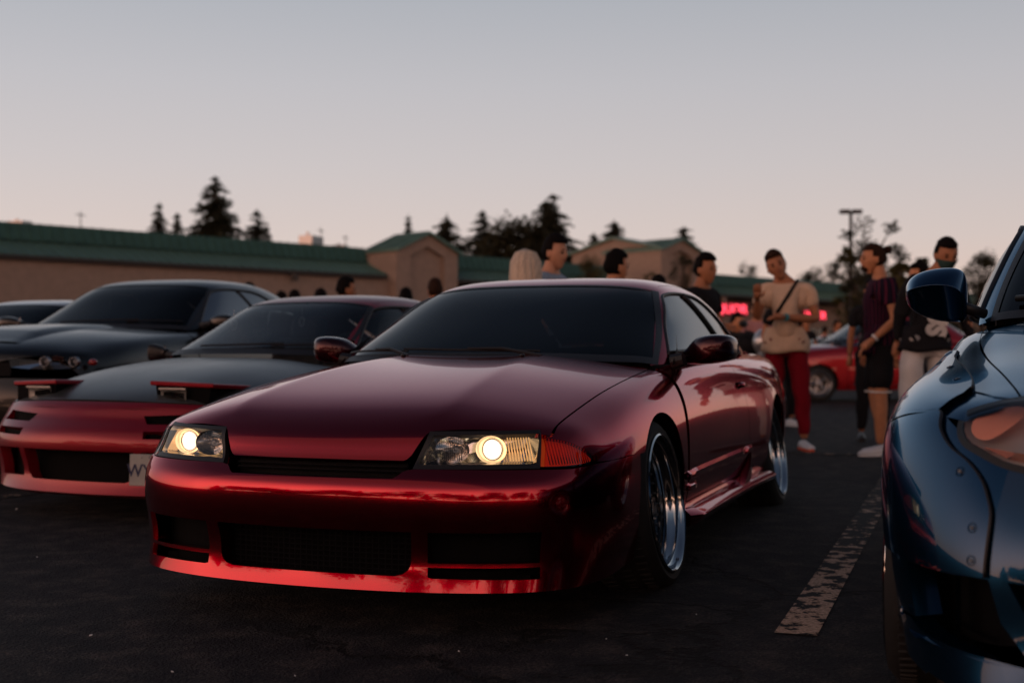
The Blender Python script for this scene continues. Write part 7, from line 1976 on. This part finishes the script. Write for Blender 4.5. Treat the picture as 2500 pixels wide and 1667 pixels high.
# man in tan t-shirt, red joggers, cross-body strap: looks at camera side, head tilted
T1, J1, R1, k1 = person('smiling man in a tan t-shirt and dark red joggers, strap across his chest', 1918, 10.9, 1.80, TOCAM-.25, SK2, M_HAIRBR, 'tall', C_TAN, C_RED,
    dict(shR=(0, -.195, 1.42), elR=(.02, -.25, 1.17), haR=(.22, -.235, 1.33), shL=(0, .195, 1.42), elL=(.0, .27, 1.15), haL=(.25, -.02, 1.165), head=(.035, -.075, 1.61), neck1=(.015, -.035, 1.52),
         tilt=.32, hyaw=.05, knL=(.04, .14, .50), anL=(.02, .16, .09), knR=(.0, -.10, .50), anR=(-.12, -.11, .09), fy=.1), shoes=M_SHOE, build=1.16)
b = MB(); pts = [(-.10, .10, 1.50), (.06, .095, 1.475), (.150, .03, 1.36), (.168, -.06, 1.22), (.155, -.13, 1.10)]
b.tube([Vector(p)*k1 for p in pts], .016, 6); b.build('shoulder_strap', C_BLK, T1, True)
b = MB(); b.tube([J1['elL'].lerp(J1['haL'], .86)+Vector((0, 0, 0)), J1['elL'].lerp(J1['haL'], .93)], .034, 12); b.build('wristwatch', principled('teal_watch', (.06, .25, .28), .3), T1)
# man with a bun, striped shirt, shorts, side-on facing left
T2, J2, R2_b, k2 = person('bearded man with a hair bun in a striped dark shirt and black shorts, facing left', 2150, 10.3, 1.82, LEFT_-.05, SK3, M_HAIRBR, 'bun', C_STRIPE, C_BLK,
    dict(shL=(-.01, .185, 1.40), elL=(-.06, .24, 1.11), haL=(.13, .22, .94), head=(.045, 0, 1.61), anL=(.03, .10, .09), knL=(.03, .11, .5), anR=(-.06, -.10, .09)), legs='short', shoes=M_SHOE, hem=.12)
b = MB(); b.ell(R2_b @ Vector((.070, 0, -.085)), (.030, .040, .026), 12, 8); b.build('beard', M_HAIRBR, T2, True)
b = MB(); b.tube([J2['elL'].lerp(J2['haL'], .80), J2['elL'].lerp(J2['haL'], .88)], .033, 12); b.build('bracelet', M_WHITE, T2)
b = MB()
for s in 'LR':
    c_ = J2['hip'+s].lerp(J2['kn'+s], .93); b.lathe([(-.008, .088*k2), (.004, .089*k2)], 20, Matrix.Translation(c_) @ Matrix.Rotation(PI/2, 4, 'X'))
b.build('frayed_hem', M_WHITE, T2)
# masked man in a black jersey, behind the blue car
T3, J3, R3_b, k3 = person('masked man in a black lettered jersey and grey joggers behind the blue car mirror', 2268, 9.6, 1.80, TOCAM+.12, SK2, M_HAIRB, 'short', C_BLK, C_GREY,
    dict(head=(.06, .105, 1.60), neck1=(.03, .085, 1.52), neck0=(.01, .07, 1.45), chest=(0, .04, 1.27), waist=(0, 0, 1.05), shL=(0, .24, 1.41), shR=(0, -.13, 1.41), elR=(-.10, -.19, 1.15), haR=(-.14, -.20, .92), elL=(-.02, .31, 1.14), haL=(.06, .33, .92), nod=.30,
         pelvis=(0, -.03, .93), hipL=(0, .065, .90), hipR=(0, -.125, .90), knR=(.05, -.19, .50), anR=(.02, -.2, .09), knL=(.05, .10, .50)), build=1.15, hem=.06, sleeve='long')
b = MB()
for i in range(9):
    for j in range(6):
        pass
V_, F_ = [], []
for i in range(7):
    ph = rad(-72)+rad(64)*i/6
    for j in range(13):
        t = rad(-78)+rad(156)*j/12
        x, y, z = cos(ph)*cos(t), cos(ph)*sin(t), sin(ph); kk = max(0, min(1, (-z-.1)/.9))
        V_.append(R3_b @ Vector((x*.115*(1-.20*kk)+.024*kk+.016*math.exp(-((z+.12)/.25)**2-(y/.2)**2), y*.090*(1-.30*kk), z*.128)))
F_ = [(i*13+j, i*13+j+1, (i+1)*13+j+1, (i+1)*13+j) for i in range(6) for j in range(12)]
mo = mesh('face_mask', V_, F_, cloth('dark_green_mask', (.035, .075, .07)), T3, True)
# white block lettering on the jersey (turned on its side, as worn)
fr = Matrix.Translation(Vector((.158, -.015, 1.09))*k3) @ Matrix.Rotation(.05, 4, 'Y') @ Matrix.Rotation(-.10, 4, 'X')
PMx = Matrix(((0, 0, 1, 0), (1, 0, 0, 0), (0, 1, 0, 0), (0, 0, 0, 1)))
text_obj('jersey_lettering', 'US', .21, cloth('white_print', (.62, .60, .56)), T3, fr @ PMx @ Matrix.Rotation(-PI/2, 4, 'Z'), .004, bold=.012, sx=.85)
# people seen over the roofs
DKG = 'heads of people showing above the parked cars'
person('man in a black t-shirt looking right, standing behind the red coupe\'s rear window', 1713, 10.6, 1.74, LEFT_+PI-.75, SK2, M_HAIRB, 'tall', C_BLK, C_DARK, dict(elL=(.02, .24, 1.13), haL=(.2, .10, 1.12)), build=1.1)
person('woman with long platinum hair seen from behind over the red coupe\'s roof', 1275, 9.0, 1.64, YAW-.75, SK1, M_BLOND, 'long', C_DARK, C_DARK, dict(), face=False)
person('dark-haired man in a light blue shirt looking right, beside the blonde woman', 1343, 9.5, 1.80, LEFT_+PI-.55, SK1, M_HAIRB, 'tall', C_LBLUE, C_DARK, dict(nod=.05))
person('man in profile whose orange-lit neck shows above the middle of the roof', 1494, 10.0, 1.72, LEFT_+PI+.45, SK3, M_HAIRB, 'tall', C_PINK, C_DARK, dict())
person('small dark head over the roof below the double gables', 1609, 12.5, 1.68, YAW, SK2, M_HAIRB, 'short', C_BLK, C_BLK, dict(), face=False, detail=False)
LB = ['dark head nearest the red coupe\'s windscreen pillar, reddish hair', 'lone dark head between the gabled tower and the pop-up coupe roof end', 'tall man whose head and shoulders rise above the pop-up coupe roof', 'round dark head just left of the tall man', 'right one of two low dark heads above the pop-up coupe windscreen', 'left one of two low dark heads above the pop-up coupe windscreen', 'top of a dark head just over the black sedan roof']
for i, (px, d, yt, mt) in enumerate(((1064, 13.8, 667, M_HAIRBR), (990, 15.0, 692, M_HAIRB), (836, 13.0, 664, M_HAIRB), (783, 15.5, 694, M_HAIRB), (718, 16.5, 697, M_HAIRB), (688, 17, 701, M_HAIRB), (606, 13.5, 680, M_HAIRB))):
    person(LB[i], px, d, CAM.z+(864.7-yt)*d/LENS_PX, YAW+[.3, 0, -1.2, .2, 0, .4, 0][i], SK2, mt, 'short', C_BLK, C_DARK, dict(), face=(i == 2), detail=False, group=DKG)
person('bystander in black trousers and white shoes, mostly hidden behind the man in tan', 1912, 14.4, 1.72, TOCAM+.3, SK2, M_HAIRB, 'short', C_BLK, C_BLK, dict(), shoes=M_SHOE, detail=False)
person('dark-clothed bystander hidden behind the striped shirt man, one dark leg showing', 2130, 12.0, 1.62, TOCAM, SK2, M_HAIRB, 'short', C_BLK, C_BLK, dict(elR=(-.06, -.22, 1.12), haR=(-.10, -.22, .9)), detail=False)
person('bystander with a shaved head behind the masked man', 2254, 12.5, 1.82, LEFT_, SK3, M_HAIRB, 'short', C_BLK, C_DARK, dict(), face=False, detail=False)
person('person in a pale pink shirt far behind, left of the man in tan', 1848, 17.5, 1.62, TOCAM, SK3, M_HAIRB, 'short', C_PINK, C_DARK, dict(), detail=False)
person('person holding up a phone behind the black t-shirt man', 1796, 17.0, 1.42, TOCAM+.7, SK3, M_HAIRB, 'short', C_BLK, C_DARK, dict(elR=(.1, -.24, 1.2), haR=(.28, -.12, 1.38)), detail=False)
for i, (px, d) in enumerate(((1968, 30), (2040, 31), (2012, 38), (1938, 33))):
    person(['dark figure left of the distant red car windscreen', 'dark figure above the distant red car bonnet', 'small figure between the second red sign and the distant red car', 'small figure in yellow far behind the man in tan'][i], px, d, 1.74, TOCAM+i, SK2, M_HAIRB, 'short', [C_BLK, C_BLK, C_PINK, cloth('yellow_cotton', (.75, .30, .03))][i], C_DARK, dict(), detail=False)
# motorbike parked behind the coupe's tail
pm = col_at(1806, 15.5)
MO = thing('motorcycle', 'dark motorcycle with a pale fairing parked behind the red coupe\'s tail', 'motorcycle', (pm.x, pm.y, 0), TOCAM+.5)
for x in (.70, -.66):
    b = MB(); b.lathe([(-.06, .22), (-.055, .29), (-.02, .31), (.02, .31), (.055, .29), (.06, .22), (-.06, .22)], 32, Matrix.Translation((x, 0, .31))); wo = b.build('wheel', M_TYRE, MO, ang=40)
    b = MB(); b.lathe([(-.03, .22), (.03, .22)], 24, Matrix.Translation((x, 0, .31)))
    for k in range(5): a = 2*PI*k/5; b.tube([(x, 0, .31), (x+.22*cos(a), 0, .31+.22*sin(a))], .018, 6)
    b.build('rim', M_BRUSHED, wo)
b = MB(); b.tube([(-.75, 0, .86), (-.3, 0, .80), (0, 0, .84), (.2, 0, .98), (.38, 0, .92)], [.06, .12, .14, .15, .08], 12); b.build('tank_and_seat', C_BLK, MO, True)
b = MB(); b.ell((.50, 0, .98), (.16, .17, .17), 14, 10); b.ell((.42, 0, .66), (.22, .15, .2), 14, 10); b.build('fairing', P_SILVER, MO, True)
b = MB(); b.ell((.1, 0, .48), (.26, .15, .2), 12, 8); b.build('engine', M_BRUSHED, MO, True)
for s_ in (-1, 1):
    b = MB(); b.tube([(.70, s_*.09, .31), (.52, s_*.10, .9)], .025, 8); b.build('fork', M_BRUSHED, MO, True)
    b = MB(); b.tube([(.40, 0, 1.04), (.38, s_*.2, 1.08), (.30, s_*.36, 1.06)], .014, 6); b.build('handlebar', M_TRIM, MO, True)
    b = MB(); b.ell((.44, s_*.30, 1.2), (.03, .07, .045), 10, 6); b.tube([(.40, s_*.22, 1.08), (.44, s_*.28, 1.18)], .008, 5); b.build('mirror', M_TRIM, MO, True)
